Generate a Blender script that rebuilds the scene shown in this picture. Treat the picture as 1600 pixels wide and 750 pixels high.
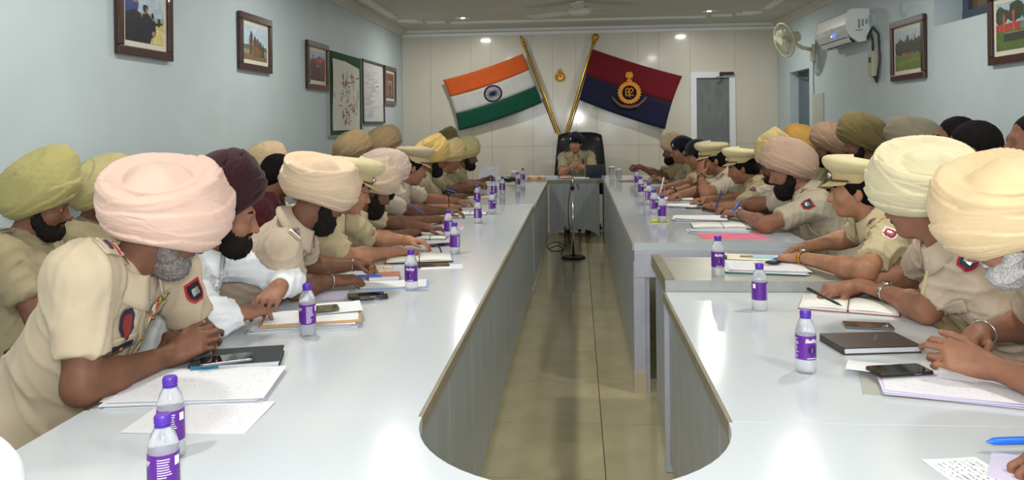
import bpy, bmesh, math, random
import numpy as np
from mathutils import Vector, Matrix, noise
from mathutils.bvhtree import BVHTree

for o in list(bpy.data.objects):
    bpy.data.objects.remove(o)
SC = bpy.context.scene
COL = SC.collection
RNG = random.Random(7)
R = math.radians

# ------------------------------------------------------------------ camera
FPX = 1225.0                      # focal length in pixels of the 1600 px wide frame (18 mm on APS-C)
PPX, PPY = 800.0, 215.0           # principal point: the photograph is a crop of a taller frame
CAM = Vector((0.0, 0.0, 1.48))
CAMROT = Matrix.Rotation(R(4.80), 3, 'Z') @ Matrix.Rotation(R(90 - 0.98), 3, 'X') @ Matrix.Rotation(R(-0.75), 3, 'Z')
cd = bpy.data.cameras.new('camera')
cd.sensor_fit = 'HORIZONTAL'
cd.sensor_width = 36.0
cd.lens = 36.0 * FPX / 1600.0
cd.shift_x = (800.0 - PPX) / 1600.0
cd.shift_y = (PPY - 375.0) / 1600.0
cd.clip_start = 0.05
co = bpy.data.objects.new('camera', cd)
COL.objects.link(co)
co.matrix_world = Matrix.Translation(CAM) @ CAMROT.to_4x4()
SC.camera = co

# ------------------------------------------------------------------ world, flash, exposure
w = bpy.data.worlds.new('room_world')
SC.world = w
w.use_nodes = True
w.node_tree.nodes['Background'].inputs[0].default_value = (0.75, 0.85, 1.0, 1)
w.node_tree.nodes['Background'].inputs[1].default_value = 0.25
SC.view_settings.view_transform = 'Standard'
SC.view_settings.look = 'None'
SC.view_settings.gamma = 1.0
SC.view_settings.use_curve_mapping = False
SC.view_settings.exposure = 0.28

def light(name, kind, loc, energy, color=(1, 1, 1), size=0.1, aim=None, spread=None):
    ld = bpy.data.lights.new(name, kind)
    ld.energy = energy
    ld.color = color
    if kind == 'AREA':
        ld.shape = 'DISK'
        ld.size = size
        if spread: ld.spread = spread
    else:
        ld.shadow_soft_size = size
    o = bpy.data.objects.new(name, ld)
    COL.objects.link(o)
    o.location = loc
    if aim is not None:
        o.rotation_euler = (Vector(aim) - Vector(loc)).to_track_quat('-Z', 'Y').to_euler()
    return o

# the photographer's flash, on top of the camera
fl = light('camera_flash', 'SPOT', (0.0, -0.06, 1.66), 125, (1.0, 0.98, 0.95), 0.09, aim=(-0.15, 4.0, 1.42))
fl.data.spot_size = R(105)
fl.data.spot_blend = 0.75
# added soft fill lights, set at the assumed windows behind the photographer
for wx in (-1.2, 1.4):
    light('window_daylight', 'AREA', (wx, -1.98, 1.62), 26, (0.86, 0.93, 1.0), 1.35, aim=(wx, 6.0, 1.4))

def P(px, py, X=None, Y=None, Z=None):
    """the point of the place that stands at this spot of the photograph, at a known depth, height or side distance"""
    d = CAMROT @ Vector(((px - PPX) / FPX, -(py - PPY) / FPX, -1.0))
    if Y is not None: t = (Y - CAM.y) / d.y
    elif Z is not None: t = (Z - CAM.z) / d.z
    else: t = (X - CAM.x) / d.x
    return CAM + d * t

# ------------------------------------------------------------------ materials
def srgb(r, g, b):
    f = lambda c: (c / 255 / 12.92) if c <= 10 else ((c / 255 + 0.055) / 1.055) ** 2.4
    return (f(r), f(g), f(b), 1.0)

MATS = {}
def mat(name, rgb, rough=0.6, spec=0.5, metal=0.0, var=0.0, vscale=8.0, bump=0.0, bscale=60.0, trans=0.0, coat=0.0,
        emit=0.0, ior=1.45, stretch=None, sheen=0.0, sss=0.0, dirt=None, detail=3.0):
    if name in MATS: return MATS[name]
    m = bpy.data.materials.new(name)
    m.use_nodes = True
    nt = m.node_tree
    b = nt.nodes['Principled BSDF']
    base = srgb(*rgb)
    b.inputs['Base Color'].default_value = base
    b.inputs['Roughness'].default_value = rough
    b.inputs['Specular IOR Level'].default_value = spec
    b.inputs['Metallic'].default_value = metal
    b.inputs['Transmission Weight'].default_value = trans
    b.inputs['IOR'].default_value = ior
    b.inputs['Coat Weight'].default_value = coat
    b.inputs['Sheen Weight'].default_value = sheen
    if sss:
        b.inputs['Subsurface Weight'].default_value = sss
        b.inputs['Subsurface Radius'].default_value = (0.012, 0.005, 0.003)
        b.inputs['Subsurface Scale'].default_value = 0.4
    if emit:
        b.inputs['Emission Color'].default_value = base
        b.inputs['Emission Strength'].default_value = emit
    tc = nt.nodes.new('ShaderNodeTexCoord')
    src = tc.outputs['Object']
    if stretch:
        mp = nt.nodes.new('ShaderNodeMapping')
        mp.inputs['Scale'].default_value = stretch
        nt.links.new(src, mp.inputs[0])
        src = mp.outputs[0]
    if var or dirt:
        n = nt.nodes.new('ShaderNodeTexNoise')
        n.inputs['Scale'].default_value = vscale
        n.inputs['Detail'].default_value = detail
        nt.links.new(src, n.inputs['Vector'])
        rp = nt.nodes.new('ShaderNodeValToRGB')
        rp.color_ramp.elements[0].position = 0.3
        rp.color_ramp.elements[1].position = 0.72
        lo = srgb(*dirt) if dirt else tuple(c * (1 - var) for c in base[:3]) + (1,)
        hi = tuple(min(1, c * (1 + var)) for c in base[:3]) + (1,)
        rp.color_ramp.elements[0].color = lo
        rp.color_ramp.elements[1].color = hi
        nt.links.new(n.outputs['Fac'], rp.inputs[0])
        nt.links.new(rp.outputs[0], b.inputs['Base Color'])
    if bump:
        n2 = nt.nodes.new('ShaderNodeTexNoise')
        n2.inputs['Scale'].default_value = bscale
        n2.inputs['Detail'].default_value = 4.0
        nt.links.new(src, n2.inputs['Vector'])
        bp = nt.nodes.new('ShaderNodeBump')
        bp.inputs['Strength'].default_value = bump
        bp.inputs['Distance'].default_value = 0.004
        nt.links.new(n2.outputs['Fac'], bp.inputs['Height'])
        nt.links.new(bp.outputs[0], b.inputs['Normal'])
    MATS[name] = m
    return m

def cloth(name, rgb, var=0.06, bump=0.35, bscale=26.0, rough=0.85, sheen=0.15):
    return mat(name, rgb, rough=rough, spec=0.2, var=var, vscale=9.0, bump=bump, bscale=bscale, sheen=sheen)

def paper_mat(name, rgb, ink=(60, 60, 90), rows=26.0, amount=0.5, cols=60.0, lo=0.12, hi=0.9):
    """paper with rows of handwriting in its own plane (object X along the rows, Y across them)"""
    if name in MATS: return MATS[name]
    m = mat(name, rgb, rough=0.7, spec=0.3)
    nt = m.node_tree; b = nt.nodes['Principled BSDF']
    tc = nt.nodes.new('ShaderNodeTexCoord')
    sep = nt.nodes.new('ShaderNodeSeparateXYZ'); nt.links.new(tc.outputs['Generated'], sep.inputs[0])
    def math_(op, a, bb=None):
        n = nt.nodes.new('ShaderNodeMath'); n.operation = op
        for i, v in enumerate((a, bb)):
            if v is None: continue
            if isinstance(v, (int, float)): n.inputs[i].default_value = v
            else: nt.links.new(v, n.inputs[i])
        return n.outputs[0]
    r = math_('MULTIPLY', sep.outputs['Y'], rows)
    fr = math_('FRACT', r)
    row = math_('LESS_THAN', fr, 0.42)
    fl_ = math_('FLOOR', r)
    cb = nt.nodes.new('ShaderNodeCombineXYZ')
    nt.links.new(math_('MULTIPLY', sep.outputs['X'], cols), cb.inputs[0])
    nt.links.new(math_('MULTIPLY', fl_, 7.31), cb.inputs[1])
    nt.links.new(math_('MULTIPLY', fr, 2.2), cb.inputs[2])
    n = nt.nodes.new('ShaderNodeTexNoise'); n.inputs['Scale'].default_value = 1.0; n.inputs['Detail'].default_value = 2.0
    nt.links.new(cb.outputs[0], n.inputs['Vector'])
    ink_ = math_('GREATER_THAN', n.outputs['Fac'], 1.0 - amount)
    a = math_('MULTIPLY', row, ink_)
    for s, lo_, hi_ in ((sep.outputs['X'], 0.1, 0.92), (sep.outputs['Y'], lo, hi)):
        a = math_('MULTIPLY', a, math_('MULTIPLY', math_('GREATER_THAN', s, lo_), math_('LESS_THAN', s, hi_)))
    a = math_('MULTIPLY', a, 0.75)
    mx = nt.nodes.new('ShaderNodeMix'); mx.data_type = 'RGBA'
    nt.links.new(a, mx.inputs[0])
    mx.inputs[6].default_value = srgb(*rgb); mx.inputs[7].default_value = srgb(*ink)
    nt.links.new(mx.outputs[2], b.inputs['Base Color'])
    return m

# ------------------------------------------------------------------ mesh helpers
class MB:
    """collects shapes and links them as ONE mesh object"""
    def __init__(s):
        s.v = []; s.f = []
    def add(s, vs, fs):
        n = len(s.v)
        s.v += [tuple(p) for p in vs]
        s.f += [tuple(i + n for i in f) for f in fs]
        return s
    def box(s, c, d, rot=None, taper=1.0):
        x, y, z = d[0] / 2, d[1] / 2, d[2] / 2
        vs = [Vector((sx * x * (taper if sz > 0 else 1), sy * y * (taper if sz > 0 else 1), sz * z)) for sz in (-1, 1) for sx, sy in ((-1, -1), (1, -1), (1, 1), (-1, 1))]
        if rot is not None: vs = [rot @ p for p in vs]
        vs = [p + Vector(c) for p in vs]
        return s.add(vs, [(3, 2, 1, 0), (4, 5, 6, 7), (0, 1, 5, 4), (1, 2, 6, 5), (2, 3, 7, 6), (3, 0, 4, 7)])
    def rbox(s, c, d, r=0.005, rot=None, n=3):
        """box with rounded vertical corners"""
        x, y, z = d[0] / 2, d[1] / 2, d[2] / 2
        out = []
        for cx, cy, a0 in ((x - r, y - r, 0), (-x + r, y - r, 90), (-x + r, -y + r, 180), (x - r, -y + r, 270)):
            for i in range(n + 1):
                a = R(a0 + 90 * i / n)
                out.append((cx + r * math.cos(a), cy + r * math.sin(a)))
        return s.prism(out, -z, z, c, rot)
    def prism(s, pts, z0, z1, c=(0, 0, 0), rot=None):
        n = len(pts)
        vs = [Vector((p[0], p[1], z)) for z in (z0, z1) for p in pts]
        if rot is not None: vs = [rot @ p for p in vs]
        vs = [p + Vector(c) for p in vs]
        fs = [tuple(range(n - 1, -1, -1)), tuple(range(n, 2 * n))]
        fs += [(i, (i + 1) % n, n + (i + 1) % n, n + i) for i in range(n)]
        return s.add(vs, fs)
    def lathe(s, prof, c=(0, 0, 0), n=20, rot=None, sx=1.0, sy=1.0):
        vs = []; fs = []
        for r, z in prof:
            for i in range(n):
                a = 2 * math.pi * i / n
                vs.append(Vector((r * sx * math.cos(a), r * sy * math.sin(a), z)))
        if rot is not None: vs = [rot @ p for p in vs]
        vs = [p + Vector(c) for p in vs]
        for k in range(len(prof) - 1):
            for i in range(n):
                j = (i + 1) % n
                fs.append((k * n + i, k * n + j, (k + 1) * n + j, (k + 1) * n + i))
        fs.append(tuple(range(n - 1, -1, -1)))
        m = (len(prof) - 1) * n
        fs.append(tuple(range(m, m + n)))
        return s.add(vs, fs)
    def tube(s, pts, r, n=8, closed=False, flat=1.0):
        pts = [Vector(p) for p in pts]
        m = len(pts)
        rs = r if isinstance(r, (list, tuple)) else [r] * m
        vs = []; fs = []
        up = None
        for i, p in enumerate(pts):
            a = pts[(i - 1) % m] if (closed or i > 0) else p
            b = pts[(i + 1) % m] if (closed or i < m - 1) else p
            t = (b - a)
            t = t.normalized() if t.length > 1e-9 else Vector((0, 0, 1))
            if up is None:
                up = Vector((0, 0, 1)) if abs(t.z) < 0.9 else Vector((1, 0, 0))
            u = (up - t * up.dot(t))
            u = u.normalized() if u.length > 1e-6 else t.orthogonal().normalized()
            up = u
            v_ = t.cross(u)
            for k in range(n):
                an = 2 * math.pi * k / n
                vs.append(p + u * (math.sin(an) * rs[i] * flat) + v_ * (math.cos(an) * rs[i]))
        L = m if closed else m - 1
        for i in range(L):
            i2 = (i + 1) % m
            for k in range(n):
                k2 = (k + 1) % n
                fs.append((i * n + k, i * n + k2, i2 * n + k2, i2 * n + k))
        if not closed:
            fs.append(tuple(range(n - 1, -1, -1)))
            fs.append(tuple(range((m - 1) * n, m * n)))
        return s.add(vs, fs)
    def ball(s, c, r, n=12, rot=None):
        r = (r, r, r) if isinstance(r, (int, float)) else r
        prof = []
        vs = []; fs = []
        m = max(4, n // 2)
        for k in range(1, m):
            a = math.pi * k / m
            for i in range(n):
                b = 2 * math.pi * i / n
                vs.append(Vector((r[0] * math.sin(a) * math.cos(b), r[1] * math.sin(a) * math.sin(b), -r[2] * math.cos(a))))
        vs += [Vector((0, 0, -r[2])), Vector((0, 0, r[2]))]
        if rot is not None: vs = [rot @ p for p in vs]
        vs = [p + Vector(c) for p in vs]
        for k in range(m - 2):
            for i in range(n):
                j = (i + 1) % n
                fs.append((k * n + i, k * n + j, (k + 1) * n + j, (k + 1) * n + i))
        B = (m - 1) * n
        for i in range(n):
            j = (i + 1) % n
            fs.append((j, i, B))
            fs.append(((m - 2) * n + i, (m - 2) * n + j, B + 1))
        return s.add(vs, fs)
    def grid(s, rows, thick=0.0):
        """rows of points as a sheet; thick > 0 gives it a back"""
        nr, nc = len(rows), len(rows[0])
        vs = [Vector(p) for r in rows for p in r]
        fs = [(i * nc + j, i * nc + j + 1, (i + 1) * nc + j + 1, (i + 1) * nc + j) for i in range(nr - 1) for j in range(nc - 1)]
        if thick:
            nrm = [Vector() for _ in vs]
            for f in fs:
                q = (vs[f[2]] - vs[f[0]]).cross(vs[f[3]] - vs[f[1]])
                for i in f: nrm[i] += q
            N = len(vs)
            vs2 = [p - (q.normalized() if q.length > 0 else Vector((0, 0, 1))) * thick for p, q in zip(vs, nrm)]
            fs2 = [tuple(i + N for i in reversed(f)) for f in fs]
            ring = [j for j in range(nc)] + [i * nc + nc - 1 for i in range(1, nr)] + [(nr - 1) * nc + j for j in range(nc - 2, -1, -1)] + [i * nc for i in range(nr - 2, 0, -1)]
            fs3 = [(ring[(k + 1) % len(ring)], ring[k], ring[k] + N, ring[(k + 1) % len(ring)] + N) for k in range(len(ring))]
            vs = vs + vs2; fs = fs + fs2 + fs3
        return s.add(vs, fs)
    def mesh(s, name, m=None, smooth=False):
        me = bpy.data.meshes.new(name)
        me.from_pydata(s.v, [], s.f)
        if m is not None: me.materials.append(m)
        if smooth:
            me.polygons.foreach_set('use_smooth', [True] * len(me.polygons))
            if smooth is not True:
                me.set_sharp_from_angle(angle=R(smooth))
        me.update()
        return me
    def build(s, name, m, parent=None, smooth=False, loc=None, rot=None):
        return link(name, s.mesh(name, m, smooth), parent, loc, rot)

def link(name, me, parent=None, loc=None, rot=None):
    o = bpy.data.objects.new(name, me)
    COL.objects.link(o)
    if parent is not None: o.parent = parent
    if loc is not None: o.location = loc
    if rot is not None: o.rotation_euler = rot if not isinstance(rot, (int, float)) else (0, 0, rot)
    return o

def bevel(o, w=0.003, seg=2):
    md = o.modifiers.new('bevel', 'BEVEL'); md.width = w; md.segments = seg; md.limit_method = 'ANGLE'
    return o

def tag(o, label, cat, group=None):
    o['label'] = label; o['category'] = cat
    if group: o['group'] = group
    return o
def struct(o, label=None):
    o['kind'] = 'structure'
    if label: o['label'] = label
    return o
def thing(name, label, cat, loc=(0, 0, 0), rz=0.0, group=None):
    o = bpy.data.objects.new(name, None)
    COL.objects.link(o)
    o.empty_display_size = 0.1
    o.location = loc; o.rotation_euler = (0, 0, rz)
    return tag(o, label, cat, group)
def copy_tree(o, parent=None):
    c = o.copy(); COL.objects.link(c); c.parent = parent
    for ch in list(o.children): copy_tree(ch, c)
    return c
# ================================================================== the room
XL, XR, YB, YF, ZC = -2.61, 2.88, 11.60, -2.0, 2.90
M_wall = mat('pale_blue_wall_paint', (188, 201, 206), rough=0.55, spec=0.4, var=0.035, vscale=3.0, bump=0.06, bscale=40)
M_wall2 = mat('white_gypsum', (205, 205, 200), rough=0.6, var=0.04, vscale=2.0)
M_ceil = mat('ceiling_paint', (206, 202, 192), rough=0.7, var=0.05, vscale=1.3, bump=0.05, bscale=30)
M_marble = mat('cream_marble_tile', (206, 201, 186), rough=0.34, spec=0.5, var=0.05, vscale=2.6, stretch=(1, 1, 0.25), coat=0.55, detail=6)
M_marble.node_tree.nodes['Principled BSDF'].inputs['Coat Roughness'].default_value = 0.09
M_tile = mat('olive_vitrified_tile', (178, 170, 136), rough=0.13, spec=0.5, var=0.09, vscale=5.0, detail=8)
M_grout = mat('dark_grout', (84, 80, 68), rough=0.9)
M_trim = mat('grey_white_trim_paint', (236, 237, 236), rough=0.5)
M_dark = mat('dark_joint', (150, 146, 134), rough=0.8)

# floor of square tiles, each a piece of its own with a recessed joint
fl_ = MB().box(((XL + XR) / 2, (YB + YF) / 2, -0.06), (XR - XL, YB - YF, 0.11)).build('floor', M_grout)
struct(fl_, 'olive-beige polished tile floor')
ts = 0.61
tile_me = MB()
tile_me.box((0, 0, -0.003), (ts - 0.004, ts - 0.004, 0.010))
tile_me = tile_me.mesh('floor_tile', M_tile)
x0 = 0.08 - ts * 5 + 0.02
for i in range(10):
    for j in range(23):
        cx, cy = x0 + ts * i + ts / 2, -2.0 + 0.36 + ts * j - ts / 2
        if cx - ts / 2 < XL - 0.3 or cx + ts / 2 > XR + 0.3: continue
        ax, bx = max(cx - ts / 2, XL), min(cx + ts / 2, XR)
        ay, by = max(cy - ts / 2, YF), min(cy + ts / 2, YB)
        if bx - ax < 0.02 or by - ay < 0.02: continue
        if abs((bx - ax) - ts) < 1e-4 and abs((by - ay) - ts) < 1e-4:
            link('floor_tile', tile_me, fl_, (cx, cy, 0))
        else:
            MB().box((0, 0, -0.003), (bx - ax - 0.004, by - ay - 0.004, 0.010)).build('floor_tile', M_tile, fl_, loc=((ax + bx) / 2, (ay + by) / 2, 0))

# ceiling with its raised border and stepped plaster strips
struct(MB().box(((XL + XR) / 2, (YB + YF) / 2, ZC + 0.06), (XR - XL + 0.4, YB - YF + 0.4, 0.12)).build('ceiling', M_ceil), 'dull off-white plaster ceiling')

struct(MB().box((XL - 0.1, (YB + YF) / 2, ZC / 2), (0.2, YB - YF + 0.4, ZC)).build('wall_left', M_wall), 'plain pale blue wall hung with pictures')

# right wall: pieces around the door opening near the far corner and the high window
DY0, DY1, DZ = 10.05, 10.95, 2.13
WY0, WY1, WZ = 5.30, 6.62, 2.22
wr = MB()
t_ = 0.36
xc = XR + t_ / 2
wr.box((xc, (YF + WY0) / 2 - 0.1, ZC / 2), (t_, WY0 - YF + 0.2, ZC))
wr.box((xc, (WY0 + WY1) / 2, WZ / 2), (t_, WY1 - WY0, WZ))
wr.box((xc, (WY1 + DY0) / 2, ZC / 2), (t_, DY0 - WY1, ZC))
wr.box((xc, (DY0 + DY1) / 2, (DZ + ZC) / 2), (t_, DY1 - DY0, ZC - DZ))
wr.box((xc, (DY1 + YB) / 2 + 0.1, ZC / 2), (t_, YB - DY1 + 0.2, ZC))
struct(wr.build('wall_right', M_wall), 'pale blue wall with air conditioner and pictures')
# what lies in the openings
M_doorgrey = mat('slate_grey_door', (92, 108, 122), rough=0.45, var=0.05, vscale=3)
M_bronze = mat('dark_bronze', (70, 52, 40), rough=0.4, metal=0.6)
M_steel = mat('brushed_steel', (170, 170, 168), rough=0.3, metal=0.9)
d2 = MB().box((XR + 0.14, (DY0 + DY1) / 2, DZ / 2), (0.045, DY1 - DY0, DZ)).build('door_2', M_doorgrey)
struct(d2, 'slate grey door set back in the wall recess')
MB().tube([(XR + 0.10, DY0 + 0.12, DZ - 0.10), (XR + 0.02, DY0 + 0.42, DZ - 0.07), (XR + 0.06, DY0 + 0.74, DZ - 0.06)], 0.011, 6).box((XR + 0.085, DY0 + 0.14, DZ - 0.11), (0.07, 0.20, 0.06)).build('door_closer', M_bronze, d2)
MB().box((XR + 0.10, DY0 + 0.75, 1.0), (0.03, 0.04, 0.16)).tube([(XR + 0.09, DY0 + 0.75, 1.0), (XR + 0.05, DY0 + 0.75, 1.0), (XR + 0.05, DY0 + 0.64, 1.0)], 0.009, 6).build('door_handle', M_steel, d2)
M_winframe = mat('slate_window_frame', (74, 86, 104), rough=0.5)
M_glassdark = mat('window_glass', (120, 96, 70), rough=0.08, spec=0.6)
w1 = struct(MB().box((XR + 0.27, (WY0 + WY1) / 2, (WZ + 0.05 + ZC) / 2), (0.03, WY1 - WY0, ZC - WZ - 0.05)).build('window_1', M_glassdark), 'high window with slate frame')
wf = MB()
for zz in (WZ + 0.06, ZC - 0.03): wf.box((XR + 0.25, (WY0 + WY1) / 2, zz), (0.06, WY1 - WY0, 0.12))
for yy in (WY0 + 0.04, (WY0 + WY1) / 2, WY1 - 0.05): wf.box((XR + 0.25, yy, (WZ + ZC) / 2), (0.058, 0.09, ZC - WZ))
wf.build('window_frame', M_winframe, w1)

# back wall: cream marble panels with hair joints, a grey-glass door in a white frame
bw = MB().box(((XL + XR) / 2, YB + 0.12, ZC / 2), (XR - XL + 0.4, 0.2, ZC)).build('wall_back', M_dark)
struct(bw, 'cream glossy marble-tiled end wall')
BD0, BD1, BDZ = P(1079, 200, Y=YB).x, P(1149, 200, Y=YB).x, 2.20
edges = [XL, -2.18, -1.57, -1.27, -0.66, -0.36, -0.02, 0.28, 0.89, 1.19, BD0, BD1, XR]
rows = [0.0, 1.15, ZC]
for a, b in zip(edges[:-1], edges[1:]):
    for z0, z1 in zip(rows[:-1], rows[1:]):
        zz0, zz1 = z0, z1
        if a >= BD0 - 1e-3 and b <= BD1 + 1e-3:
            zz0 = max(zz0, BDZ)
            if zz1 - zz0 < 0.02: continue
        MB().box(((a + b) / 2, YB + 0.008, (zz0 + zz1) / 2), (b - a - 0.0025, 0.03, zz1 - zz0 - 0.0025)).build('marble_panel', M_marble, bw)
M_white_al = mat('white_aluminium', (222, 226, 230), rough=0.4)
M_greyglass = mat('grey_frosted_glass', (112, 116, 116), rough=0.22, spec=0.5, var=0.12, vscale=5.0, stretch=(2.5, 1, 0.8))
d1 = MB()
fw = 0.085
d1.box((BD0 + fw / 2, YB + 0.0, BDZ / 2), (fw, 0.07, BDZ)).box((BD1 - fw / 2, YB + 0.0, BDZ / 2), (fw, 0.07, BDZ)).box(((BD0 + BD1) / 2, YB + 0.0, BDZ - fw / 2), (BD1 - BD0 - 2 * fw, 0.07, fw)).box(((BD0 + BD1) / 2, YB + 0.0, 0.05), (BD1 - BD0 - 2 * fw, 0.07, 0.10))
d1 = struct(d1.build('door_1', M_white_al), 'white framed door with grey glass in the end wall')
MB().box(((BD0 + BD1) / 2, YB + 0.012, BDZ / 2), (BD1 - BD0 - 2 * fw, 0.012, BDZ - 2 * fw + 0.05)).build('pane', M_greyglass, d1)
q = P(1135, 120, Y=YB - 0.05)
MB().box((q.x, YB - 0.07, BDZ - 0.03), (0.20, 0.05, 0.045)).tube([(q.x - 0.05, YB - 0.07, BDZ - 0.05), (q.x - 0.16, YB - 0.14, BDZ - 0.09), (q.x - 0.05, YB - 0.06, BDZ - 0.10)], 0.009, 6).build('door_closer', M_bronze, d1)
MB().box((BD0 + 0.045, YB - 0.05, 1.05), (0.025, 0.03, 0.18)).build('door_handle', M_steel, d1)

# wall behind the photographer; its two glowing windows are added as fill light
M_fillpane = mat('bright_window_pane', (215, 230, 245), rough=0.3, emit=0.9)
wb = MB()
wb.box(((XL + XR) / 2, YF - 0.1, 0.45), (XR - XL + 0.4, 0.2, 0.9)).box(((XL + XR) / 2, YF - 0.1, 2.62), (XR - XL + 0.4, 0.2, 0.56))
for a, b in ((XL - 0.2, -1.9), (-0.5, 0.7), (2.1, XR + 0.2)): wb.box(((a + b) / 2, YF - 0.1, 1.62), (b - a, 0.2, 1.44))
struct(wb.build('wall_front', M_wall), 'pale blue wall behind the photographer')
for k, (a, b) in enumerate(((-1.9, -0.5), (0.7, 2.1))):
    wn = struct(MB().box(((a + b) / 2, YF - 0.12, 1.62), (b - a, 0.02, 1.44)).build('window_%d' % (k + 2), M_fillpane), 'daylit window behind the photographer')
    fr = MB()
    for xx in (a + 0.03, (a + b) / 2, b - 0.03): fr.box((xx, YF - 0.08, 1.62), (0.06, 0.06, 1.44))
    for zz in (0.93, 2.31): fr.box(((a + b) / 2, YF - 0.08, zz), (b - a, 0.06, 0.06))
    fr.build('window_frame', M_winframe, wn)

# cornices and the plaster strips on the ceiling
tb = MB()
for z0, d in ((2.855, 0.05), (2.80, 0.03)): tb.box(((XL + XR) / 2, YB - d / 2 - 0.007, z0 + 0.02), (XR - XL, d, 0.045))
struct(tb.build('trim_1', M_trim), 'white plaster cornice above the end wall')
for k, (xx, s) in enumerate(((XL, 1), (XR, -1))):
    tc_ = MB()
    for i in range(7):
        a = R(90 * i / 6)
    prof = [(0, 0)] + [(0.09 * (1 - math.cos(R(90 * i / 6))), -0.09 + 0.09 * math.sin(R(90 * i / 6)) - 0.0) for i in range(7)]
    pts = [(0.0, ZC), (0.0, ZC - 0.09), (0.015, ZC - 0.088), (0.04, ZC - 0.06), (0.07, ZC - 0.03), (0.09, ZC - 0.012), (0.09, ZC)]
    vs = [(xx + s * a, y, z) for y in (YF, YB) for a, z in pts]
    n = len(pts)
    fs = [(i, (i + 1) % n, n + (i + 1) % n, n + i) for i in range(n)] + [tuple(range(n)), tuple(range(2 * n - 1, n - 1, -1))]
    struct(MB().add(vs, fs).build('trim_%d' % (k + 2), M_ceil), 'coved plaster cornice along the side wall')
st = MB()
ym = 10.75
st.box((0.0, ym, ZC - 0.012), (3.45, 0.10, 0.024))
for s in (-1, 1):
    st.box((s * 1.92, ym - 0.10, ZC - 0.012), (0.26, 0.10, 0.024))
    st.box((s * 2.20, ym - 0.18, ZC - 0.012), (0.22, 0.07, 0.024))
    st.box((s * 2.26, ym - 0.32, ZC - 0.012), (0.26, 0.09, 0.024))
    st.box((s * 2.36, (ym - 0.5 + 3.0) / 2, ZC - 0.012), (0.10, ym - 0.9 - 3.0, 0.024))
st = struct(st.build('trim_4', M_trim), 'stepped white plaster strips on the ceiling')
for k, (xx, s) in enumerate(((XL, 1), (XR, -1))):
    struct(MB().box((xx + s * 0.006, (YF + (YB if k == 0 else DY0)) / 2, 0.05), (0.012, (YB if k == 0 else DY0) - YF, 0.10)).build('baseboard_left' if k == 0 else 'baseboard_right', M_grout))

# ------------------------------------------------------------------ ceiling lights
M_lamp = mat('lamp_glow', (255, 252, 240), emit=24.0)
M_chrome = mat('chrome_ring', (225, 225, 225), rough=0.2, metal=1.0)
DLP = [P(723, 27, Z=ZC), P(1108, 16, Z=ZC)]
rows_ = [(DLP[0].x, DLP[0].y), (DLP[1].x, DLP[1].y)]
for yy in (6.0, 3.4, 0.8):
    rows_ += [(-1.45, yy), (1.62, yy)]
lamp_words = ['round recessed ceiling lamp shining above the striped flag', 'round recessed ceiling lamp shining left of the wall fan']
for k, (x, y) in enumerate(rows_):
    seen = k < 2
    d = thing('ceiling_lamp', lamp_words[k] if seen else 'round recessed ceiling lamp of the %s pair from the end wall, %s side' % (('', 'second', 'third', 'fourth')[k // 2], ('picture-wall', 'air-conditioner')[k % 2]), 'ceiling lamp', (x, y, ZC), group='recessed ceiling lamps')
    MB().lathe([(0.085, -0.0), (0.105, -0.0), (0.105, -0.006), (0.092, -0.014), (0.082, -0.012)], n=28).build('lamp_ring', M_chrome, d, True)
    MB().lathe([(0.001, -0.013), (0.083, -0.010), (0.083, -0.004)], n=28).build('lamp_glass', M_lamp, d, True)
    l = light('lamp_light', 'AREA', (0, 0, -0.03), 20, (1.0, 0.97, 0.90), 0.15)
    l.parent = d

# ------------------------------------------------------------------ ceiling fan
M_fan = mat('cream_white_fan_enamel', (222, 220, 208), rough=0.35)
q = P(905, 18, Y=9.2)
fan = thing('ceiling_fan', 'white ceiling fan with three blades above the aisle', 'fan', (q.x, 9.2, ZC))
dz = q.z - ZC
MB().lathe([(0.012, 0), (0.05, 0), (0.06, -0.03), (0.016, -0.07), (0.012, dz + 0.08), (0.03, dz + 0.07)], n=16).build('down_rod', M_fan, fan, 35)
MB().lathe([(0.03, dz + 0.075), (0.09, dz + 0.055), (0.135, dz + 0.02), (0.14, dz - 0.005), (0.11, dz - 0.03), (0.05, dz - 0.045), (0.01, dz - 0.048)], n=28).build('motor_housing', M_fan, fan, 35)
for k in range(3):
    a = R(-92 + 120 * k)
    rows2 = []
    for t in (0.0, 0.25, 0.5, 0.75, 1.0):
        r0 = 0.19 + 0.52 * t
        w2 = 0.055 + 0.022 * t
        rows2.append([Vector((r0, s * w2, dz - 0.004 + s * 0.014)) for s in (-1, -0.5, 0, 0.5, 1)])
    bl = MB().grid(rows2, 0.004)
    bl.box((0.155, 0, dz - 0.002), (0.12, 0.04, 0.006))
    bl.build('fan_blade', M_fan, fan, rot=a)
# ================================================================== things on the walls
M_frame = mat('dark_mahogany_frame', (58, 30, 24), rough=0.3, var=0.25, vscale=20, stretch=(1, 1, 6), coat=0.3)
M_matte = mat('cream_mount_board', (214, 210, 196), rough=0.8)
PC = {}
def flat(rgb):
    k = 'print_%d_%d_%d' % rgb
    return mat(k, rgb, rough=0.35, var=0.18, vscale=30)

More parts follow.
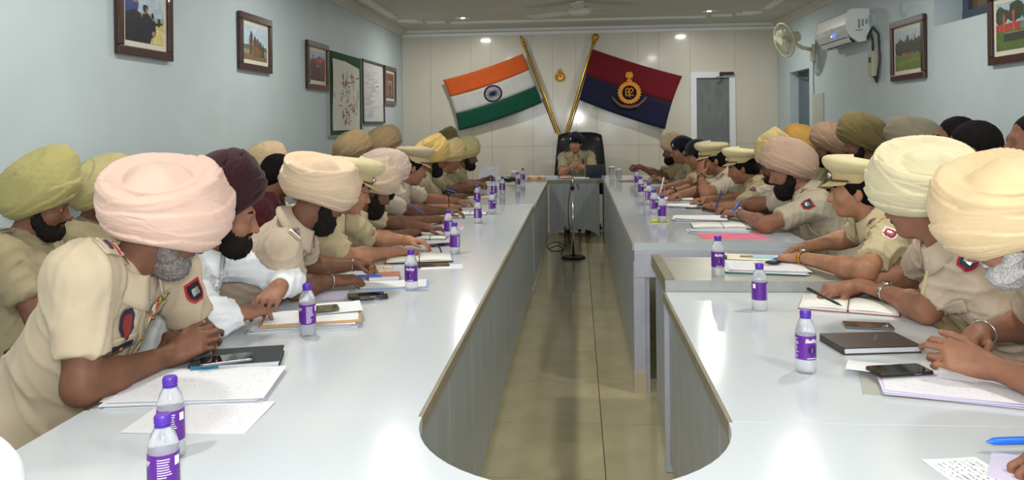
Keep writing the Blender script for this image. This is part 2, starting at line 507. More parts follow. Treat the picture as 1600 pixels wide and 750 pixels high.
def picture(label, wall, a0, a1, z0, z1, draw, fw=0.055, mount=0.035, tilt=0.012, fm=None, cat='picture', name='framed_photograph'):
    """framed print on a side wall: a0..a1 along the room (far end last), z0..z1 up; tilt leans the top off the wall"""
    s = 1 if wall == 'left' else -1
    X = XL if wall == 'left' else XR
    wd, ht = a1 - a0, z1 - z0
    # local frame: x along the wall so that the viewer reads left to right, y up, z out of the wall
    ex = Vector((0, 1, 0)) if wall == 'left' else Vector((0, -1, 0))
    ez = Vector((s, 0, 0)); ey = Vector((0, 0, 1))
    Mx = Matrix((ex, ey, ez)).transposed().to_4x4()
    root = bpy.data.objects.new(name, None); COL.objects.link(root); tag(root, label, cat)
    root.matrix_world = Matrix.Translation((X + s * 0.003, (a0 + a1) / 2, z0)) @ Mx @ Matrix.Rotation(tilt, 4, 'X')
    fr = MB()
    D = 0.032
    w_, h_ = wd / 2, ht
    def rail(p, q, u, v):
        pass
    fr.box((0, fw / 2, D / 2), (wd, fw, D)).box((0, ht - fw / 2, D / 2), (wd, fw, D))
    fr.box((-w_ + fw / 2, ht / 2, D / 2), (fw, ht - 2 * fw, D)).box((w_ - fw / 2, ht / 2, D / 2), (fw, ht - 2 * fw, D))
    # inner lip
    l2 = 0.012
    o = fr.build('frame', fm or M_frame, root); bevel(o, 0.006, 2)
    iw, ih = wd - 2 * fw, ht - 2 * fw
    MB().box((0, ht / 2, 0.009), (iw, ih, 0.006)).build('mount_board', M_matte, root)
    pw, ph = iw - 2 * mount, ih - 2 * mount
    pr = MB().box((0, ht / 2, 0.0130), (pw, ph, 0.002)).build('print', flat((120, 130, 120)), root)
    # the print: flat shapes in the unit square, one tiny step above the other
    layers = {}
    order = []
    for k, (rgb, pts) in enumerate(draw):
        key = rgb
        m = MB()
        z = 0.0142 + 0.00012 * k
        m.add([((x - 0.5) * pw, ht / 2 + (y - 0.5) * ph, z) for x, y in pts], [tuple(range(len(pts)))])
        m.build('print_shape', flat(rgb), pr)
    return root

def blob(cx, cy, rx, ry, n=14, seed=0, rough=0.18):
    r = random.Random(seed)
    out = []
    for i in range(n):
        a = 2 * math.pi * i / n
        k = 1 + r.uniform(-rough, rough)
        out.append((min(1, max(0, cx + rx * k * math.cos(a))), min(1, max(0, cy + ry * k * math.sin(a)))))
    return out
def rect(x0, y0, x1, y1): return [(x0, y0), (x1, y0), (x1, y1), (x0, y1)]
def man(x, y, h, w):       # a standing silhouette
    return [(x - w * .5, y), (x + w * .5, y), (x + w * .45, y + h * .45), (x + w * .6, y + h * .55), (x + w * .5, y + h * .8), (x + w * .2, y + h * .84), (x + w * .22, y + h * .97), (x, y + h), (x - w * .22, y + h * .97), (x - w * .2, y + h * .84), (x - w * .5, y + h * .8), (x - w * .6, y + h * .5), (x - w * .45, y + h * .45)]

draw1 = [((178, 196, 210), rect(0, .45, 1, 1)), ((150, 160, 150), [(0.3, .42), (1, .4), (1, .62), (.8, .58), (.5, .66), (.3, .6)]), ((196, 182, 120), rect(0, 0, 1, .45)), ((214, 200, 130), [(.7, .0), (1, .0), (1, .3), (.78, .34)]),
         ((36, 62, 130), [(0, .55), (.28, .52), (.33, .8), (.25, 1), (0, 1)]), ((22, 24, 32), [(0, 0), (.42, 0), (.46, .3), (.38, .62), (.2, .68), (0, .58)]), ((176, 120, 92), [(.08, .86), (.28, .82), (.26, .98), (.1, 1)]), ((188, 128, 100), blob(.42, .3, .05, .12, 10, 1)),
         ((24, 28, 44), [(.38, .0), (.62, .0), (.70, .25), (.66, .55), (.56, .66), (.42, .6), (.36, .3)]), ((20, 22, 30), blob(.5, .74, .06, .1, 10, 2)), ((176, 120, 92), blob(.53, .70, .025, .06, 8, 3)), ((26, 30, 44), [(.62, .1), (.78, .2), (.76, .5), (.64, .55)]), ((24, 24, 30), blob(.69, .62, .04, .07, 9, 4)), ((18, 18, 22), [(.55, .36), (.95, .46), (.96, .5), (.55, .44)]), ((176, 120, 92), blob(.72, .22, .05, .06, 8, 5)), ((40, 42, 46), blob(.86, .5, .04, .1, 8, 6))]
draw2 = [((176, 200, 214), rect(0, .4, 1, 1)), ((90, 104, 84), [(0, .3), (1, .26), (1, .42), (.8, .45), (.6, .4), (.3, .46), (0, .42)]), ((146, 138, 112), rect(0, 0, 1, .3)), ((120, 104, 76), [(0, 0), (1, 0), (1, .12), (0, .18)]),
         ((96, 70, 46), man(.30, .16, .68, .13)), ((60, 48, 36), man(.32, .5, .34, .1)), ((120, 84, 52), man(.46, .12, .6, .13)), ((70, 56, 42), man(.47, .42, .3, .1)), ((128, 88, 54), man(.58, .12, .54, .13)), ((74, 58, 44), man(.59, .4, .26, .1)), ((110, 78, 50), man(.70, .12, .46, .12)), ((60, 50, 40), man(.71, .36, .24, .09)), ((64, 56, 46), man(.82, .12, .4, .1))]
draw3 = [((150, 176, 196), rect(0, .6, 1, 1)), ((150, 50, 44), [(.2, .2), (1, .16), (1, .78), (.6, .86), (.2, .7)]), ((90, 40, 36), [(.3, .2), (.8, .2), (.8, .5), (.3, .5)]), ((44, 44, 50), man(.2, .0, .86, .3)), ((36, 40, 46), man(.5, .0, .6, .3)), ((60, 66, 62), man(.8, .0, .66, .28)), ((170, 120, 96), blob(.2, .78, .07, .06, 8, 1)), ((170, 120, 96), blob(.5, .5, .06, .05, 8, 2)), ((190, 80, 70), blob(.7, .7, .12, .08, 10, 3))]
draw4 = [((150, 110, 84), rect(0, 0, 1, 1)), ((112, 52, 34), rect(.12, .1, .88, .95)), ((176, 150, 110), rect(.3, .05, .72, .7)), ((60, 50, 44), man(.5, .05, .6, .3)), ((90, 70, 56), rect(0, 0, 1, .1))]
trees = [((52, 66, 48), blob(.06 + .09 * i, .56, .075, .17 + .05 * ((i * 7) % 3), 12, i)) for i in range(11)]
draw5 = [((168, 184, 196), rect(0, .4, 1, 1))] + trees + [((160, 84, 76), rect(.34, .36, .78, .42)), ((190, 170, 160), blob(.74, .74, .05, .05, 10, 3)), ((104, 124, 58), rect(0, 0, 1, .37)), ((120, 134, 70), [(0, .1), (1, .2), (1, .28), (0, .2)]), ((150, 60, 60), blob(.55, .4, .12, .03, 10, 4))]
draw6 = [((172, 190, 204), rect(0, .55, 1, 1)), ((56, 74, 50), blob(.15, .72, .16, .2, 14, 2)), ((50, 66, 46), blob(.5, .76, .2, .2, 14, 5)), ((60, 78, 52), blob(.85, .7, .2, .22, 14, 6)), ((86, 110, 54), rect(0, 0, 1, .4)), ((176, 66, 56), rect(0, .4, .6, .55)), ((190, 90, 70), rect(.18, .4, .23, .76)), ((190, 90, 70), rect(.42, .4, .47, .8)), ((60, 66, 60), rect(.2, .18, .9, .34)), ((130, 120, 100), rect(.2, .34, .9, .37))]

def wall_span(px0, px1, X):
    return P(px0, 150, X=X).y, P(px1, 150, X=X).y
def zz_at(px, py, X): return P(px, py, X=X).z
a0, a1 = wall_span(179, 265, XL)
picture('framed photograph of kneeling shooters in dark uniform, nearest on the pale blue wall', 'left', a0, a1, zz_at(179, 84, XL), zz_at(179, 84, XL) + 0.46, draw1)
a0, a1 = wall_span(371, 421, XL)
picture('framed photograph of four men standing in a line', 'left', a0, a1, zz_at(371, 108, XL), zz_at(371, 17, XL), draw2)
a0, a1 = wall_span(477, 510, XL)
picture('framed photograph of a crowd in red, beside the green board', 'left', a0, a1, zz_at(477, 138, XL), zz_at(477, 62, XL), draw3)
a0, a1 = wall_span(598, 616, XL)
picture('small framed photograph nearest the corner of the end wall', 'left', a0, a1, zz_at(598, 163, XL), zz_at(598, 102, XL), draw4)
a0, a1 = wall_span(1450, 1397, XR)
picture('framed photograph of a green field with trees near the air conditioner', 'right', a0, a1, zz_at(1397, 128, XR), zz_at(1397, 37, XR), draw5)
a0, a1 = wall_span(1640, 1551, XR)
picture('framed photograph of a parade ground cut off by the picture edge', 'right', a0, a1, zz_at(1551, 103, XR), zz_at(1551, 103, XR) + 0.50, draw6)

# green pin board with a route chart
M_boardgreen = mat('green_board_felt', (26, 78, 48), rough=0.9)
M_alu = mat('aluminium_edge', (170, 174, 172), rough=0.35, metal=0.7)
a0, a1 = wall_span(511, 562, XL); z0, z1 = zz_at(511, 214, XL), zz_at(511, 76, XL)
root = thing('notice_board', 'green felt notice board with a hand-drawn route chart', 'notice board', (XL + 0.002, (a0 + a1) / 2, z0))
hw, ht = (a1 - a0) / 2, z1 - z0
MB().box((0.010, 0, ht / 2), (0.018, hw * 2, ht)).build('felt', M_boardgreen, root)
eb = MB()
for zz in (0.006, ht - 0.006): eb.box((0.012, 0, zz), (0.026, hw * 2 + 0.02, 0.016))
for s in (-1, 1): eb.box((0.012, s * hw, ht / 2), (0.026, 0.016, ht))
eb.build('edge_frame', M_alu, root)
M_chart = mat('chart_paper', (206, 208, 196), rough=0.7, var=0.05, vscale=4)
rws = []
for i in range(9):
    t = i / 8
    rws.append([Vector((0.029 + 0.006 * math.sin(5 * t + 2.3 * s), s * hw * 0.80 + (0.05 if s > 0.4 else 0) * math.sin(3 * t) - 0.02, ht * (0.07 + 0.83 * t) - (0.05 * max(0, s) if i == 8 else 0))) for s in (-1, -0.5, 0, 0.5, 1)])
ch = MB().grid(rws, 0.0015).build('chart_sheet', M_chart, root)
M_redink = mat('red_ink', (170, 60, 60)); M_yelink = mat('ochre_ink', (196, 160, 70)); M_blkink = mat('grey_ink', (90, 90, 96))
rr = random.Random(5)
for M_, n, L in ((M_redink, 34, 0.10), (M_yelink, 5, 0.16), (M_blkink, 26, 0.09)):
    k = MB()
    for i in range(n):
        y = rr.gauss(0.02, hw * 0.26); z = ht * rr.uniform(0.16, 0.76)
        v_ = rr.random() < 0.55
        k.box((0.036, y, z), (0.003, 0.008 if v_ else L * rr.uniform(.3, 1), L * rr.uniform(.3, 1) if v_ else 0.008))
    k.build('chart_lines', M_, ch)['kind'] = 'stuff'
# white chart in a thin dark frame
a0, a1 = wall_span(564, 598, XL); z0, z1 = zz_at(564, 193, XL), zz_at(564, 92, XL)
root = thing('framed_chart', 'white printed chart in a thin dark frame, right of the green board', 'chart', (XL + 0.002, (a0 + a1) / 2, z0))
hw, ht = (a1 - a0) / 2, z1 - z0
fr = MB()
for zz in (0.012, ht - 0.012): fr.box((0.014, 0, zz), (0.028, hw * 2, 0.026))
for s in (-1, 1): fr.box((0.014, s * (hw - 0.015), ht / 2), (0.028, 0.032, ht))
fr.build('frame', mat('grey_black_frame', (58, 56, 56), rough=0.4), root)
ch = MB().box((0.008, 0, ht / 2), (0.008, hw * 2 - 0.03, ht - 0.03)).build('chart_sheet', mat('white_chart_paper', (204, 206, 206), rough=0.5), root)
for M_, n in ((mat('pale_blue_print', (150, 160, 178)), 40), (mat('pale_ochre_print', (196, 176, 130)), 9)):
    k = MB()
    for i in range(n):
        if n == 9: y, z, ly, lz = rr.uniform(-.05, .2) * hw * 2, ht * rr.uniform(.45, .68), .06, .012
        else: y, z, ly, lz = rr.uniform(-.8, .3) * hw, ht * (0.1 + 0.75 * i / n), rr.uniform(.1, .45), .006
        k.box((0.0125, y, z), (0.001, ly, lz))
    k.build('chart_lines', M_, ch)['kind'] = 'stuff'

# ------------------------------------------------------------------ air conditioner
M_acw = mat('white_ac_plastic', (226, 230, 230), rough=0.3, spec=0.5)
M_acd = mat('dark_ac_slot', (46, 48, 50), rough=0.5)
yA, yB = 8.02, 9.0
zt, zb = P(1335, 22, X=XR - 0.02).z, P(1335, 70, X=XR - 0.02).z
ac = thing('air_conditioner', 'white split air conditioner high on the wall, blue light on', 'air conditioner', (XR, (yA + yB) / 2, zb))
H_ = zt - zb
prof = [(0.0, 0.02), (-0.10, 0.0), (-0.17, 0.05), (-0.215, 0.12), (-0.225, H_ * 0.55), (-0.205, H_ - 0.02), (-0.17, H_), (0.0, H_)]
n = len(prof)
L2 = (yB - yA) / 2
vs = [(x, y, z) for y in (-L2, L2) for x, z in prof]
fs = [(i, (i + 1) % n, n + (i + 1) % n, n + i) for i in range(n)] + [tuple(range(n)), tuple(range(2 * n - 1, n - 1, -1))]
bevel(MB().add(vs, fs).build('body', M_acw, ac), 0.008)
MB().box((-0.150, 0, 0.030), (0.10, L2 * 1.72, 0.012), rot=Matrix.Rotation(R(32), 3, 'Y')).build('air_outlet', M_acd, ac)
MB().box((-0.178, 0, 0.036), (0.075, L2 * 1.74, 0.008), rot=Matrix.Rotation(R(62), 3, 'Y')).build('flap', M_acw, ac)
for k in range(9):
    MB().box((-0.158, -L2 * 0.75 + k * L2 * 0.19, 0.022), (0.06, 0.006, 0.02), rot=Matrix.Rotation(R(32), 3, 'Y')).build('louvre', M_acw, ac)
MB().box((-0.2265, -0.05, H_ * 0.30), (0.004, 0.03, 0.02)).build('status_light', mat('blue_led', (70, 130, 255), emit=6.0), ac)
MB().box((-0.2265, -0.05, H_ * 0.52), (0.003, 0.025, 0.035)).build('badge', mat('silver_print', (180, 186, 190), metal=.4), ac)
lb = MB()
for k in range(3): lb.box((-0.10 + 0.035 * k, -L2 - 0.001, H_ * 0.55 + 0.01 * k), (0.022, 0.002, 0.09 - 0.02 * k))
lb.box((-0.10, -L2 - 0.001, H_ * 0.35), (0.07, 0.002, 0.012)).build('sticker', mat('grey_sticker', (150, 158, 150)), ac)
M_cable = mat('dark_cable', (60, 60, 58), rough=0.5)
sw = thing('switch_box', 'beige switch box and cable under the air conditioner', 'switch box', (XR, 7.82, zb - 0.36))
MB().rbox((-0.035, 0, 0.12), (0.07, 0.13, 0.24), 0.01).build('housing', mat('beige_plastic', (176, 174, 156), rough=0.5), sw)
MB().box((-0.072, 0.0, 0.16), (0.012, 0.04, 0.05)).build('switch', M_acd, sw)
MB().tube([(-0.03, 0.03, 0.245), (-0.03, 0.04, 0.36), (-0.03, 0.10, 0.42), (-0.02, 0.20, 0.38)], 0.012, 8).build('cable', M_cable, sw, True)
MB().tube([(-0.02, 0.20, 0.40), (-0.025, 0.05, 0.48), (-0.02, -0.08, 0.40), (-0.02, -0.11, 0.15), (-0.03, -0.06, -0.06), (-0.03, 0.0, 0.0)], 0.012, 8).build('cable', M_cable, sw, True)

# ------------------------------------------------------------------ wall fan
M_fanw = mat('aged_cream_fan', (206, 204, 178), rough=0.4)
M_fanb = mat('translucent_cream_blade', (190, 190, 166), rough=0.4)
q = P(1227, 62, X=XR - 0.36)
wfan = thing('wall_fan', 'cream wall-mounted fan turned to the room beside the air conditioner', 'fan', (XR, q.y, q.z - 0.1))
M3 = Matrix.Rotation(R(-118), 3, 'Z') @ Matrix.Rotation(R(80), 3, 'Y')      # fan axis: out into the room and a little down
M3 = Vector((-0.93, -0.28, -0.25)).to_track_quat('Z', 'Y').to_matrix()
hub = Vector((-0.36, 0, 0.1))
MB().rbox((-0.02, 0.06, -0.06), (0.04, 0.10, 0.20), 0.01).build('wall_plate', M_fanw, wfan)
MB().tube([(-0.03, 0.06, -0.02), (-0.14, 0.05, 0.0), (-0.24, 0.10, 0.07)], 0.022, 10).build('bracket_arm', M_fanw, wfan, True)
MB().lathe([(0.02, -0.20), (0.06, -0.18), (0.075, -0.10), (0.07, -0.05), (0.02, -0.04)], hub, 18, M3).build('motor', M_fanw, wfan, 40)
R0 = 0.205
cage = MB()
for i in range(44):
    a = 2 * math.pi * i / 44
    pts = []
    for t, z in ((0.22, 0.062), (0.5, 0.068), (0.8, 0.055), (1.0, 0.015)):
        pts.append(hub + M3 @ Vector((R0 * t * math.cos(a), R0 * t * math.sin(a), z)))
    for t, z in ((0.8, -0.03), (0.35, -0.045)):
        pts.append(hub + M3 @ Vector((R0 * t * math.cos(a), R0 * t * math.sin(a), z)))
    cage.tube(pts, 0.0022, 4)
cage.build('guard_wires', M_fanw, wfan)
ring = [hub + M3 @ Vector((R0 * math.cos(2 * math.pi * i / 40), R0 * math.sin(2 * math.pi * i / 40), 0.012)) for i in range(40)]
MB().tube(ring, 0.012, 8, closed=True).build('guard_rim', M_fanw, wfan, True)
MB().lathe([(0.001, 0.070), (0.05, 0.068), (0.05, 0.058), (0.001, 0.056)], hub, 20, M3).build('guard_centre', M_fanw, wfan, 40)
for k in range(3):
    a = 2 * math.pi * k / 3 + 0.4
    rws = []
    for t in (0.12, 0.35, 0.6, 0.85):
        half = 0.35 + 0.5 * math.sin(math.pi * min(1, t + 0.1))
        rws.append([hub + M3 @ Vector((R0 * t * math.cos(a + half * s), R0 * t * math.sin(a + half * s), 0.01 + 0.03 * s)) for s in (-1, -0.5, 0, 0.5, 1)])
    MB().grid(rws, 0.002).build('fan_blade', M_fanb, wfan, True)

# round blank plates and flat patches on the pale wall
M_plate = mat('painted_round_plate', (176, 196, 200), rough=0.5)
for px, py, lab in ((1363, 30, 'small round cover plate just right of the air conditioner'), (1412, 13, 'small round cover plate above the field picture')):
    q = P(px, py, X=XR)
    o = MB().lathe([(0.075, 0), (0.075, 0.006), (0.062, 0.012), (0.001, 0.013)], n=24, rot=Matrix.Rotation(R(-90), 3, 'Y')).build('cover_plate', M_plate, smooth=35, loc=(XR, q.y, q.z))
    tag(o, lab, 'cover plate', 'round cover plates')
z0, z1 = P(1280, 190, X=XR).z, P(1280, 165, X=XR).z
q0, q1 = P(1271, 180, X=XR).y, P(1288, 180, X=XR).y
tag(bevel(MB().box((XR - 0.006, (q0 + q1) / 2, 1.35), (0.012, q0 - q1, 0.90)).build('wall_panel', mat('beige_board', (176, 180, 170), rough=0.6))), 'flat beige board fixed to the wall beside the recessed door', 'panel')
q = P(1272, 90, X=XR)
tag(MB().tube([(XR - 0.008, q.y, 2.30), (XR - 0.008, q.y + 0.01, 1.95), (XR - 0.008, q.y, 1.80)], 0.006, 6).build('wall_cable', mat('painted_cable', (140, 156, 158))), 'thin cable running down the wall below the wall fan', 'cable')

# ------------------------------------------------------------------ flags on crossed brass poles, wall emblem
M_brass = mat('polished_brass', (176, 140, 52), rough=0.22, metal=1.0)
M_gold = mat('gold_metal', (196, 146, 60), rough=0.35, metal=0.7)
YFL = YB - 0.10
def pole(label, p_top, p_bot, finial):
    root = thing('flag_pole', label, 'flag pole', (p_bot.x, p_bot.y, p_bot.z))
    d = p_top - p_bot
    MB().tube([(0, 0, 0), tuple(d)], 0.021, 12).build('shaft', M_brass, root, 40)
    u = d.normalized()
    rot = u.to_track_quat('Z', 'Y').to_matrix()
    if finial == 'spear':
        MB().lathe([(0.022, -0.03), (0.034, -0.02), (0.034, 0.0), (0.018, 0.02), (0.03, 0.05), (0.022, 0.085), (0.004, 0.13)], tuple(d), 12, rot).build('finial', M_gold, root, 40)
    else:
        MB().lathe([(0.022, -0.03), (0.032, -0.02), (0.022, 0.01), (0.045, 0.045), (0.055, 0.08), (0.04, 0.115), (0.012, 0.13)], tuple(d), 12, rot).build('finial', M_gold, root, 40)
    br = MB()
    for t in (0.12, 0.5): br.box(tuple(d * t + Vector((0, 0.05, 0))), (0.03, 0.10, 0.03))
    br.build('wall_bracket', M_brass, root)
    st = Vector((0.035 * (-1 if d.x < 0 else 1), 0, -0.02))
    MB().tube([tuple(d * 0.04 + st), tuple(d * 0.42 + st)], 0.010, 8).build('tassel_cord', M_brass, root)
    return root
pole('brass flag pole of the tricolour flag, leaning to the left', P(818, 68, Y=YFL), P(875, 212, Y=YFL), 'spear')
pole('brass flag pole of the maroon and navy flag, leaning to the right', P(928, 66, Y=YFL), P(883, 212, Y=YFL), 'round')

def flag_surface(c00, c10, c01, c11, bow):
    """(u,v): u along the fly, v down the hoist; gentle folds out of the wall plane"""
    def S(u, v):
        top = c00.lerp(c10, u); bot = c01.lerp(c11, u)
        p = top.lerp(bot, v)
        p = p + Vector((0, -0.02 - 0.022 * math.sin(5.2 * u + 1.2 * v) * (0.25 + 0.75 * u), 0))
        e = 4 * u * (1 - u)
        p = p + Vector((0, 0, -bow * e)) + Vector((bow * 1.2 * 4 * v * (1 - v) * u, 0, 0)) * (-1 if c10.x > c00.x else 1)
        return p
    return S
def stripe(S, v0, v1, name, m, root, off=0.0):
    rws = [[S(u / 24, v0 + (v1 - v0) * k / 6) + Vector((0, off, 0)) for u in range(25)] for k in range(7)]
    return MB().grid(rws, 0.003).build(name, m, root, True)
def disc_on(S, pts, u0, v0, wu, wv, off):
    return [S(u0 + x * wu, v0 - y * wv) + Vector((0, off, 0)) for x, y in pts]
Y0 = YFL - 0.02
T = lambda x, y: P(x, y, Y=Y0)
S1 = flag_surface(T(817, 84), T(692, 125), T(847, 160), T(717, 204), 0.03)
M_saff = cloth('saffron_cloth', (196, 88, 38)); M_fwhite = cloth('white_cloth', (186, 186, 182)); M_fgreen = cloth('green_cloth', (16, 72, 56)); M_navy = cloth('navy_print', (24, 26, 66)); M_maroon = cloth('maroon_cloth', (104, 22, 32)); M_navyc = cloth('navy_cloth', (30, 32, 58))
rt = thing('flag', 'saffron, white and green flag with a spoked wheel', 'flag', tuple(T(817, 84)))
def reroot(o, root):
    o.location = -root.location
    return o
for k, (nm, m) in enumerate((('saffron_stripe', M_saff), ('white_stripe', M_fwhite), ('green_stripe', M_fgreen))):
    reroot(stripe(S1, k / 3, (k + 1) / 3, nm, m, rt), rt)
ch = MB()
u0, v0, wu, wv = 0.495, 0.5, 0.115, 0.166
ringp = [[S1(u0 + wu * r * math.cos(2 * math.pi * i / 40), v0 - wv * r * math.sin(2 * math.pi * i / 40)) + Vector((0, -0.006, 0)) for i in range(41)] for r in (0.80, 0.97)]
ch.grid(ringp, 0.002)
for i in range(24):
    a = 2 * math.pi * i / 24
    p, q_ = [S1(u0 + wu * r * math.cos(a), v0 - wv * r * math.sin(a)) + Vector((0, -0.006, 0)) for r in (0.12, 0.82)]
    ch.tube([p, q_], 0.0032, 4)
ch.ball(tuple(S1(u0, v0) + Vector((0, -0.006, 0))), (0.02, 0.004, 0.02), 12)
reroot(ch.build('spoked_wheel', M_navy, rt), rt)

S2 = flag_surface(T(926, 77), T(1066, 119), T(905, 156), T(1039, 202), 0.02)
rt = thing('flag', 'maroon over navy flag with a gold emblem', 'flag', tuple(T(926, 77)))
for k, (nm, m) in enumerate((('maroon_stripe', M_maroon), ('navy_stripe', M_navyc))):
    reroot(stripe(S2, k / 2, (k + 1) / 2, nm, m, rt), rt)
# gold emblem: pillar capital over a laurel ring with a monogram and a scroll, upright in the picture
ec = T(983, 145)
M_embg = mat('gold_thread', (206, 140, 40), rough=0.55, metal=0.1)
M_embd = mat('dull_gold_thread', (112, 80, 44), rough=0.7)
def EP(x, y, o=-0.03):           # emblem plane, metres; the surface folds stay under 2 cm
    return Vector((ec.x + x, Y0 + o - 0.02, ec.z + y))
em = MB()
em.grid([[EP(r * math.cos(2 * math.pi * i / 36), r * math.sin(2 * math.pi * i / 36)) for i in range(37)] for r in (0.105, 0.155)], 0.006)
for i in range(22):
    a = 2 * math.pi * i / 22
    em.ball(tuple(EP(0.15 * math.cos(a), 0.15 * math.sin(a))), (0.024, 0.008, 0.017), 8)
reroot(em.build('laurel_ring', M_embg, rt, 40), rt)
lg = MB()
lg.add([EP(x, y) for x, y in ((-.03, .15), (.03, .15), (.026, .19), (-.026, .19))] + [EP(x, y, -0.022) for x, y in ((-.03, .15), (.03, .15), (.026, .19), (-.026, .19))], [(0, 1, 2, 3), (7, 6, 5, 4), (0, 4, 5, 1), (1, 5, 6, 2), (2, 6, 7, 3), (3, 7, 4, 0)])
lg.ball(tuple(EP(0, .175)), (0.045, 0.012, 0.016), 10).ball(tuple(EP(0, .235)), (0.038, 0.014, 0.05), 12)
for s in (-1, 1): lg.ball(tuple(EP(s * .036, .245)), (0.022, 0.012, 0.036), 10)
for s in (-1, 0, 1): lg.ball(tuple(EP(s * .03, .285)), (0.016, 0.012, 0.018), 8)
reroot(lg.build('lion_capital', M_embg, rt, 40), rt)
mg = MB()
def stroke(pts, r=0.010): mg.tube([EP(x, y) for x, y in pts], r, 6)
stroke([(-.05, -.06), (-.05, .05), (-.02, .065), (.0, .045), (-.015, .01), (-.05, .0)])
stroke([(.0, -.06), (.0, .045), (.03, .065), (.055, .04), (.035, .005), (.0, .0)])
stroke([(-.06, -.02), (-.02, -.05), (.03, -.03), (.065, -.05)], 0.007)
stroke([(-.02, -.01), (.02, -.07)], 0.007)
reroot(mg.build('monogram', M_embg, rt, True), rt)
sc = MB()
top = [(-.25, -.045), (-.20, -.10), (-.12, -.165), (0, -.185), (.12, -.165), (.20, -.10), (.25, -.045)]
sc.grid([[EP(x, y) for x, y in top], [EP(x * 0.98, y - 0.042) for x, y in top]], 0.004)
reroot(sc.build('scroll', M_embd, rt), rt)

q = P(875, 120, Y=YB - 0.02)
em = thing('wall_emblem', 'small round gold emblem between the two flags', 'emblem', (q.x, YB - 0.007, q.z))
rx = Matrix.Rotation(R(90), 3, 'X')
MB().lathe([(0.066, 0), (0.066, 0.012), (0.05, 0.02), (0.045, 0.012), (0.001, 0.014)], n=28, rot=rx).build('medallion', M_gold, em, 35)
lf = MB()
for i in range(18):
    a = 2 * math.pi * i / 18
    lf.ball((0.062 * math.cos(a), -0.012, 0.062 * math.sin(a)), (0.016, 0.012, 0.012), 8)
lf.build('wreath', M_gold, em, True)
MB().ball((0, -0.012, 0.095), (0.022, 0.012, 0.03), 10).ball((-0.02, -0.012, 0.085), (0.014, 0.01, 0.02), 8).ball((0.02, -0.012, 0.085), (0.014, 0.01, 0.02), 8).build('crest', M_gold, em, True)
MB().tube([(-0.03, -0.015, -0.02), (-0.03, -0.015, 0.025), (-0.005, -0.015, 0.02), (-0.03, -0.015, 0.0)], 0.005, 6).tube([(0.008, -0.015, -0.02), (0.008, -0.015, 0.025), (0.032, -0.015, 0.02), (0.008, -0.015, 0.0)], 0.005, 6).build('monogram', mat('dark_enamel', (80, 44, 30)), em, True)
# ================================================================== tables round the aisle
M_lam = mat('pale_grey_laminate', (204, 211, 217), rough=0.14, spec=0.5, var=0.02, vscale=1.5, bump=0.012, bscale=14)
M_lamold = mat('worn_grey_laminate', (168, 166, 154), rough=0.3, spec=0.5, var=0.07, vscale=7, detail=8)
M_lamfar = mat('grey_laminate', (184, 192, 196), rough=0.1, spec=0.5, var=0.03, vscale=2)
M_edge = mat('olive_brown_edging', (134, 126, 104), rough=0.45, var=0.12, vscale=14)
M_edgeg = mat('grey_edging', (160, 162, 158), rough=0.4, var=0.08, vscale=14)
M_board = mat('grey_cladding_board', (150, 155, 156), rough=0.35, spec=0.45, var=0.09, vscale=6, stretch=(4, 4, 0.5), detail=6)
M_legm = mat('lilac_grey_paint', (176, 178, 190), rough=0.45, var=0.08, vscale=9)
M_under = mat('dark_carcass', (70, 66, 60), rough=0.8)
ZT = 0.76
XLI, XLO = -0.392, -1.27
XRI, XRO = 0.352, 1.23
XFI = 0.290

def boards(root, x, y0, y1, ztop, side, bw_=0.25, zb=0.05):
    """vertical cladding boards along an inner edge, one object each; side = +1 faces +X"""
    n = max(1, int(round((y1 - y0) / bw_)))
    b = (y1 - y0) / n
    me = MB().box((0, 0, (ztop + zb) / 2), (0.018, b - 0.007, ztop - zb)).mesh('cladding_board', M_board)
    for i in range(n):
        link('cladding_board', me, root, (x + RNG.uniform(-0.001, 0.001), y0 + b * (i + 0.5) - root.location.y, 0))

def long_table(label, xi, xo, y0, y1, zt, top_m, edge_m, side, end_leg=True, th=0.038):
    xm = (xi + xo) / 2
    root = thing('conference_table', label, 'table', (xm, y0, 0))
    W = abs(xi - xo)
    L = y1 - y0
    e = 0.010
    inner = xi - xm
    MB().box((0, L / 2, zt - th / 2), (W - 2 * e, L - 0.002, th)).build('table_top', top_m, root)
    MB().box((inner - side * e / 2, L / 2, zt - th / 2 - 0.001), (e, L - 0.002, th - 0.001)).build('edging', edge_m, root)
    MB().box((-inner + side * e / 2, L / 2, zt - th / 2 - 0.001), (e, L - 0.002, th - 0.001)).build('edging', edge_m, root)
    boards(root, inner - side * 0.030, y0, y1, zt - th, side)
    # frame behind the boards: rails and legs
    MB().box((inner - side * 0.060, L / 2, zt - th - 0.04), (0.035, L - 0.06, 0.07)).box((-inner + side * 0.04, L / 2, zt - th - 0.04), (0.035, L - 0.06, 0.07)).build('rail', M_under, root)
    for yy in (0.04, L - 0.04):
        for xx in (inner - side * 0.065, -inner + side * 0.05):
            MB().box((xx, yy, (zt - th) / 2), (0.05, 0.05, zt - th)).build('leg', M_legm, root)
    return root
tl1 = long_table('pale grey table under the papers of the pink-cream turban', XLI, XLO, 1.905, 4.27, ZT, M_lam, M_edge, 1)
tl2 = long_table('middle pale grey table of the row under the green board', XLI, XLO, 4.272, 6.95, ZT, M_lam, M_edge, 1)
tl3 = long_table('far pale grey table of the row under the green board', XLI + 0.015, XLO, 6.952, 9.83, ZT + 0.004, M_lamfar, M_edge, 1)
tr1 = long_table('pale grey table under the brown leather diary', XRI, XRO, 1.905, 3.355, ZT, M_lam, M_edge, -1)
tro = long_table('short worn grey side table under the teal folder', 0.362, XRO, 3.36, 3.99, 0.800, M_lamold, M_edge, -1, th=0.045)
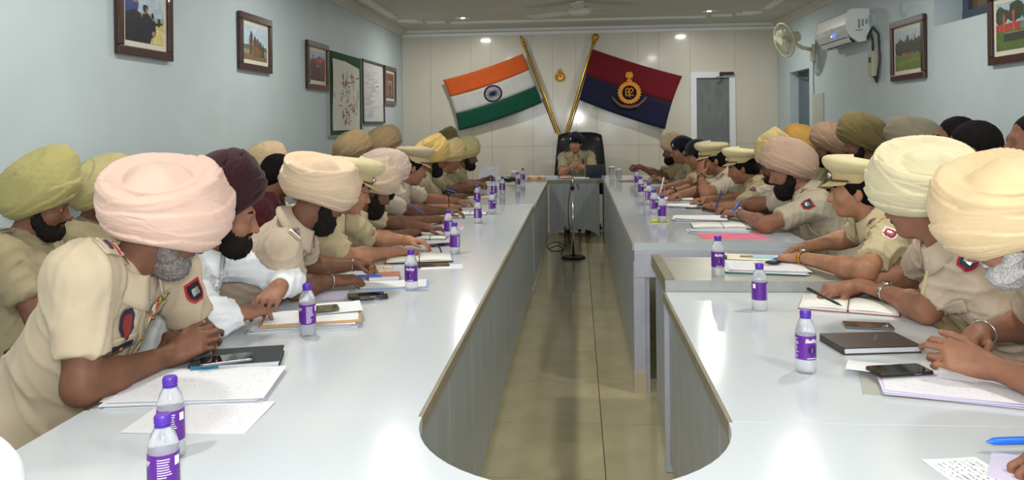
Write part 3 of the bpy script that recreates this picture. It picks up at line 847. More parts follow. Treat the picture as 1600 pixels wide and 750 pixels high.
tr2 = long_table('middle grey table under the pink folder', XFI, XRO, 4.30, 6.95, 0.826, M_lamfar, M_edgeg, -1, th=0.042)
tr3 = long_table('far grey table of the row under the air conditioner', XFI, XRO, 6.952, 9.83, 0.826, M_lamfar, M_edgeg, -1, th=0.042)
# front apron and corner posts of the tables that show their ends
for root, xi, zt, m in ((tr2, XFI, 0.826, M_legm), (tro, 0.362, 0.80, M_legm)):
    W = XRO - xi
    x0_ = -W / 2
    if root is tr2:
        MB().box((0, 0.004, zt - 0.115), (W * 0.98, 0.02, 0.145)).build('apron', M_legm, root)
        MB().box((x0_ + 0.035, 0.02, 0.36), (0.06, 0.045, 0.72)).build('corner_post', M_legm, root)
        MB().box((x0_ + 0.035, 0.018, 0.06), (0.064, 0.05, 0.12)).build('post_foot', mat('bare_wood', (186, 172, 150), rough=.7), root)
MB().box((XRI - (XRI + XRO) / 2 + 0.022, 1.435, 0.36), (0.04, 0.035, 0.71)).build('corner_post', M_legm, tr1)
# raised strip along the old table's inner edge
MB().box((0.362 - (0.362 + XRO) / 2 + 0.02, 0.315, 0.808), (0.040, 0.62, 0.016)).build('edge_strip', M_edge, tro)
MB().box((0.0, 0.006, 0.785), (XRO - 0.362, 0.016, 0.046)).build('edge_strip', M_edgeg, tro)

# near cross table with the half-round cut
cx = (XLI + XRI) / 2; rr_ = (XRI - XLI) / 2
root = thing('cross_table', 'pale grey end table with a rounded inner cut, nearest the photographer', 'table', (cx, 0.98, 0))
N = 28
arc = [(rr_ * math.cos(R(180 + 180 * i / N)), 1.90 - 0.98 + rr_ * math.sin(R(180 + 180 * i / N))) for i in range(N + 1)]
outline = [(XLO - cx, 0.0), (XRO - cx, 0.0), (XRO - cx, 0.92), (rr_, 0.92)] + [arc[i] for i in range(N - 1, 0, -1)] + [(-rr_, 0.92), (XLO - cx, 0.92)]
# split into quads so that the concave outline fills cleanly
def cut_top(z0, z1):
    m = MB()
    vs = []; fs = []
    left = [(-rr_, 0.92)] + arc[1:N] + [(rr_, 0.92)]
    m2 = MB()
    for zz, flip in ((z1, False), (z0, True)):
        n0 = len(vs)
        for x, y in left: vs.append((x, y, zz))
        for x, y in left: vs.append((x, 0.0, zz))
        K = len(left)
        for i in range(K - 1):
            f = (n0 + i, n0 + K + i, n0 + K + i + 1, n0 + i + 1)
            fs.append(f if not flip else f[::-1])
    K = len(left)
    for i in range(K - 1):
        fs.append((i, i + 1, 2 * K + i + 1, 2 * K + i))
        fs.append((K + i + 1, K + i, 3 * K + i, 3 * K + i + 1))
    m.add(vs, fs)
    for xa, xb in ((XLO - cx, -rr_), (rr_, XRO - cx)):
        m.box(((xa + xb) / 2, 0.46, (z0 + z1) / 2), (xb - xa, 0.92, z1 - z0))
    return m
cut_top(ZT - 0.038, ZT).build('table_top', M_lam, root)
MB().grid([[(x * 1.001, y + 0.001, z) for x, y in [(-rr_, 0.925)] + arc[1:N] + [(rr_, 0.925)]] for z in (ZT - 0.001, ZT - 0.039)], 0.003).build('edging', M_edge, root)
nb = 6
for i in range(nb):
    a0_, a1_ = R(181 + 178 * i / nb), R(179 + 178 * (i + 1) / nb)
    rows2 = [[(cxx, 0.92 + cyy, z) for cxx, cyy in [((rr_ + 0.022) * math.cos(a0_ + (a1_ - a0_) * k / 4), (rr_ + 0.022) * math.sin(a0_ + (a1_ - a0_) * k / 4)) for k in range(5)]] for z in (ZT - 0.04, 0.05)]
    MB().grid(rows2, 0.014).build('cladding_board', M_board, root)
for xx in (XLO - cx + 0.06, XRO - cx - 0.06):
    for yy in (0.06, 0.84): MB().box((xx, yy, 0.36), (0.05, 0.05, 0.72)).build('leg', M_legm, root)

# head table across the far end, with an arch cut under its front
root = thing('head_table', 'grey table across the far end where the woman presides', 'table', (0, 9.84, 0))
HZ = 0.775
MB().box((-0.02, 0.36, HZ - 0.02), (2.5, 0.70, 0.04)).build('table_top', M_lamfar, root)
MB().box((-0.02, 0.004, HZ - 0.022), (2.5, 0.012, 0.040)).build('edging', M_edge, root)
xa, xb = XLI + 0.03, XFI - 0.03
K = 16
rows2 = [[], []]
for i in range(K + 1):
    t = i / K
    x = xa + (xb - xa) * t
    z = 0.05 + 0.10 * (1 - (2 * t - 1) ** 4)
    rows2[0].append((x, 0.03, HZ - 0.04)); rows2[1].append((x, 0.03, z))
MB().grid(rows2, 0.02).build('front_panel', M_board, root)
for xx in (-1.2, -0.45, 0.35, 1.15):
    MB().box((xx, 0.62, 0.36), (0.06, 0.06, 0.73)).build('leg', M_under, root)
# ================================================================== figures: one continuous surface grown from a distance field
class Field:
    def __init__(s, lo, hi, h):
        s.h = h
        s.lo = np.array(lo, float) - 3 * h
        s.n = np.ceil((np.array(hi, float) + 3 * h - s.lo) / h).astype(int) + 1
        s.F = np.full(tuple(s.n), 0.2, np.float32)
    def _box(s, lo, hi):
        a = np.clip(np.floor((np.array(lo) - s.lo) / s.h).astype(int), 0, s.n)
        b = np.clip(np.ceil((np.array(hi) - s.lo) / s.h).astype(int) + 1, 0, s.n)
        if (b <= a).any(): return None
        ax = [(s.lo[i] + s.h * np.arange(a[i], b[i])).astype(np.float32) for i in range(3)]
        sl = tuple(slice(a[i], b[i]) for i in range(3))
        return sl, ax[0][:, None, None], ax[1][None, :, None], ax[2][None, None, :]
    def _mix(s, sl, d, k, op):
        A = s.F[sl]
        if op == 'u':
            hh = np.maximum(k - np.abs(A - d), 0) / max(k, 1e-6)
            s.F[sl] = np.minimum(A, d) - hh * hh * k * 0.25
        else:
            d = -d
            hh = np.maximum(k - np.abs(A - d), 0) / max(k, 1e-6)
            s.F[sl] = np.maximum(A, d) + hh * hh * k * 0.25
    def cone(s, p, q, r0, r1, k=0.02, op='u', cut=False, cut0=False):
        p = np.array(p, float); q = np.array(q, float)
        m = max(r0, r1) + k + 2 * s.h
        b = s._box(np.minimum(p, q) - m, np.maximum(p, q) + m)
        if b is None: return
        sl, x, y, z = b
        d = q - p; L2 = max(float(d @ d), 1e-9)
        dx, dy, dz = x - p[0], y - p[1], z - p[2]
        t0 = (dx * d[0] + dy * d[1] + dz * d[2]) / L2
        t = np.clip(t0, 0, 1)
        D = np.sqrt((dx - t * d[0]) ** 2 + (dy - t * d[1]) ** 2 + (dz - t * d[2]) ** 2) - (r0 + (r1 - r0) * t)
        L = math.sqrt(L2)
        if cut: D = np.maximum(D, (t0 - 1) * L)
        if cut0: D = np.maximum(D, -t0 * L)
        s._mix(sl, D.astype(np.float32), k, op)
    def ell(s, c, r, M=None, k=0.02, op='u'):
        c = np.array(c, float); r = np.array(r, float)
        m = float(r.max()) + k + 2 * s.h
        b = s._box(c - m, c + m)
        if b is None: return
        sl, x, y, z = b
        dx, dy, dz = x - c[0], y - c[1], z - c[2]
        if M is None: M = np.eye(3)
        M = np.array(M, float)
        u = [(dx * M[0, i] + dy * M[1, i] + dz * M[2, i]) / r[i] for i in range(3)]
        k0 = np.sqrt(u[0] ** 2 + u[1] ** 2 + u[2] ** 2)
        k1 = np.sqrt((u[0] / r[0]) ** 2 + (u[1] / r[1]) ** 2 + (u[2] / r[2]) ** 2)
        D = k0 * (k0 - 1) / np.maximum(k1, 1e-6)
        s._mix(sl, D.astype(np.float32), k, op)
    def half(s, p, nrm, lo=None, hi=None):
        """cut away the side of the plane that nrm points to"""
        b = s._box(s.lo if lo is None else lo, (s.lo + s.h * s.n) if hi is None else hi)
        sl, x, y, z = b
        D = (x - p[0]) * nrm[0] + (y - p[1]) * nrm[1] + (z - p[2]) * nrm[2]
        s.F[sl] = np.maximum(s.F[sl], D.astype(np.float32))
    def mesh(s, smooth=2, disp=None, keep=True):
        F = s.F; h = s.h
        ins = F < 0
        n = F.shape
        c = np.zeros((n[0] - 1, n[1] - 1, n[2] - 1), np.uint8)
        for i in (0, 1):
            for j in (0, 1):
                for k in (0, 1):
                    c += ins[i:n[0] - 1 + i, j:n[1] - 1 + j, k:n[2] - 1 + k]
        act = (c > 0) & (c < 8)
        I = np.argwhere(act)
        idx = np.full(act.shape, -1, np.int32)
        idx[I[:, 0], I[:, 1], I[:, 2]] = np.arange(len(I))
        co = {}
        vals = {}
        for i in (0, 1):
            for j in (0, 1):
                for k in (0, 1):
                    vals[(i, j, k)] = F[I[:, 0] + i, I[:, 1] + j, I[:, 2] + k].astype(np.float64)
        acc = np.zeros((len(I), 3)); cnt = np.zeros(len(I))
        for a in range(3):
            for u in (0, 1):
                for v in (0, 1):
                    p = [0, 0, 0]; q = [0, 0, 0]
                    o = [x for x in range(3) if x != a]
                    p[o[0]] = q[o[0]] = u; p[o[1]] = q[o[1]] = v; q[a] = 1
                    A = vals[tuple(p)]; B = vals[tuple(q)]
                    m = (A < 0) != (B < 0)
                    t = np.where(m, A / np.where(np.abs(A - B) < 1e-12, 1, A - B), 0)
                    pt = np.zeros((len(I), 3)); pt[:, o[0]] = u; pt[:, o[1]] = v; pt[:, a] = t
                    acc[m] += pt[m]; cnt[m] += 1
        V = s.lo + h * (I + acc / np.maximum(cnt, 1)[:, None])
        quads = []
        for a in range(3):
            o = [x for x in range(3) if x != a]
            sl0 = [slice(None)] * 3; sl1 = [slice(None)] * 3
            sl0[a] = slice(0, n[a] - 1); sl1[a] = slice(1, n[a])
            e = ins[tuple(sl0)] != ins[tuple(sl1)]
            E = np.argwhere(e)
            E = E[(E[:, o[0]] > 0) & (E[:, o[1]] > 0) & (E[:, o[0]] < n[o[0]] - 1) & (E[:, o[1]] < n[o[1]] - 1)]
            if not len(E): continue
            cs = []
            for du, dv in ((-1, -1), (0, -1), (0, 0), (-1, 0)):
                C = E.copy(); C[:, o[0]] += du; C[:, o[1]] += dv
                cs.append(idx[C[:, 0], C[:, 1], C[:, 2]])
            Q = np.stack(cs, 1)
            fl = ins[E[:, 0], E[:, 1], E[:, 2]]
            if a == 1: fl = ~fl
            Q[~fl] = Q[~fl][:, ::-1]
            quads.append(Q)
        Q = np.concatenate(quads)
        Q = Q[(Q >= 0).all(1)]
        for _ in range(smooth):
            S = np.zeros_like(V); K = np.zeros(len(V))
            for i in range(4):
                a_, b_ = Q[:, i], Q[:, (i + 1) % 4]
                np.add.at(S, a_, V[b_]); np.add.at(K, a_, 1)
                np.add.at(S, b_, V[a_]); np.add.at(K, b_, 1)
            V = V * 0.45 + 0.55 * S / np.maximum(K, 1)[:, None]
        if disp is not None:
            N = normals(V, Q)
            V = V + N * disp(V, N)[:, None]
        return V, Q

def normals(V, Q):
    fn = np.cross(V[Q[:, 2]] - V[Q[:, 0]], V[Q[:, 3]] - V[Q[:, 1]])
    N = np.zeros_like(V)
    for i in range(4): np.add.at(N, Q[:, i], fn)
    return N / np.maximum(np.linalg.norm(N, axis=1), 1e-12)[:, None]

def mesh_obj(name, V, Q, m, parent, smooth=True):
    me = bpy.data.meshes.new(name)
    me.vertices.add(len(V)); me.vertices.foreach_set('co', np.asarray(V, np.float32).ravel())
    nl = Q.size
    me.loops.add(nl); me.loops.foreach_set('vertex_index', Q.astype(np.int32).ravel())
    me.polygons.add(len(Q))
    me.polygons.foreach_set('loop_start', np.arange(0, nl, Q.shape[1], dtype=np.int32))
    me.polygons.foreach_set('use_smooth', np.full(len(Q), smooth))
    me.materials.append(m)
    me.update(); me.validate()
    return link(name, me, parent)

def unit(v):
    v = np.array(v, float); return v / max(np.linalg.norm(v), 1e-9)
def frame(yaw, pitch=0.0, roll=0.0):
    """columns: forward, left, up"""
    M = Matrix.Rotation(R(yaw), 3, 'Z') @ Matrix.Rotation(R(-pitch), 3, 'Y') @ Matrix.Rotation(R(roll), 3, 'X')
    return np.array(M)

# ------------------------------------------------------------------ materials of the figures
SKIN = {k: mat('skin_' + k, c, rough=0.52, spec=0.3, var=0.14, vscale=22, bump=0.16, bscale=160)
        for k, c in {'dark': (112, 76, 58), 'mid': (138, 96, 74), 'tan': (166, 120, 92), 'warm': (146, 102, 80), 'deep': (100, 66, 52)}.items()}
SHIRT = {k: cloth('cotton_' + k, c, var=0.06, bump=0.5, bscale=16, sheen=0.08) for k, c in
         {'khaki': (190, 174, 149), 'khaki_pink': (192, 174, 154), 'khaki_yellow': (192, 176, 140), 'khaki_grey': (186, 174, 154), 'khaki_olive': (154, 142, 112), 'white': (232, 236, 240), 'maroon': (74, 26, 36), 'blue': (150, 170, 196), 'camo': (150, 140, 104)}.items()}  # olive khaki is darkened in its colour for dimmer light far down the room
TURB = {k: cloth('muslin_' + k, c, var=0.05, bump=0.28, bscale=34, sheen=0.1) for k, c in
        {'pink': (216, 184, 168), 'maroon': (52, 26, 32), 'peach': (212, 188, 160), 'peach2': (206, 182, 156), 'mauve': (206, 184, 170), 'yellow': (206, 174, 104), 'tan': (192, 170, 120), 'olive': (166, 158, 104), 'olive_pale': (182, 172, 124),
         'brown': (150, 128, 94), 'cream': (222, 212, 176), 'wheat': (222, 196, 154), 'dusty': (190, 160, 138), 'ochre': (208, 160, 84), 'taupe': (150, 122, 100), 'dark_olive': (110, 98, 62), 'grey': (128, 122, 104), 'sand': (200, 174, 140)}.items()}
M_hair = mat('black_hair', (20, 17, 17), rough=0.85, spec=0.12, var=0.3, vscale=60, bump=0.6, bscale=120, stretch=(1, 1, 0.3))
M_bgrey = mat('grizzled_beard', (120, 114, 110), rough=0.9, spec=0.2, var=0.55, vscale=160, bump=1.0, bscale=160, detail=6)
M_bwhite = mat('grey_white_beard', (176, 174, 172), rough=0.9, spec=0.2, var=0.4, vscale=160, bump=1.0, bscale=160, detail=6)
M_stub = mat('dark_stubble', (70, 52, 44), rough=0.8, spec=0.2, var=0.3, vscale=150, bump=0.6, bscale=200)
M_bblack = mat('black_beard', (26, 22, 21), rough=0.8, spec=0.2, var=0.4, vscale=120, bump=1.0, bscale=140)
M_trou = cloth('khaki_trouser_cotton', (150, 132, 98))
M_shoe = mat('brown_leather_shoe', (70, 40, 26), rough=0.3)
M_capk = cloth('khaki_cap_felt', (208, 196, 154), bump=0.2, bscale=60)
M_capb = cloth('khaki_cap_band', (190, 172, 126), bump=0.2, bscale=60)
M_capg = cloth('grey_khaki_cap_felt', (178, 164, 132), bump=0.2, bscale=60)
M_visor = mat('khaki_visor', (196, 180, 130), rough=0.5)
M_silver = mat('silver_badge', (200, 200, 200), rough=0.25, metal=0.9)
M_eyew = mat('eye_white', (210, 200, 192), rough=0.2)
M_eyed = mat('eye_iris', (34, 22, 16), rough=0.15)
M_lip = mat('lip_skin', (120, 64, 54), rough=0.45)
M_red = mat('red_ribbon', (176, 36, 46), rough=0.6)
M_navyb = mat('navy_badge', (38, 40, 66), rough=0.5)
M_black = mat('black_plastic', (24, 24, 26), rough=0.35)
M_whitep = mat('white_plastic', (230, 230, 230), rough=0.4)
M_cord = cloth('braided_lanyard', (206, 190, 140), bump=0.6, bscale=200)
M_btn = mat('brass_button', (150, 110, 66), rough=0.4, metal=0.4)
M_beret = cloth('navy_beret_wool', (22, 24, 38), bump=0.3, bscale=80)
M_chairb = mat('black_leather', (26, 27, 30), rough=0.35, spec=0.4, bump=0.1, bscale=60)
M_chairm = mat('chair_tube', (60, 60, 62), rough=0.4, metal=0.6)

CURLS = {'flat': (8, 10, 6), 'relaxed': (28, 32, 20), 'pen': (48, 52, 30), 'fist': (72, 88, 55), 'clasp': (52, 66, 40), 'claw': (40, 45, 30), 'drape': (44, 26, 14)}
def add_hand(F, W, d, nrm, side, curl, sc=1.0, rmin=0.0, spread=1.0):
    """side=+1: thumb towards nrm x d (a right hand with its palm down)"""
    d = unit(d); nrm = unit(np.array(nrm, float) - d * np.dot(nrm, d)); y = np.cross(nrm, d) * side
    c = CURLS[curl] if isinstance(curl, str) else curl
    W = np.array(W, float)
    kn = []
    out = []
    rr = lambda r: max(r * sc, rmin)
    for i, (yy, ln, xx) in enumerate(((0.030, 0.96, 0.088), (0.0105, 1.06, 0.092), (-0.0095, 0.99, 0.087), (-0.028, 0.80, 0.078))):
        k = W + sc * (d * xx + y * yy * spread + nrm * (0.004 - 0.003 * abs(i - 1.2)))
        F.cone(W + sc * (y * yy * 0.55 + d * 0.004), k, rr(0.0155), rr(0.0118), k=0.014 * sc)
        kn.append((k, ln, yy))
    # thumb ball and heel of the palm
    F.ell(W + sc * (d * 0.032 + y * 0.024 - nrm * 0.008), np.array((0.030, 0.018, 0.016)) * sc, np.stack([d, y, nrm], 1), k=0.012)
    F.ell(W + sc * (d * 0.035 - y * 0.018 - nrm * 0.007), np.array((0.034, 0.017, 0.014)) * sc, np.stack([d, y, nrm], 1), k=0.012)
    rj = random.Random(int(abs(W[0] * 7919 + W[1] * 104729)))
    for i, (k, ln, yy) in enumerate(kn):
        a = 0
        p = k
        sp = unit(d + y * yy * 1.6 * spread)
        r = rr(0.0094 if i < 3 else 0.0082)
        jit = rj.uniform(-7, 7)
        for j, (L, cc) in enumerate(zip((0.042, 0.026, 0.021), c)):
            a += cc + jit * (0.6 if j else 1) + i * 2.0
            dr = unit(sp * math.cos(R(a)) - nrm * math.sin(R(a)))
            q = p + dr * L * ln * sc
            F.cone(p, q, r, max(r * 0.90, rmin * .9), k=0.0045)
            p = q; r = max(r * 0.90, rmin * .9)
        out.append((p, dr, nrm))
    b = W + sc * (d * 0.020 + y * 0.026 - nrm * 0.008)
    r = rr(0.0125)
    tw = 0.35 if curl in ('fist', 'clasp', 'pen', 'claw') else 0.0
    for L, (fd, fy, fn) in ((0.040, (0.80, 0.62 - tw * .3, -0.25 - tw * .4)), (0.032, (0.97, 0.22 - tw, -0.25 - tw * .5)), (0.025, (0.98, 0.08 - tw * 1.4, -0.25 - tw * .5))):
        q = b + unit(d * fd + y * fy + nrm * fn) * L * sc
        F.cone(b, q, r, r * 0.9, k=0.006)
        b = q; r *= 0.90
    out.append((b, unit(d), nrm))
    return out

def ik(S, W, l1, l2, pole):
    S = np.array(S, float); W = np.array(W, float)
    d = W - S; L = np.linalg.norm(d); u = d / max(L, 1e-6)
    if L > (l1 + l2) * 0.995:
        f = L / ((l1 + l2) * 0.995); l1 *= f; l2 *= f
    a = (l1 * l1 - l2 * l2 + L * L) / (2 * L)
    hgt = math.sqrt(max(l1 * l1 - a * a, 0))
    p = np.array(pole, float); p = unit(p - u * np.dot(p, u))
    return S + u * a + p * hgt

def wrinkle(seed, amp, f=24.0):
    r = np.random.RandomState(seed)
    D = r.normal(size=(7, 3)); D /= np.linalg.norm(D, axis=1)[:, None]
    fr = f * r.uniform(0.6, 2.2, 7); ph = r.uniform(0, 6.28, 7)
    def g(V, N):
        wv = V + 0.02 * np.sin(V[:, [1, 2, 0]] * 17 + ph[:3])
        o = np.zeros(len(V))
        patch = 0.5 + 0.5 * np.sin(V @ D[5] * 9 + ph[5])
        for i, wt in enumerate((1.0, 0.85, 0.3, 0.22)):
            s_ = np.sin(wv @ D[i] * fr[i] * 2 + ph[i] + 1.4 * np.sin(V @ D[i + 2] * 11 + ph[i + 1]))
            o += (1 - np.abs(s_)) ** 3 * wt * (patch if i % 2 else 1 - 0.7 * patch)
        return amp * (o - 0.35)
    return g

# ------------------------------------------------------------------ turban
def turban(root, H, M, col, lod, a=0.150, b=0.130, up=0.118, dn=0.100, tilt=18, peak=0.0, crown=True, cz=0.070, cx=-0.012, seed=1, roll=0.0, fan=1.0, amp=1.0, name='turban', rimcut=-0.80, cback=-0.55, csize=0.66, cside=0.0):
    nu, nv = ((184, 112), (104, 62), (76, 44))[lod]
    r = random.Random(seed)
    T = np.array(Matrix.Rotation(R(-tilt), 3, 'Y') @ Matrix.Rotation(R(roll), 3, 'X'))
    u = np.linspace(0, 2 * np.pi, nu, endpoint=False)
    vz = np.linspace(0, 1, nv)
    U, Vv = np.meshgrid(u, vz)
    th = Vv * math.acos(rimcut)             # from the crown down to the rim
    D = np.stack([np.sin(th) * np.cos(U), np.sin(th) * np.sin(U), np.cos(th)], -1)
    z = D[..., 2]
    c = np.where(z > 0, up, dn)
    # a fuller side wall than an ellipsoid
    rad = np.where(z > 0, np.sqrt(np.maximum(1 - np.abs(z) ** 2.4, 0)) ** 0.88, np.sqrt(np.maximum(1 - np.abs(z) ** 1.9, 0)))
    sn = np.maximum(np.sin(th), 1e-6)
    X = a * rad * D[..., 0] / sn; Yv = b * rad * D[..., 1] / sn; Z = c * z
    q = np.array([0.72, 0, 0.69])
    if peak:
        pk = np.maximum(D @ q, 0) ** 6 * peak
        X = X * (1 + pk); Z = Z * (1 + pk * 1.1)
    # wrapped layers: bands of cloth on tilted great circles, alternating sides
    hgt = np.zeros_like(z)
    nb = 11
    for i in range(nb):
        t = i / (nb - 1)
        s = 1 if i % 2 else -1
        pt = R((6 + 34 * t) * fan + r.uniform(-4, 4)); rl = R(s * (10 + 16 * t) * fan + r.uniform(-4, 4))
        n_ = np.array([-math.sin(pt) * math.cos(rl), math.sin(rl), math.cos(pt) * math.cos(rl)])
        o = -0.62 + 1.18 * t + r.uniform(-0.03, 0.03)
        wv = 0.030 * np.sin(3 * U + r.uniform(0, 6)) + 0.018 * np.sin(7 * U + r.uniform(0, 6))
        sgn = (D @ n_ - o + wv) / 0.17
        cov = 1 / (1 + np.exp(np.clip((np.abs(sgn) - 1) * 46, -30, 30)))
        lay = (0.004 + 0.010 * r.random() + 0.006 * t) * amp
        kf = r.uniform(7, 10)
        g1 = 1 - np.abs(np.sin(sgn * kf + 1.2 * np.sin(2 * U + i) + 0.6 * np.sin(5 * U + 2 * i)))
        g2 = 1 - np.abs(np.sin(sgn * kf * 1.7 + 0.9 * np.sin(3 * U + 2 * i)))
        fine = 0.0012 - 0.0052 * g1 ** 5 * (0.55 + 0.45 * np.sin(1.5 * U + i)) - 0.0030 * g2 ** 6
        ramp = 0.0048 * sgn
        hgt = np.maximum(hgt, cov * (lay + fine * amp + ramp * amp))
    if crown:
        ca = unit([cback, cside, 1.0])
        ang = np.arccos(np.clip(D @ ca, -1, 1))
        ins_ = 1 / (1 + np.exp(np.clip((ang - csize) * 30, -30, 30)))
        ring = np.exp(-((ang - csize - 0.16) / 0.14) ** 2)
        hgt = hgt * (1 - 0.9 * ins_) + ring * 0.016 * amp - ins_ * 0.030 * amp + ins_ * 0.026 * np.cos(np.minimum(ang / csize, 1) * 1.5) - 0.0055 * amp * ring * (1 - np.abs(np.sin(ang * 26 + 1.6 * np.sin(3 * U)))) ** 4 + 0.002 * ins_ * np.sin(9 * D[..., 1] + 14 * D[..., 0])
    nrm = np.stack([X / a ** 2, Yv / b ** 2, Z / c ** 2], -1)
    nrm /= np.linalg.norm(nrm, axis=-1)[..., None]
    fade = np.clip((z - rimcut) / 0.10, 0, 1) ** 0.5
    Pn = np.stack([X, Yv, Z], -1) + nrm * (hgt * fade)[..., None]
    # the cloth tucks under the rim
    rim = Pn[-1].copy(); inner = rim * np.array([0.86, 0.86, 1.0]) + np.array([0, 0, 0.012])
    Pn = np.concatenate([Pn, inner[None]], 0)
    nvv = nv + 1
    W = (Pn.reshape(-1, 3) @ T.T + np.array([cx, 0, cz])) @ M.T + np.array(H)
    ids = np.arange(nvv * nu).reshape(nvv, nu)
    Q = np.stack([ids[:-1, :], ids[1:, :], np.roll(ids, -1, 1)[1:, :], np.roll(ids, -1, 1)[:-1, :]], -1).reshape(-1, 4)
    Q = Q[nu:] if False else Q
    return mesh_obj(name, W, Q, TURB[col] if isinstance(col, str) else col, root)

def ring_mesh(rows):
    """closed rings of equal length to quads"""
    nr, nu = len(rows), len(rows[0])
    V = np.array(rows, float).reshape(-1, 3)
    ids = np.arange(nr * nu).reshape(nr, nu)
    rl = np.roll(ids, -1, 1)
    Q = np.stack([ids[:-1], rl[:-1], rl[1:], ids[1:]], -1).reshape(-1, 4)
    return V, Q

def cap(root, H, M, lod, m=None, mb=None, tilt=6, roll=0.0, yaw=0.0, s=1.0):
    """peaked police cap: flared crown, band, visor, badge, chin strap"""
    H = np.array(H); m = m or M_capk
    T = M @ np.array(Matrix.Rotation(R(yaw), 3, 'Z') @ Matrix.Rotation(R(-tilt), 3, 'Y') @ Matrix.Rotation(R(roll), 3, 'X'))
    n = 48 if lod < 2 else 28
    def ring(a, b, z, lift=0.0, sh=0.0):
        return [H + T @ np.array((sh + a * math.cos(t) * s, b * math.sin(t) * s, 0.055 + z * s + lift * math.cos(t))) for t in np.linspace(0, 2 * math.pi, n, endpoint=False)]
    V, Q = ring_mesh([ring(.094, .078, -.004), ring(.102, .086, -.004), ring(.104, .088, .0), ring(.105, .090, .040, .004)])
    mesh_obj('cap_band', V, Q, mb or M_capb, root)
    V, Q = ring_mesh([ring(.103, .088, .038, .004), ring(.116, .102, .046, .006), ring(.134, .124, .060, .010, .003), ring(.144, .135, .076, .014, .004), ring(.146, .137, .090, .016, .004), ring(.138, .129, .103, .017, .004), ring(.118, .110, .112, .016, .004), ring(.08, .075, .117, .014, .004), ring(.03, .028, .119, .012, .004), ring(.001, .001, .119, .012, .004)])
    mesh_obj('cap_crown', V, Q, m, root)
    rows = []
    for k in range(5):
        t = k / 4
        rows.append([Vector(tuple(H + T @ np.array(((0.104 + 0.050 * t * max(0.02, math.cos(x) ** 0.8)) * math.cos(x) * s, (0.088 + 0.018 * t) * math.sin(x) * s, 0.056 - 0.026 * t * math.cos(x))))) for x in np.linspace(-1.15, 1.15, 17)])
    MB().grid(rows, 0.003).build('visor', M_visor, root, True)
    ptsv = [Vector(tuple(H + T @ np.array((0.108 * math.cos(x) * s, 0.092 * math.sin(x) * s, 0.062)))) for x in np.linspace(-1.2, 1.2, 15)]
    MB().tube(ptsv, 0.0045, 6).build('chin_strap', mat('brown_strap', (96, 50, 34), rough=.4), root, True)
    bc = H + T @ np.array((0.112 * s, 0, 0.083))
    MB().ball(tuple(bc), (0.014, 0.014, 0.018), 10).build('cap_badge', M_silver, root, True)
    for x in (-1.25, 1.25):
        bc = H + T @ np.array((0.107 * math.cos(x) * s, 0.091 * math.sin(x) * s, 0.064))
        MB().ball(tuple(bc), 0.007, 8).build('strap_button', M_silver, root, True)

def beret(root, H, M, lod, side=-1, m=None):
    H = np.array(H)
    F = Field(H - 0.2, H + 0.26, 0.008)
    F.cone(H + M @ (0.0, 0, 0.050), H + M @ (-0.005, 0, 0.075), 0.104, 0.108, k=0.02)
    F.ell(H + M @ (-0.015, side * 0.018, 0.100), (0.125, 0.118, 0.046), M @ np.array(Matrix.Rotation(R(-side * 14), 3, 'X')), k=0.03)
    F.half(H + M @ (0.02, 0, 0.052), M @ unit((-0.26, 0, -1)))
    V, Q = F.mesh(2)
    mesh_obj('beret', V, Q, m or M_beret, root)
    p = H + M @ (0.092, -side * 0.040, 0.088)
    MB().ball(tuple(p), (0.014, 0.014, 0.022), 10).build('beret_badge', M_silver, root, True)

# ------------------------------------------------------------------ a seated figure
def drape_patch(bvh, c, ux, uy, n, w, h, off, nx=6, ny=4, thick=0.002, shape=None):
    """a patch laid on the shirt: points thrown along -n onto the cloth"""
    c = Vector(c); ux = Vector(ux).normalized(); uy = Vector(uy).normalized(); n = Vector(n).normalized()
    rows = []
    last = None
    for j in range(ny + 1):
        row = []
        for i in range(nx + 1):
            x, y = (i / nx - 0.5) * w, (j / ny - 0.5) * h
            if shape: x, y = shape(i / nx, j / ny, w, h)
            p = c + ux * x + uy * y + n * 0.16
            hit = bvh.ray_cast(p, -n, 0.3)
            q = hit[0] if hit[0] is not None else (last if last is not None else c + ux * x + uy * y)
            dd = (q - (c + ux * x + uy * y)).dot(n)
            q = c + ux * x + uy * y + n * (max(-0.12, min(0.14, dd)) + off)
            last = c + ux * x + uy * y + n * max(-0.12, min(0.14, dd))
            row.append(q)
        rows.append(row)
    return MB().grid(rows, thick)

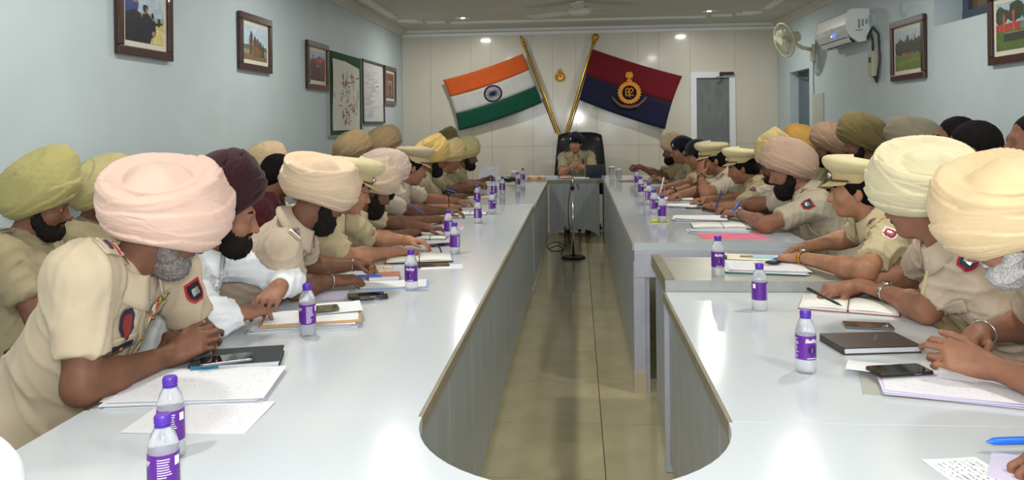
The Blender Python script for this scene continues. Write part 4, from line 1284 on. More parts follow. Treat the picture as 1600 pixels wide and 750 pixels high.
PEOPLE = []
def person(label, H, face, seat, facing, arms, head, shirt='khaki', skin='mid', lod=1, sc=1.0, beard=None, moustache=None, belly=0.0, sleeve='short', extras=(), eyes=True,
           group='officers seated round the tables', hair=None, glasses=False, sh_drop=0.0, sh_w=0.185, seat_z=0.545, neck_fwd=0.03, neck=1.0, trousers=True, chair=True, cat='person', wamp=0.013):
    H = np.array(H, float)
    seed = int(abs(H[0] * 1000 + H[1] * 7777)) % 9973
    M = frame(*face)
    root = thing('person', label, cat, (seat[0], seat[1], 0), 0.0, group)
    RL = np.array((seat[0], seat[1], 0.0))
    before = set(o.name for o in root.children)
    hs = [0.0054, 0.0090, 0.0112][lod]
    hc = [0.0095, 0.0140, 0.018][lod]
    fx = np.array((math.cos(R(facing)), math.sin(R(facing)), 0)); lx = np.array((-fx[1], fx[0], 0)); up = np.array((0, 0, 1.0))
    Pv = np.array((seat[0], seat[1], seat_z))
    N = H + M @ (np.array((-0.035, 0, -0.085)) * sc) + np.array((0, 0, -0.052 * neck * sc)) - fx * neck_fwd * sc          # pit of the neck
    spine = unit(N - Pv)
    side = unit(lx - spine * np.dot(lx, spine)); fwd = np.cross(side, spine)
    TM = np.stack([fwd, side, spine], 1)
    Ls = np.linalg.norm(N - Pv)
    S = {}
    for k, s in (('L', 1), ('R', -1)):
        S[k] = N + side * s * sh_w * sc - spine * (0.055 + sh_drop) * sc
        if k in arms and arms[k].get('S') is not None: S[k] = np.array(arms[k]['S'], float)
    lo = H - 0.16; hi = H + 0.16
    J = {}
    for k in ('L', 'R'):
        A = arms.get(k)
        if A is None:
            A = dict(W=Pv + fx * 0.34 + lx * (0.14 if k == 'L' else -0.14) + up * 0.10, d=fx * 1.0 - lx * (0.3 if k == 'L' else -0.3), n=up, curl='relaxed')
        W = np.array(A['W'], float)
        E = np.array(A['E'], float) if A.get('E') is not None else ik(S[k], W, 0.285 * sc, 0.255 * sc, A.get('pole', -up * 1.0 + side * (0.6 if k == 'L' else -0.6) - fwd * 0.2))
        d = A.get('d'); d = unit(W - E) if d is None else unit(d)
        J[k] = (S[k], E, W, d, np.array(A.get('n', up), float), A.get('curl', 'relaxed'), A)
        for p in (S[k], E, W, W + d * 0.20): lo = np.minimum(lo, np.array(p) - 0.07); hi = np.maximum(hi, np.array(p) + 0.07)
    lo = np.minimum(lo, Pv + spine * 0.25 - 0.02)
    # ---- skin: head, neck, arms, hands and a trunk core, one surface
    F = Field(lo, hi, hs)
    h = lambda x, y, z: H + M @ (np.array((x, y, z)) * sc)
    core0, core1 = Pv + spine * Ls * 0.62, Pv + spine * Ls * 0.90
    F.cone(core0, core1, 0.085 * sc, 0.095 * sc, 0.03)
    F.cone(N + spine * -0.03, h(-0.018, 0, -0.03), 0.061 * sc, 0.056 * sc, 0.03)
    F.cone(N - spine * 0.05 + side * 0.02, S['L'], 0.050 * sc, 0.046 * sc, 0.04); F.cone(N - spine * 0.05 - side * 0.02, S['R'], 0.050 * sc, 0.046 * sc, 0.04)
    F.ell(h(-0.012, 0, 0.045), np.array((.098, .078, .090)) * sc, M, 0.02)
    F.ell(h(0.028, 0, -0.040), np.array((.066, .060, .074)) * sc, M, 0.03)
    F.ell(h(0.068, 0, -0.088), np.array((.024, .026, .020)) * sc, M, 0.03)
    F.ell(h(0.052, 0, -0.012), np.array((.046, .058, .078)) * sc, M, 0.02)
    for s in (-1, 1):
        F.ell(h(0.062, s * .040, -0.022), np.array((.028, .024, .026)) * sc, M, 0.025)
        F.ell(h(0.108, s * .034, 0.012), np.array((.020, .020, .012)) * sc, M, 0.014, 's')
        F.ell(h(0.084, s * .032, 0.011), np.array((.013, .016, .011)) * sc, M, 0.006)
        F.ell(h(-0.006, s * .080, -0.004), np.array((.020, .009, .032)) * sc, M @ np.array(Matrix.Rotation(R(s * -14), 3, 'Z')), 0.010)
        F.ell(h(0.104, s * .012, -0.030), np.array((.012, .008, .008)) * sc, M, 0.008)
    F.cone(h(0.088, -.030, 0.032), h(0.088, .030, 0.032), .012 * sc, .012 * sc, 0.016)
    F.cone(h(0.096, 0, 0.018), h(0.118, 0, -0.026), .009 * sc, .0135 * sc, 0.012)
    F.ell(h(0.094, 0, -0.052), np.array((.012, .024, .006)) * sc, M, 0.005); F.ell(h(0.091, 0, -0.063), np.array((.012, .021, .007)) * sc, M, 0.005)
    tips = {}
    for k in ('L', 'R'):
        S_, E, W, d, nn, curl, A = J[k]
        dn = (E - S_); fo = (W - E)
        F.cone(S_, E, .052 * sc, .043 * sc, 0.03)
        F.cone(E, E + fo * 0.30, .044 * sc, .045 * sc, 0.03)
        F.cone(E + fo * 0.25, W, .045 * sc, .0275 * sc, 0.03)
        F.ell(W, np.array((.03, .030, .022)) * sc, np.stack([unit(fo), unit(np.cross(nn, fo)), unit(np.cross(fo, np.cross(nn, fo)))], 1), 0.02)
        tips[k] = add_hand(F, W, d, nn, (1 if k == 'R' else -1) * A.get('flip', 1), curl, sc * A.get('hs', 1.0), rmin=0.0 if lod == 0 else (0.0085 if lod == 1 else 0.0105), spread=A.get('spread', 1.0))
    V, Q = F.mesh(2 if lod < 2 else 1)
    body = mesh_obj('body', V - RL, Q, SKIN[skin], root)
    if lod == 0:
        nm = MB()
        for k in ('L', 'R'):
            for p, dr, nn in tips[k]:
                nn2 = unit(nn - dr * np.dot(nn, dr))
                fw_ = dr
                c_ = p - RL + nn2 * 0.0062 + fw_ * 0.001
                Mx = Matrix(tuple(map(tuple, np.stack([fw_, np.cross(nn2, fw_), nn2], 1))))
                nm.ball(tuple(c_), (0.0062, 0.0052, 0.0016), 8, Mx)
        nm = nm.build('fingernails', mat('fingernail', (190, 138, 116), rough=0.3), body, True)
        nm['kind'] = 'stuff'
    # ---- shirt
    lo2 = np.minimum(np.minimum(Pv - 0.24, N - 0.2), np.minimum(np.minimum(J['L'][1], J['R'][1]), np.minimum(S['L'], S['R'])) - 0.1)
    hi2 = np.maximum(np.maximum(Pv + 0.24, N + 0.12), np.maximum(np.maximum(J['L'][1], J['R'][1]), np.maximum(S['L'], S['R'])) + 0.1)
    if sleeve == 'long':
        for k in ('L', 'R'): lo2 = np.minimum(lo2, J[k][2] - 0.1); hi2 = np.maximum(hi2, J[k][2] + 0.1)
    G = Field(lo2, hi2, hc)
    at = lambda t, f=0.0, s=0.0: Pv + spine * Ls * t + fwd * f + side * s
    G.ell(at(0.10), np.array((.155 + belly, .190 + belly * .5, .17)) * sc, TM, 0.08)
    G.ell(at(0.34, 0.02 + belly * .4), np.array((.145 + belly, .180 + belly * .5, .22)) * sc, TM, 0.08)
    G.ell(at(0.68, 0.0), np.array((.132, .190, .21)) * sc, TM, 0.08)
    for s in ('L', 'R'):
        G.cone(N - spine * 0.045 * sc, S[s] + spine * 0.004, .070 * sc, .070 * sc, 0.06)
        G.cone(at(0.62, 0, 0.1 if s == 'L' else -0.1), S[s], .10 * sc, .072 * sc, 0.06)
        S_, E, W = J[s][:3]
        if sleeve == 'short':
            f = 0.74
            G.cone(S_, S_ + (E - S_) * f, .074 * sc, .070 * sc, 0.04, cut=True)
        else:
            G.cone(S_, E, .072 * sc, .060 * sc, 0.04)
            G.cone(E, E + (W - E) * 0.90, .062 * sc, .046 * sc, 0.03, cut=True)
    G.cone(N - spine * 0.05, N + spine * 0.022 + fwd * -0.004, .078 * sc, .068 * sc, 0.03, cut=True)
    V, Q = G.mesh(2, wrinkle(seed, wamp * (1.0 if lod < 2 else 0.7)))
    so = mesh_obj('shirt', V - RL, Q, SHIRT[shirt], root)
    # sleeves and neck stay open: the cloth ends in a clean edge where the arm comes out
    bvh = BVHTree.FromPolygons([tuple(v) for v in V], [tuple(q_) for q_ in Q.tolist()])
    if trousers:
        T_ = Field(Pv - np.array((.75, .75, .56)), Pv + np.array((.75, .75, .2)), 0.03)
        T_.ell(Pv - up * 0.02, (.155, .185, .12), TM, 0.05)
        for s in (-1, 1):
            hip = Pv + lx * s * 0.09; kn = hip + fx * 0.42 + lx * s * 0.05 - up * 0.02; ft = kn - up * (kn[2] - 0.09) - fx * 0.05
            T_.cone(hip, kn, .088, .066, 0.05); T_.cone(kn, ft, .066, .05, 0.03, cut=True)
            MB().ball(tuple(ft - RL + fx * 0.07 + up * (0.042 - ft[2])), (0.135, 0.048, 0.042), 12, Matrix.Rotation(R(facing), 3, 'Z')).build('shoe', M_shoe, root, True)
        V2, Q2 = T_.mesh(1)
        mesh_obj('trousers', V2 - RL, Q2, M_trou if shirt.startswith('khaki') else cloth('dark_trouser', (60, 58, 62)), root)
    # ---- head dress, beard, hair (in world space, moved to the root at the end)
    kids0 = list(root.children)
    if beard:
        bm, bl = beard[:2]
        bt = beard[2] if len(beard) > 2 else 0.0
        B = Field(H - 0.18, H + 0.16, [0.006, 0.008, 0.010][lod])
        B.ell(h(0.048, 0, -0.080), np.array((.058 + bt, .060 + bt, .046 + bl * .5 + bt)) * sc, M, 0.02)
        B.ell(h(0.062, 0, -0.098 - bl), np.array((.034 + bt, .036 + bt, .026 + bt)) * sc, M, 0.03)
        for s in (-1, 1):
            B.cone(h(0.006, s * .066, 0.0), h(0.020, s * .054, -0.050), (.014 + bt) * sc, (.020 + bt) * sc, 0.02)
            B.cone(h(0.020, s * .054, -0.050), h(0.070, s * .020, -0.090), (.020 + bt) * sc, (.024 + bt) * sc, 0.02)
        B.ell(h(0.112, 0, -0.012), np.array((.050, .044, .034)) * sc, M, 0.012, 's')
        B.ell(h(0.104, 0, -0.058), np.array((.016, .020, .009)) * sc, M, 0.006, 's')
        V3, Q3 = B.mesh(1, wrinkle(seed + 3, 0.006, 60))
        mesh_obj('beard', V3, Q3, bm, root)
    if moustache or beard:
        mm = moustache or beard[0]
        B = Field(h(0.09, 0, -0.045) - 0.07, h(0.09, 0, -0.045) + 0.07, [0.004, 0.006, 0.008][lod])
        for s in (-1, 1):
            B.cone(h(0.101, s * .004, -0.042), h(0.088, s * .030, -0.050), .0085 * sc, .0085 * sc, 0.006)
            B.cone(h(0.088, s * .030, -0.050), h(0.072, s * .044, -0.058), .0085 * sc, .005 * sc, 0.006)
        V3, Q3 = B.mesh(1, wrinkle(seed + 4, 0.002, 90))
        if len(Q3): mesh_obj('moustache', V3, Q3, mm, root)
    if hair:
        B = Field(H - 0.24, H + 0.18, [0.006, 0.008, 0.010][lod])
        B.ell(h(-0.018, 0, 0.046), np.array((.104, .087, .096)) * sc, M, 0.02)
        B.ell(h(-0.052, 0, 0.0), np.array((.066, .078, .078)) * sc, M, 0.03)
        for s in (-1, 1): B.cone(h(0.02, s * .078, 0.03), h(0.012, s * .079, 0.0), .012 * sc, .008 * sc, 0.01)
        B.half(h(0.062, 0, 0.058), M @ unit((1, 0, -0.55)))
        B.half(h(0.0, 0, -0.062), M @ unit((0.35, 0, -1)))
        for s in (-1, 1): B.ell(h(0.012, s * .085, -0.028), np.array((.034, .022, .034)) * sc, M, 0.006, 's')
        if hair == 'bun':
            B.ell(h(-0.112, 0, -0.030), np.array((.052, .058, .050)) * sc, M, 0.015)
        if hair == 'tail':
            B.ell(h(-0.095, 0, -0.030), np.array((.050, .060, .060)) * sc, M, 0.02); B.ell(h(-0.105, 0, -0.095), np.array((.034, .036, .05)) * sc, M, 0.02)
        V3, Q3 = B.mesh(1, wrinkle(seed + 5, 0.003, 50))
        mesh_obj('hair', V3, Q3, M_hair, root)
    hd = dict(head)
    kind = hd.pop('kind')
    if kind == 'turban': turban(root, H, M, hd.pop('col'), lod, seed=seed, **hd)
    elif kind == 'cap': cap(root, H, M, lod, s=sc, **hd)
    elif kind == 'beret': beret(root, H, M, lod, **hd)
    if eyes and lod < 2:
        for s in (-1, 1):
            e = MB().ball(tuple(h(0.0858, s * .032, 0.0105)), 0.0105 * sc, 12).build('eye', M_eyew, root, True)
            MB().ball(tuple(h(0.0905, s * .032 + 0.0, 0.0105)), 0.0068 * sc, 10).build('iris', M_eyed, e, True)
            MB().tube([tuple(h(0.094, s * .016, 0.034)), tuple(h(0.095, s * .032, 0.040)), tuple(h(0.084, s * .050, 0.036))], [.0035, .0045, .002], 6, flat=1.0).build('eyebrow', M_bwhite if (beard and beard[0] is M_bwhite) else M_hair, root, True)
    if glasses:
        gl = MB()
        for s in (-1, 1):
            gl.tube([tuple(h(0.116, s * .034 + .024 * math.cos(t), 0.006 + .018 * math.sin(t))) for t in np.linspace(0, 2 * math.pi, 18, endpoint=False)], 0.0016, 5, closed=True)
            gl.tube([tuple(h(0.114, s * .057, 0.010)), tuple(h(0.06, s * .078, 0.012)), tuple(h(-0.01, s * .084, 0.012))], 0.0018, 5)
        gl.tube([tuple(h(0.116, -.010, 0.008)), tuple(h(0.118, 0, 0.012)), tuple(h(0.116, .010, 0.008))], 0.0016, 5)
        gl.build('spectacles', M_black, root, True)
    # ---- collar: a folded band with two points
    if lod < 2 or kind == 'beret':
        for s in (-1, 1):
            rows = []
            nn_ = 14
            for j in range(5):
                t = j / 4
                row = []
                for i in range(nn_ + 1):
                    a = R(18 + 162 * i / nn_) * s
                    pt = 1 - i / nn_
                    rad = (0.070 + 0.044 * t + 0.016 * t * pt ** 4) * sc
                    zz_ = (0.050 - 0.046 * t - 0.034 * t * pt ** 3 + 0.010 * (1 - pt)) * sc
                    row.append(Vector(tuple(N + fwd * (rad * math.cos(a) * 0.98 - 0.006) + side * rad * math.sin(a) + spine * zz_ - RL * 0)))
                rows.append(row)
            if s > 0: rows = rows[::-1]
            MB().grid(rows, 0.004).build('collar', SHIRT[shirt], root, True)
    ctx = dict(root=root, bvh=bvh, N=N, S=S, J=J, fwd=fwd, side=side, spine=spine, at=at, H=H, M=M, h=h, sc=sc, shirt=SHIRT[shirt], fx=fx, lx=lx, Ls=Ls, tips=tips)
    for ex in extras: ex(ctx)
    for o in list(root.children):
        if o not in kids0:
            o.data.transform(Matrix.Translation(-Vector(tuple(RL))))
            for g in o.children:
                if g.type == 'MESH': g.data.transform(Matrix.Translation(-Vector(tuple(RL))))
    if chair: seat_chair(label, seat, facing, seat_z)
    PEOPLE.append(root)
    return ctx

CHAIR = []
USED = set()
def seat_chair(label, seat, facing, seat_z):
    """a low-backed office chair: hidden behind the sitters and the tables"""
    short = label.split(',')[0].split(' with ')[0].split(' and ')[0]
    if short in USED: short = label.replace(',', '')
    USED.add(short)
    lab = 'dark low-backed chair under the ' + ' '.join(short.split()[:11])
    if not CHAIR:
        r = thing('chair', lab, 'chair')
        MB().rbox((0, 0, 0.435), (0.42, 0.44, 0.05), 0.05).build('seat', M_chairb, r)
        MB().rbox((-0.255, 0, 0.62), (0.03, 0.40, 0.20), 0.012).build('backrest', M_chairb, r)
        for sx in (-1, 1):
            for sy in (-1, 1):
                MB().box((sx * 0.18, sy * 0.19, 0.205), (0.025, 0.025, 0.41)).build('leg', M_chairm, r)
        MB().box((-0.225, 0.15, 0.52), (0.02, 0.025, 0.24)).box((-0.225, -0.15, 0.52), (0.02, 0.025, 0.24)).build('back_bracket', M_chairm, r)
        CHAIR.append(r)
    else:
        r = copy_tree(CHAIR[0])
        CHAIR.append(r)
    r['label'] = ' '.join(lab.split()[:16])
    r['group'] = 'chairs of the officers'
    r.location = (seat[0], seat[1], 0); r.rotation_euler = (0, 0, R(facing))
    return r

# ---- things worn on the shirt
def epaulette(sides=('R', 'L'), slide=None, badge=M_silver, letters=M_navyb, stripe=M_red):
    def f(c):
        for s in sides:
            N, S = c['N'], c['S'][s]
            ux = Vector(tuple(unit(S - N))); n = Vector(tuple(c['spine']))
            ux = (ux - n * ux.dot(n)).normalized()
            uy = n.cross(ux)
            mid = Vector(tuple(N + (S - N) * 0.62))
            root = c['root']
            ep = drape_patch(c['bvh'], mid, ux, uy, n, 0.135, 0.052, 0.006, 8, 4, 0.004, lambda i, j, w, h_: ((i - 0.5) * w, (j - 0.5) * h_ * (0.72 + 0.28 * i))).build('epaulette', c['shirt'], root, True)
            if slide is not None:
                drape_patch(c['bvh'], mid + ux * 0.03, ux, uy, n, 0.066, 0.058, 0.013, 4, 4, 0.003).build('rank_slide', slide, ep)
            if stripe is not None: drape_patch(c['bvh'], mid + ux * 0.012, ux, uy, n, 0.007, 0.058, 0.0150, 2, 4, 0.002).build('rank_stripe', stripe, ep)
            if badge is not None:
                q = drape_patch(c['bvh'], mid - ux * 0.020, ux, uy, n, 0.026, 0.026, 0.014, 2, 2, 0.003)
                st = Vector(q.v[4])
                star = MB()
                for k in range(5):
                    a0, a1, a2 = R(72 * k), R(72 * k + 36), R(72 * k - 36)
                    star.add([st + n * 0.003, st + ux * 0.019 * math.cos(a0) + uy * 0.019 * math.sin(a0), st + ux * 0.007 * math.cos(a1) + uy * 0.007 * math.sin(a1), st + ux * 0.007 * math.cos(a2) + uy * 0.007 * math.sin(a2), st - n * 0.003], [(0, 1, 2), (0, 3, 1), (4, 2, 1), (4, 1, 3)])
                star.build('rank_star', badge, ep)
            if letters is not None:
                drape_patch(c['bvh'], mid + ux * 0.042, ux, uy, n, 0.016, 0.034, 0.0165, 2, 3, 0.002, lambda i, j, w, h_: ((i - 0.5) * w + 0.004 * math.sin(9 * j), (j - 0.5) * h_)).build('shoulder_title', letters, ep)
    return f

def chest(kind, sx, up_, w, h_, m, name, off=0.006, rot=0.0, label=None, shape=None, parent=None):
    """a patch on the breast: sx across (left +), up_ below the neck pit"""
    def f(c):
        p = c['N'] - c['spine'] * up_ + c['side'] * sx + c['fwd'] * 0.11
        ux = Vector(tuple(c['side'])); uy = Vector(tuple(c['spine']))
        if rot:
            ca, sa = math.cos(R(rot)), math.sin(R(rot))
            ux, uy = ux * ca + uy * sa, uy * ca - ux * sa
        o = drape_patch(c['bvh'], Vector(tuple(p)), ux, uy, Vector(tuple(c['fwd'])), w, h_, off, 5, 5, 0.003, shape).build(name, m, c['root'], False)
        if label: o['label'] = label
    return f
def buttons(n=4, up0=0.07, m=M_btn):
    def f(c):
        p = c['N'] - c['spine'] * (up0 + 0.14) + c['fwd'] * 0.11
        drape_patch(c['bvh'], Vector(tuple(p)), Vector(tuple(c['side'])), Vector(tuple(c['spine'])), Vector(tuple(c['fwd'])), 0.032, 0.34, 0.0035, 3, 12, 0.003).build('placket', c['shirt'], c['root'], True)
        for k in range(n):
            p = Vector(tuple(c['N'] - c['spine'] * (up0 + 0.085 * k)))
            hit = c['bvh'].ray_cast(p + Vector(tuple(c['fwd'])) * 0.3, -Vector(tuple(c['fwd'])), 0.5)
            if hit[0] is not None:
                MB().ball(tuple(hit[0] + Vector(tuple(c['fwd'])) * 0.005), 0.0065, 8).build('button', m, c['root'], True)
    return f
def pocket(sx, up_=0.19):
    def f(c):
        p = c['N'] - c['spine'] * up_ + c['side'] * sx + c['fwd'] * 0.11
        args = (Vector(tuple(c['side'])), Vector(tuple(c['spine'])), Vector(tuple(c['fwd'])))
        o = drape_patch(c['bvh'], Vector(tuple(p)), *args, 0.115, 0.13, 0.0035, 6, 6, 0.003).build('pocket', c['shirt'], c['root'], True)
        q = Vector(tuple(p + c['spine'] * 0.055))
        drape_patch(c['bvh'], q, *args, 0.122, 0.046, 0.0075, 6, 4, 0.003, lambda i, j, w, h_: ((i - 0.5) * w, (j - 0.5) * h_ * (1 + (0.35 * (1 - abs(2 * i - 1)) if j < 0.1 else 0)))).build('pocket_flap', c['shirt'], o, True)
        hit = c['bvh'].ray_cast(q + Vector(tuple(c['fwd'])) * 0.2 - Vector(tuple(c['spine'])) * 0.014, -Vector(tuple(c['fwd'])), 0.4)
        if hit[0] is not None: MB().ball(tuple(hit[0] + Vector(tuple(c['fwd'])) * 0.011), 0.008, 8).build('pocket_button', M_btn, o, True)
    return f
def sleeve_badge(s, m1, m2, t=0.45, out=None):
    def f(c):
        S_, E = c['S'][s], c['J'][s][1]
        n = Vector(tuple(out)) if out is not None else Vector(tuple(c['side'] * (1 if s == 'L' else -1)))
        n.normalize()
        uy = Vector(tuple(unit(S_ - E))); uy = (uy - n * uy.dot(n)).normalized()
        p = Vector(tuple(S_ + (E - S_) * t)) + n * 0.07
        ux = uy.cross(n)
        a = drape_patch(c['bvh'], p, ux, uy, n, 0.060, 0.068, 0.004, 5, 5, 0.002, lambda i, j, w, h_: ((i - 0.5) * w * (1 if j > 0.3 else 0.55 + 1.5 * j), (j - 0.5) * h_)).build('sleeve_badge', m1, c['root'])
        drape_patch(c['bvh'], p, ux, uy, n, 0.046, 0.052, 0.0065, 5, 5, 0.002, lambda i, j, w, h_: ((i - 0.5) * w * (1 if j > 0.3 else 0.55 + 1.5 * j), (j - 0.5) * h_)).build('badge_field', m2, a)
        drape_patch(c['bvh'], p, ux, uy, n, 0.026, 0.022, 0.009, 3, 3, 0.002).build('badge_device', M_silver, a)
    return f
def lanyard(s, drop=0.20):
    """braided cord round the shoulder to the breast pocket"""
    def f(c):
        S_ = c['S'][s]; sg = 1 if s == 'L' else -1
        pts = []
        fw, sd, sp, N = c['fwd'], c['side'], c['spine'], c['N']
        base = S_ - sd * sg * 0.050
        for k in range(25):
            a = R(-160 + 320 * k / 24)
            dr = Vector(tuple(unit(fw * math.sin(a) + sp * math.cos(a) + sd * sg * 0.25)))
            b0 = Vector(tuple(base - sp * 0.02))
            hit = c['bvh'].ray_cast(b0 + dr * 0.30, -dr, 0.3)
            q = hit[0] if hit[0] is not None else b0 + dr * 0.1
            pts.append(q + dr * 0.006)
        MB().tube(pts, 0.0055, 6).build('lanyard', M_cord, c['root'], True)
    return f
def bangle(s, m=None, r=0.036, tube=0.0025, t=0.10, name='steel_bangle', flat=1.0):
    def f(c):
        S_, E, W = c['J'][s][:3]
        d = unit(E - W); p = W + d * t * 0.26
        u = unit(np.cross(d, (0, 0, 1.0))); v = np.cross(d, u)
        MB().tube([tuple(p + (u * math.cos(a) + v * math.sin(a)) * r + d * 0.004 * math.sin(a)) for a in np.linspace(0, 2 * math.pi, 28, endpoint=False)], tube, 6, closed=True, flat=flat).build(name, m or M_silver, c['root'], True)
    return f
def watch(s, strap=M_silver, t=0.12, up=(0, 0, 1), facec=M_black):
    def f(c):
        S_, E, W = c['J'][s][:3]
        d = unit(E - W); p = W + d * t * 0.26
        u = unit(np.cross(d, up)); v = np.cross(u, d)
        rows = []
        for k in (-1, -0.5, 0.5, 1):
            rows.append([tuple(p + d * 0.010 * k + (u * math.cos(a) + v * math.sin(a)) * (0.0375 - 0.002 * abs(k))) for a in np.linspace(0, 2 * math.pi, 28)])
        w_ = MB().grid([[Vector(x) for x in r_] for r_ in rows], -0.003).build('watch_strap', strap, c['root'], True)
        Mx = Matrix(tuple(map(tuple, np.stack([d, np.cross(v, d), v], 1))))
        MB().lathe([(0.017, 0.0), (0.018, 0.004), (0.016, 0.009), (0.001, 0.009)], tuple(p + v * 0.034), 18, Mx).build('watch_case', M_silver, w_, 40)
        MB().lathe([(0.0135, 0.0), (0.0135, 0.0015), (0.001, 0.0015)], tuple(p + v * 0.0432), 18, Mx).build('watch_dial', facec, w_)
    return f
def held_pen(s, col, d, length=0.145, off=(0, 0, 0), r=0.0046, name='pen'):
    """returns via ctx a pen as a thing of its own: built later from the finger tips"""
    def f(c):
        tp = c['tips'][s]
        p = (np.array(tp[0][0]) + np.array(tp[4][0])) / 2 + np.array(off)
        HELD.append((p, unit(d), length, r, col))
    return f
HELD = []
def pen(label, p, d, length, r, m, tipm=None):
    p = Vector(tuple(p)); d = Vector(tuple(d)).normalized()
    rot = d.to_track_quat('Z', 'Y').to_matrix()
    root = thing('pen', label, 'pen', tuple(p))
    MB().lathe([(0.0008, 0.0), (r * 0.55, 0.010), (r * 0.9, 0.016), (r, 0.03), (r, length * 0.72), (r * 0.95, length * 0.72)], (0, 0, 0), 12, rot).build('barrel', m, root, 40)
    MB().lathe([(r * 1.15, length * 0.70), (r * 1.15, length - 0.003), (r * 0.7, length), (r * 0.3, length)], (0, 0, 0), 12, rot).build('cap', m, root, 40)
    e = rot @ Vector((r * 1.5, 0, 0))
    MB().box(tuple(e + d * (length * 0.86)), (0.0022, 0.004, length * 0.25), rot).build('clip', tipm or m, root)
    return root
# ================================================================== the people round the tables
UP = (0, 0, 1)
KH = SHIRT['khaki']
M_slidew = mat('white_shoulder_slide', (226, 222, 212), rough=0.6)
M_orange = mat('medal_ribbon_orange', (206, 100, 44), rough=0.6); M_green = mat('medal_ribbon_green', (60, 96, 58), rough=0.6)
M_yel = mat('medal_ribbon_yellow', (206, 180, 70), rough=0.6); M_blue = mat('medal_ribbon_blue', (70, 96, 170), rough=0.6)
M_shield = mat('shield_dark_blue', (44, 44, 66), rough=0.5); M_shieldr = mat('shield_red_brown', (136, 52, 44), rough=0.5)
def shield(sx, up_):
    sh = lambda i, j, w, h_: ((i - 0.5) * w * (1 if 0.25 < j < 0.85 else 0.62), (j - 0.5) * h_)
    return [chest(0, sx, up_, 0.042, 0.095, M_shield, 'breast_badge', 0.008, 0, None, sh), chest(0, sx, up_, 0.026, 0.068, M_shieldr, 'badge_centre', 0.011, 0, None, sh)]
def ribbons(sx, up_, rot=0.0):
    out = []
    for k, (c, m) in enumerate(zip((-0.044, -0.030, -0.016, -0.002, 0.012, 0.026, 0.040), (M_orange, M_whitep, M_orange, M_red, M_orange, M_blue, M_green))):
        out.append(chest(0, sx + c, up_, 0.0135, 0.016, m, 'medal_ribbon', 0.0115, rot))
        out.append(chest(0, sx + c, up_ - 0.018, 0.0135, 0.016, (M_whitep, M_yel, M_red, M_yel, M_green, M_yel, M_green)[k], 'medal_ribbon', 0.0115, rot))
    return out
def plate(sx, up_, m=M_black): return [chest(0, sx, up_, 0.072, 0.016, m, 'name_plate', 0.0115)]

# ---------------------------------------------------------------- the row in front of the pictures, from the photographer onwards
C1 = person('officer in pink-cream turban with grey beard and medal ribbons, nearest on the picture-wall side', P(256, 356, Y=2.20), (42, -24, 6), (-1.74, 2.26), 14,
    {'R': dict(S=P(128, 428, Y=1.97), E=P(128, 604, Z=0.812), W=P(266, 555, Y=2.22), d=(0.84, 0.34, 0.40), n=(-0.30, -0.92, 0.30), curl=(24, 50, 30)),
     'L': dict(S=P(262, 416, Y=2.42), E=P(314, 528, Y=2.50), W=P(312, 530, Y=2.35), d=(-0.45, -0.30, 0.10), n=(0.3, 0.2, 0.9), curl='fist')},
    dict(kind='turban', col='pink', a=0.176, b=0.150, up=0.150, dn=0.135, tilt=8, cz=0.052, roll=-10, cback=-0.6, cside=-0.6, csize=0.72), beard=(M_bgrey, 0.0, 0.004), lod=0, skin='dark', sc=1.06, belly=0.02, sh_w=0.20,
    extras=[epaulette(slide=KH), buttons(), pocket(0.095), pocket(-0.095), sleeve_badge('L', M_red, M_black, out=(0.75, -0.5, 0.4))] + shield(-0.085, 0.080) + ribbons(0.085, 0.095, 6) + plate(-0.09, 0.140, M_shield), eyes=True)
C2 = person('bearded man in white shirt and dark maroon turban, forearms on a stack of files', P(352, 340, Y=2.80), (14, -12, 0), (-1.74, 2.76), 8,
    {'R': dict(E=P(338, 500, Z=0.830), W=P(376, 489, Z=0.838), d=(0.45, 0.88, -0.05), n=(0, -0.3, 1), curl='relaxed'),
     'L': dict(E=P(450, 440, Z=0.86), W=P(436, 448, Y=2.93), d=(-0.12, -0.86, -0.36), n=(0.05, -0.42, 0.90), curl=(30, 34, 16), hs=1.08, spread=1.2)},
    dict(kind='turban', col='maroon', a=0.150, b=0.128, up=0.135, dn=0.110, tilt=44, cz=0.082, cx=-0.02, peak=0.06, crown=False), beard=(M_bblack, 0.012, 0.006), lod=0, skin='warm', shirt='white', sleeve='long',
    extras=[buttons(m=M_whitep), pocket(0.09), chest(0, 0.09, 0.14, 0.008, 0.045, M_black, 'pocket_pen', 0.012)])
C3 = person('officer in peach turban with black beard, white shoulder slides and a steel bangle', P(497, 311, Y=3.30), (48, -24, 0), (-1.70, 3.26), 18,
    {'R': dict(E=P(462, 452, Z=0.806), W=P(520, 438, Z=0.806), d=(0.92, 0.38, -0.02), n=(0, -0.2, 1), curl='relaxed'),
     'L': dict(E=P(480, 418, Y=3.62), W=P(556, 413, Y=3.66), d=(0.95, -0.2, -0.08), n=(0, 0.5, 0.9), curl='pen')},
    dict(kind='turban', col='peach', a=0.165, b=0.146, up=0.120, dn=0.118, tilt=2, cz=0.062, cback=-0.55, cside=-0.45, csize=0.7), beard=(M_bblack, 0.010, 0.006), lod=0, skin='dark', shirt='khaki_pink', sc=1.03, wamp=0.008,
    extras=[epaulette(slide=M_slidew), buttons(), pocket(-0.09), chest(0, -0.07, 0.16, 0.012, 0.075, mat('brown_clip', (60, 36, 30)), 'pocket_clip', 0.010), bangle('R'), bangle('L', t=0.05, r=0.034)])
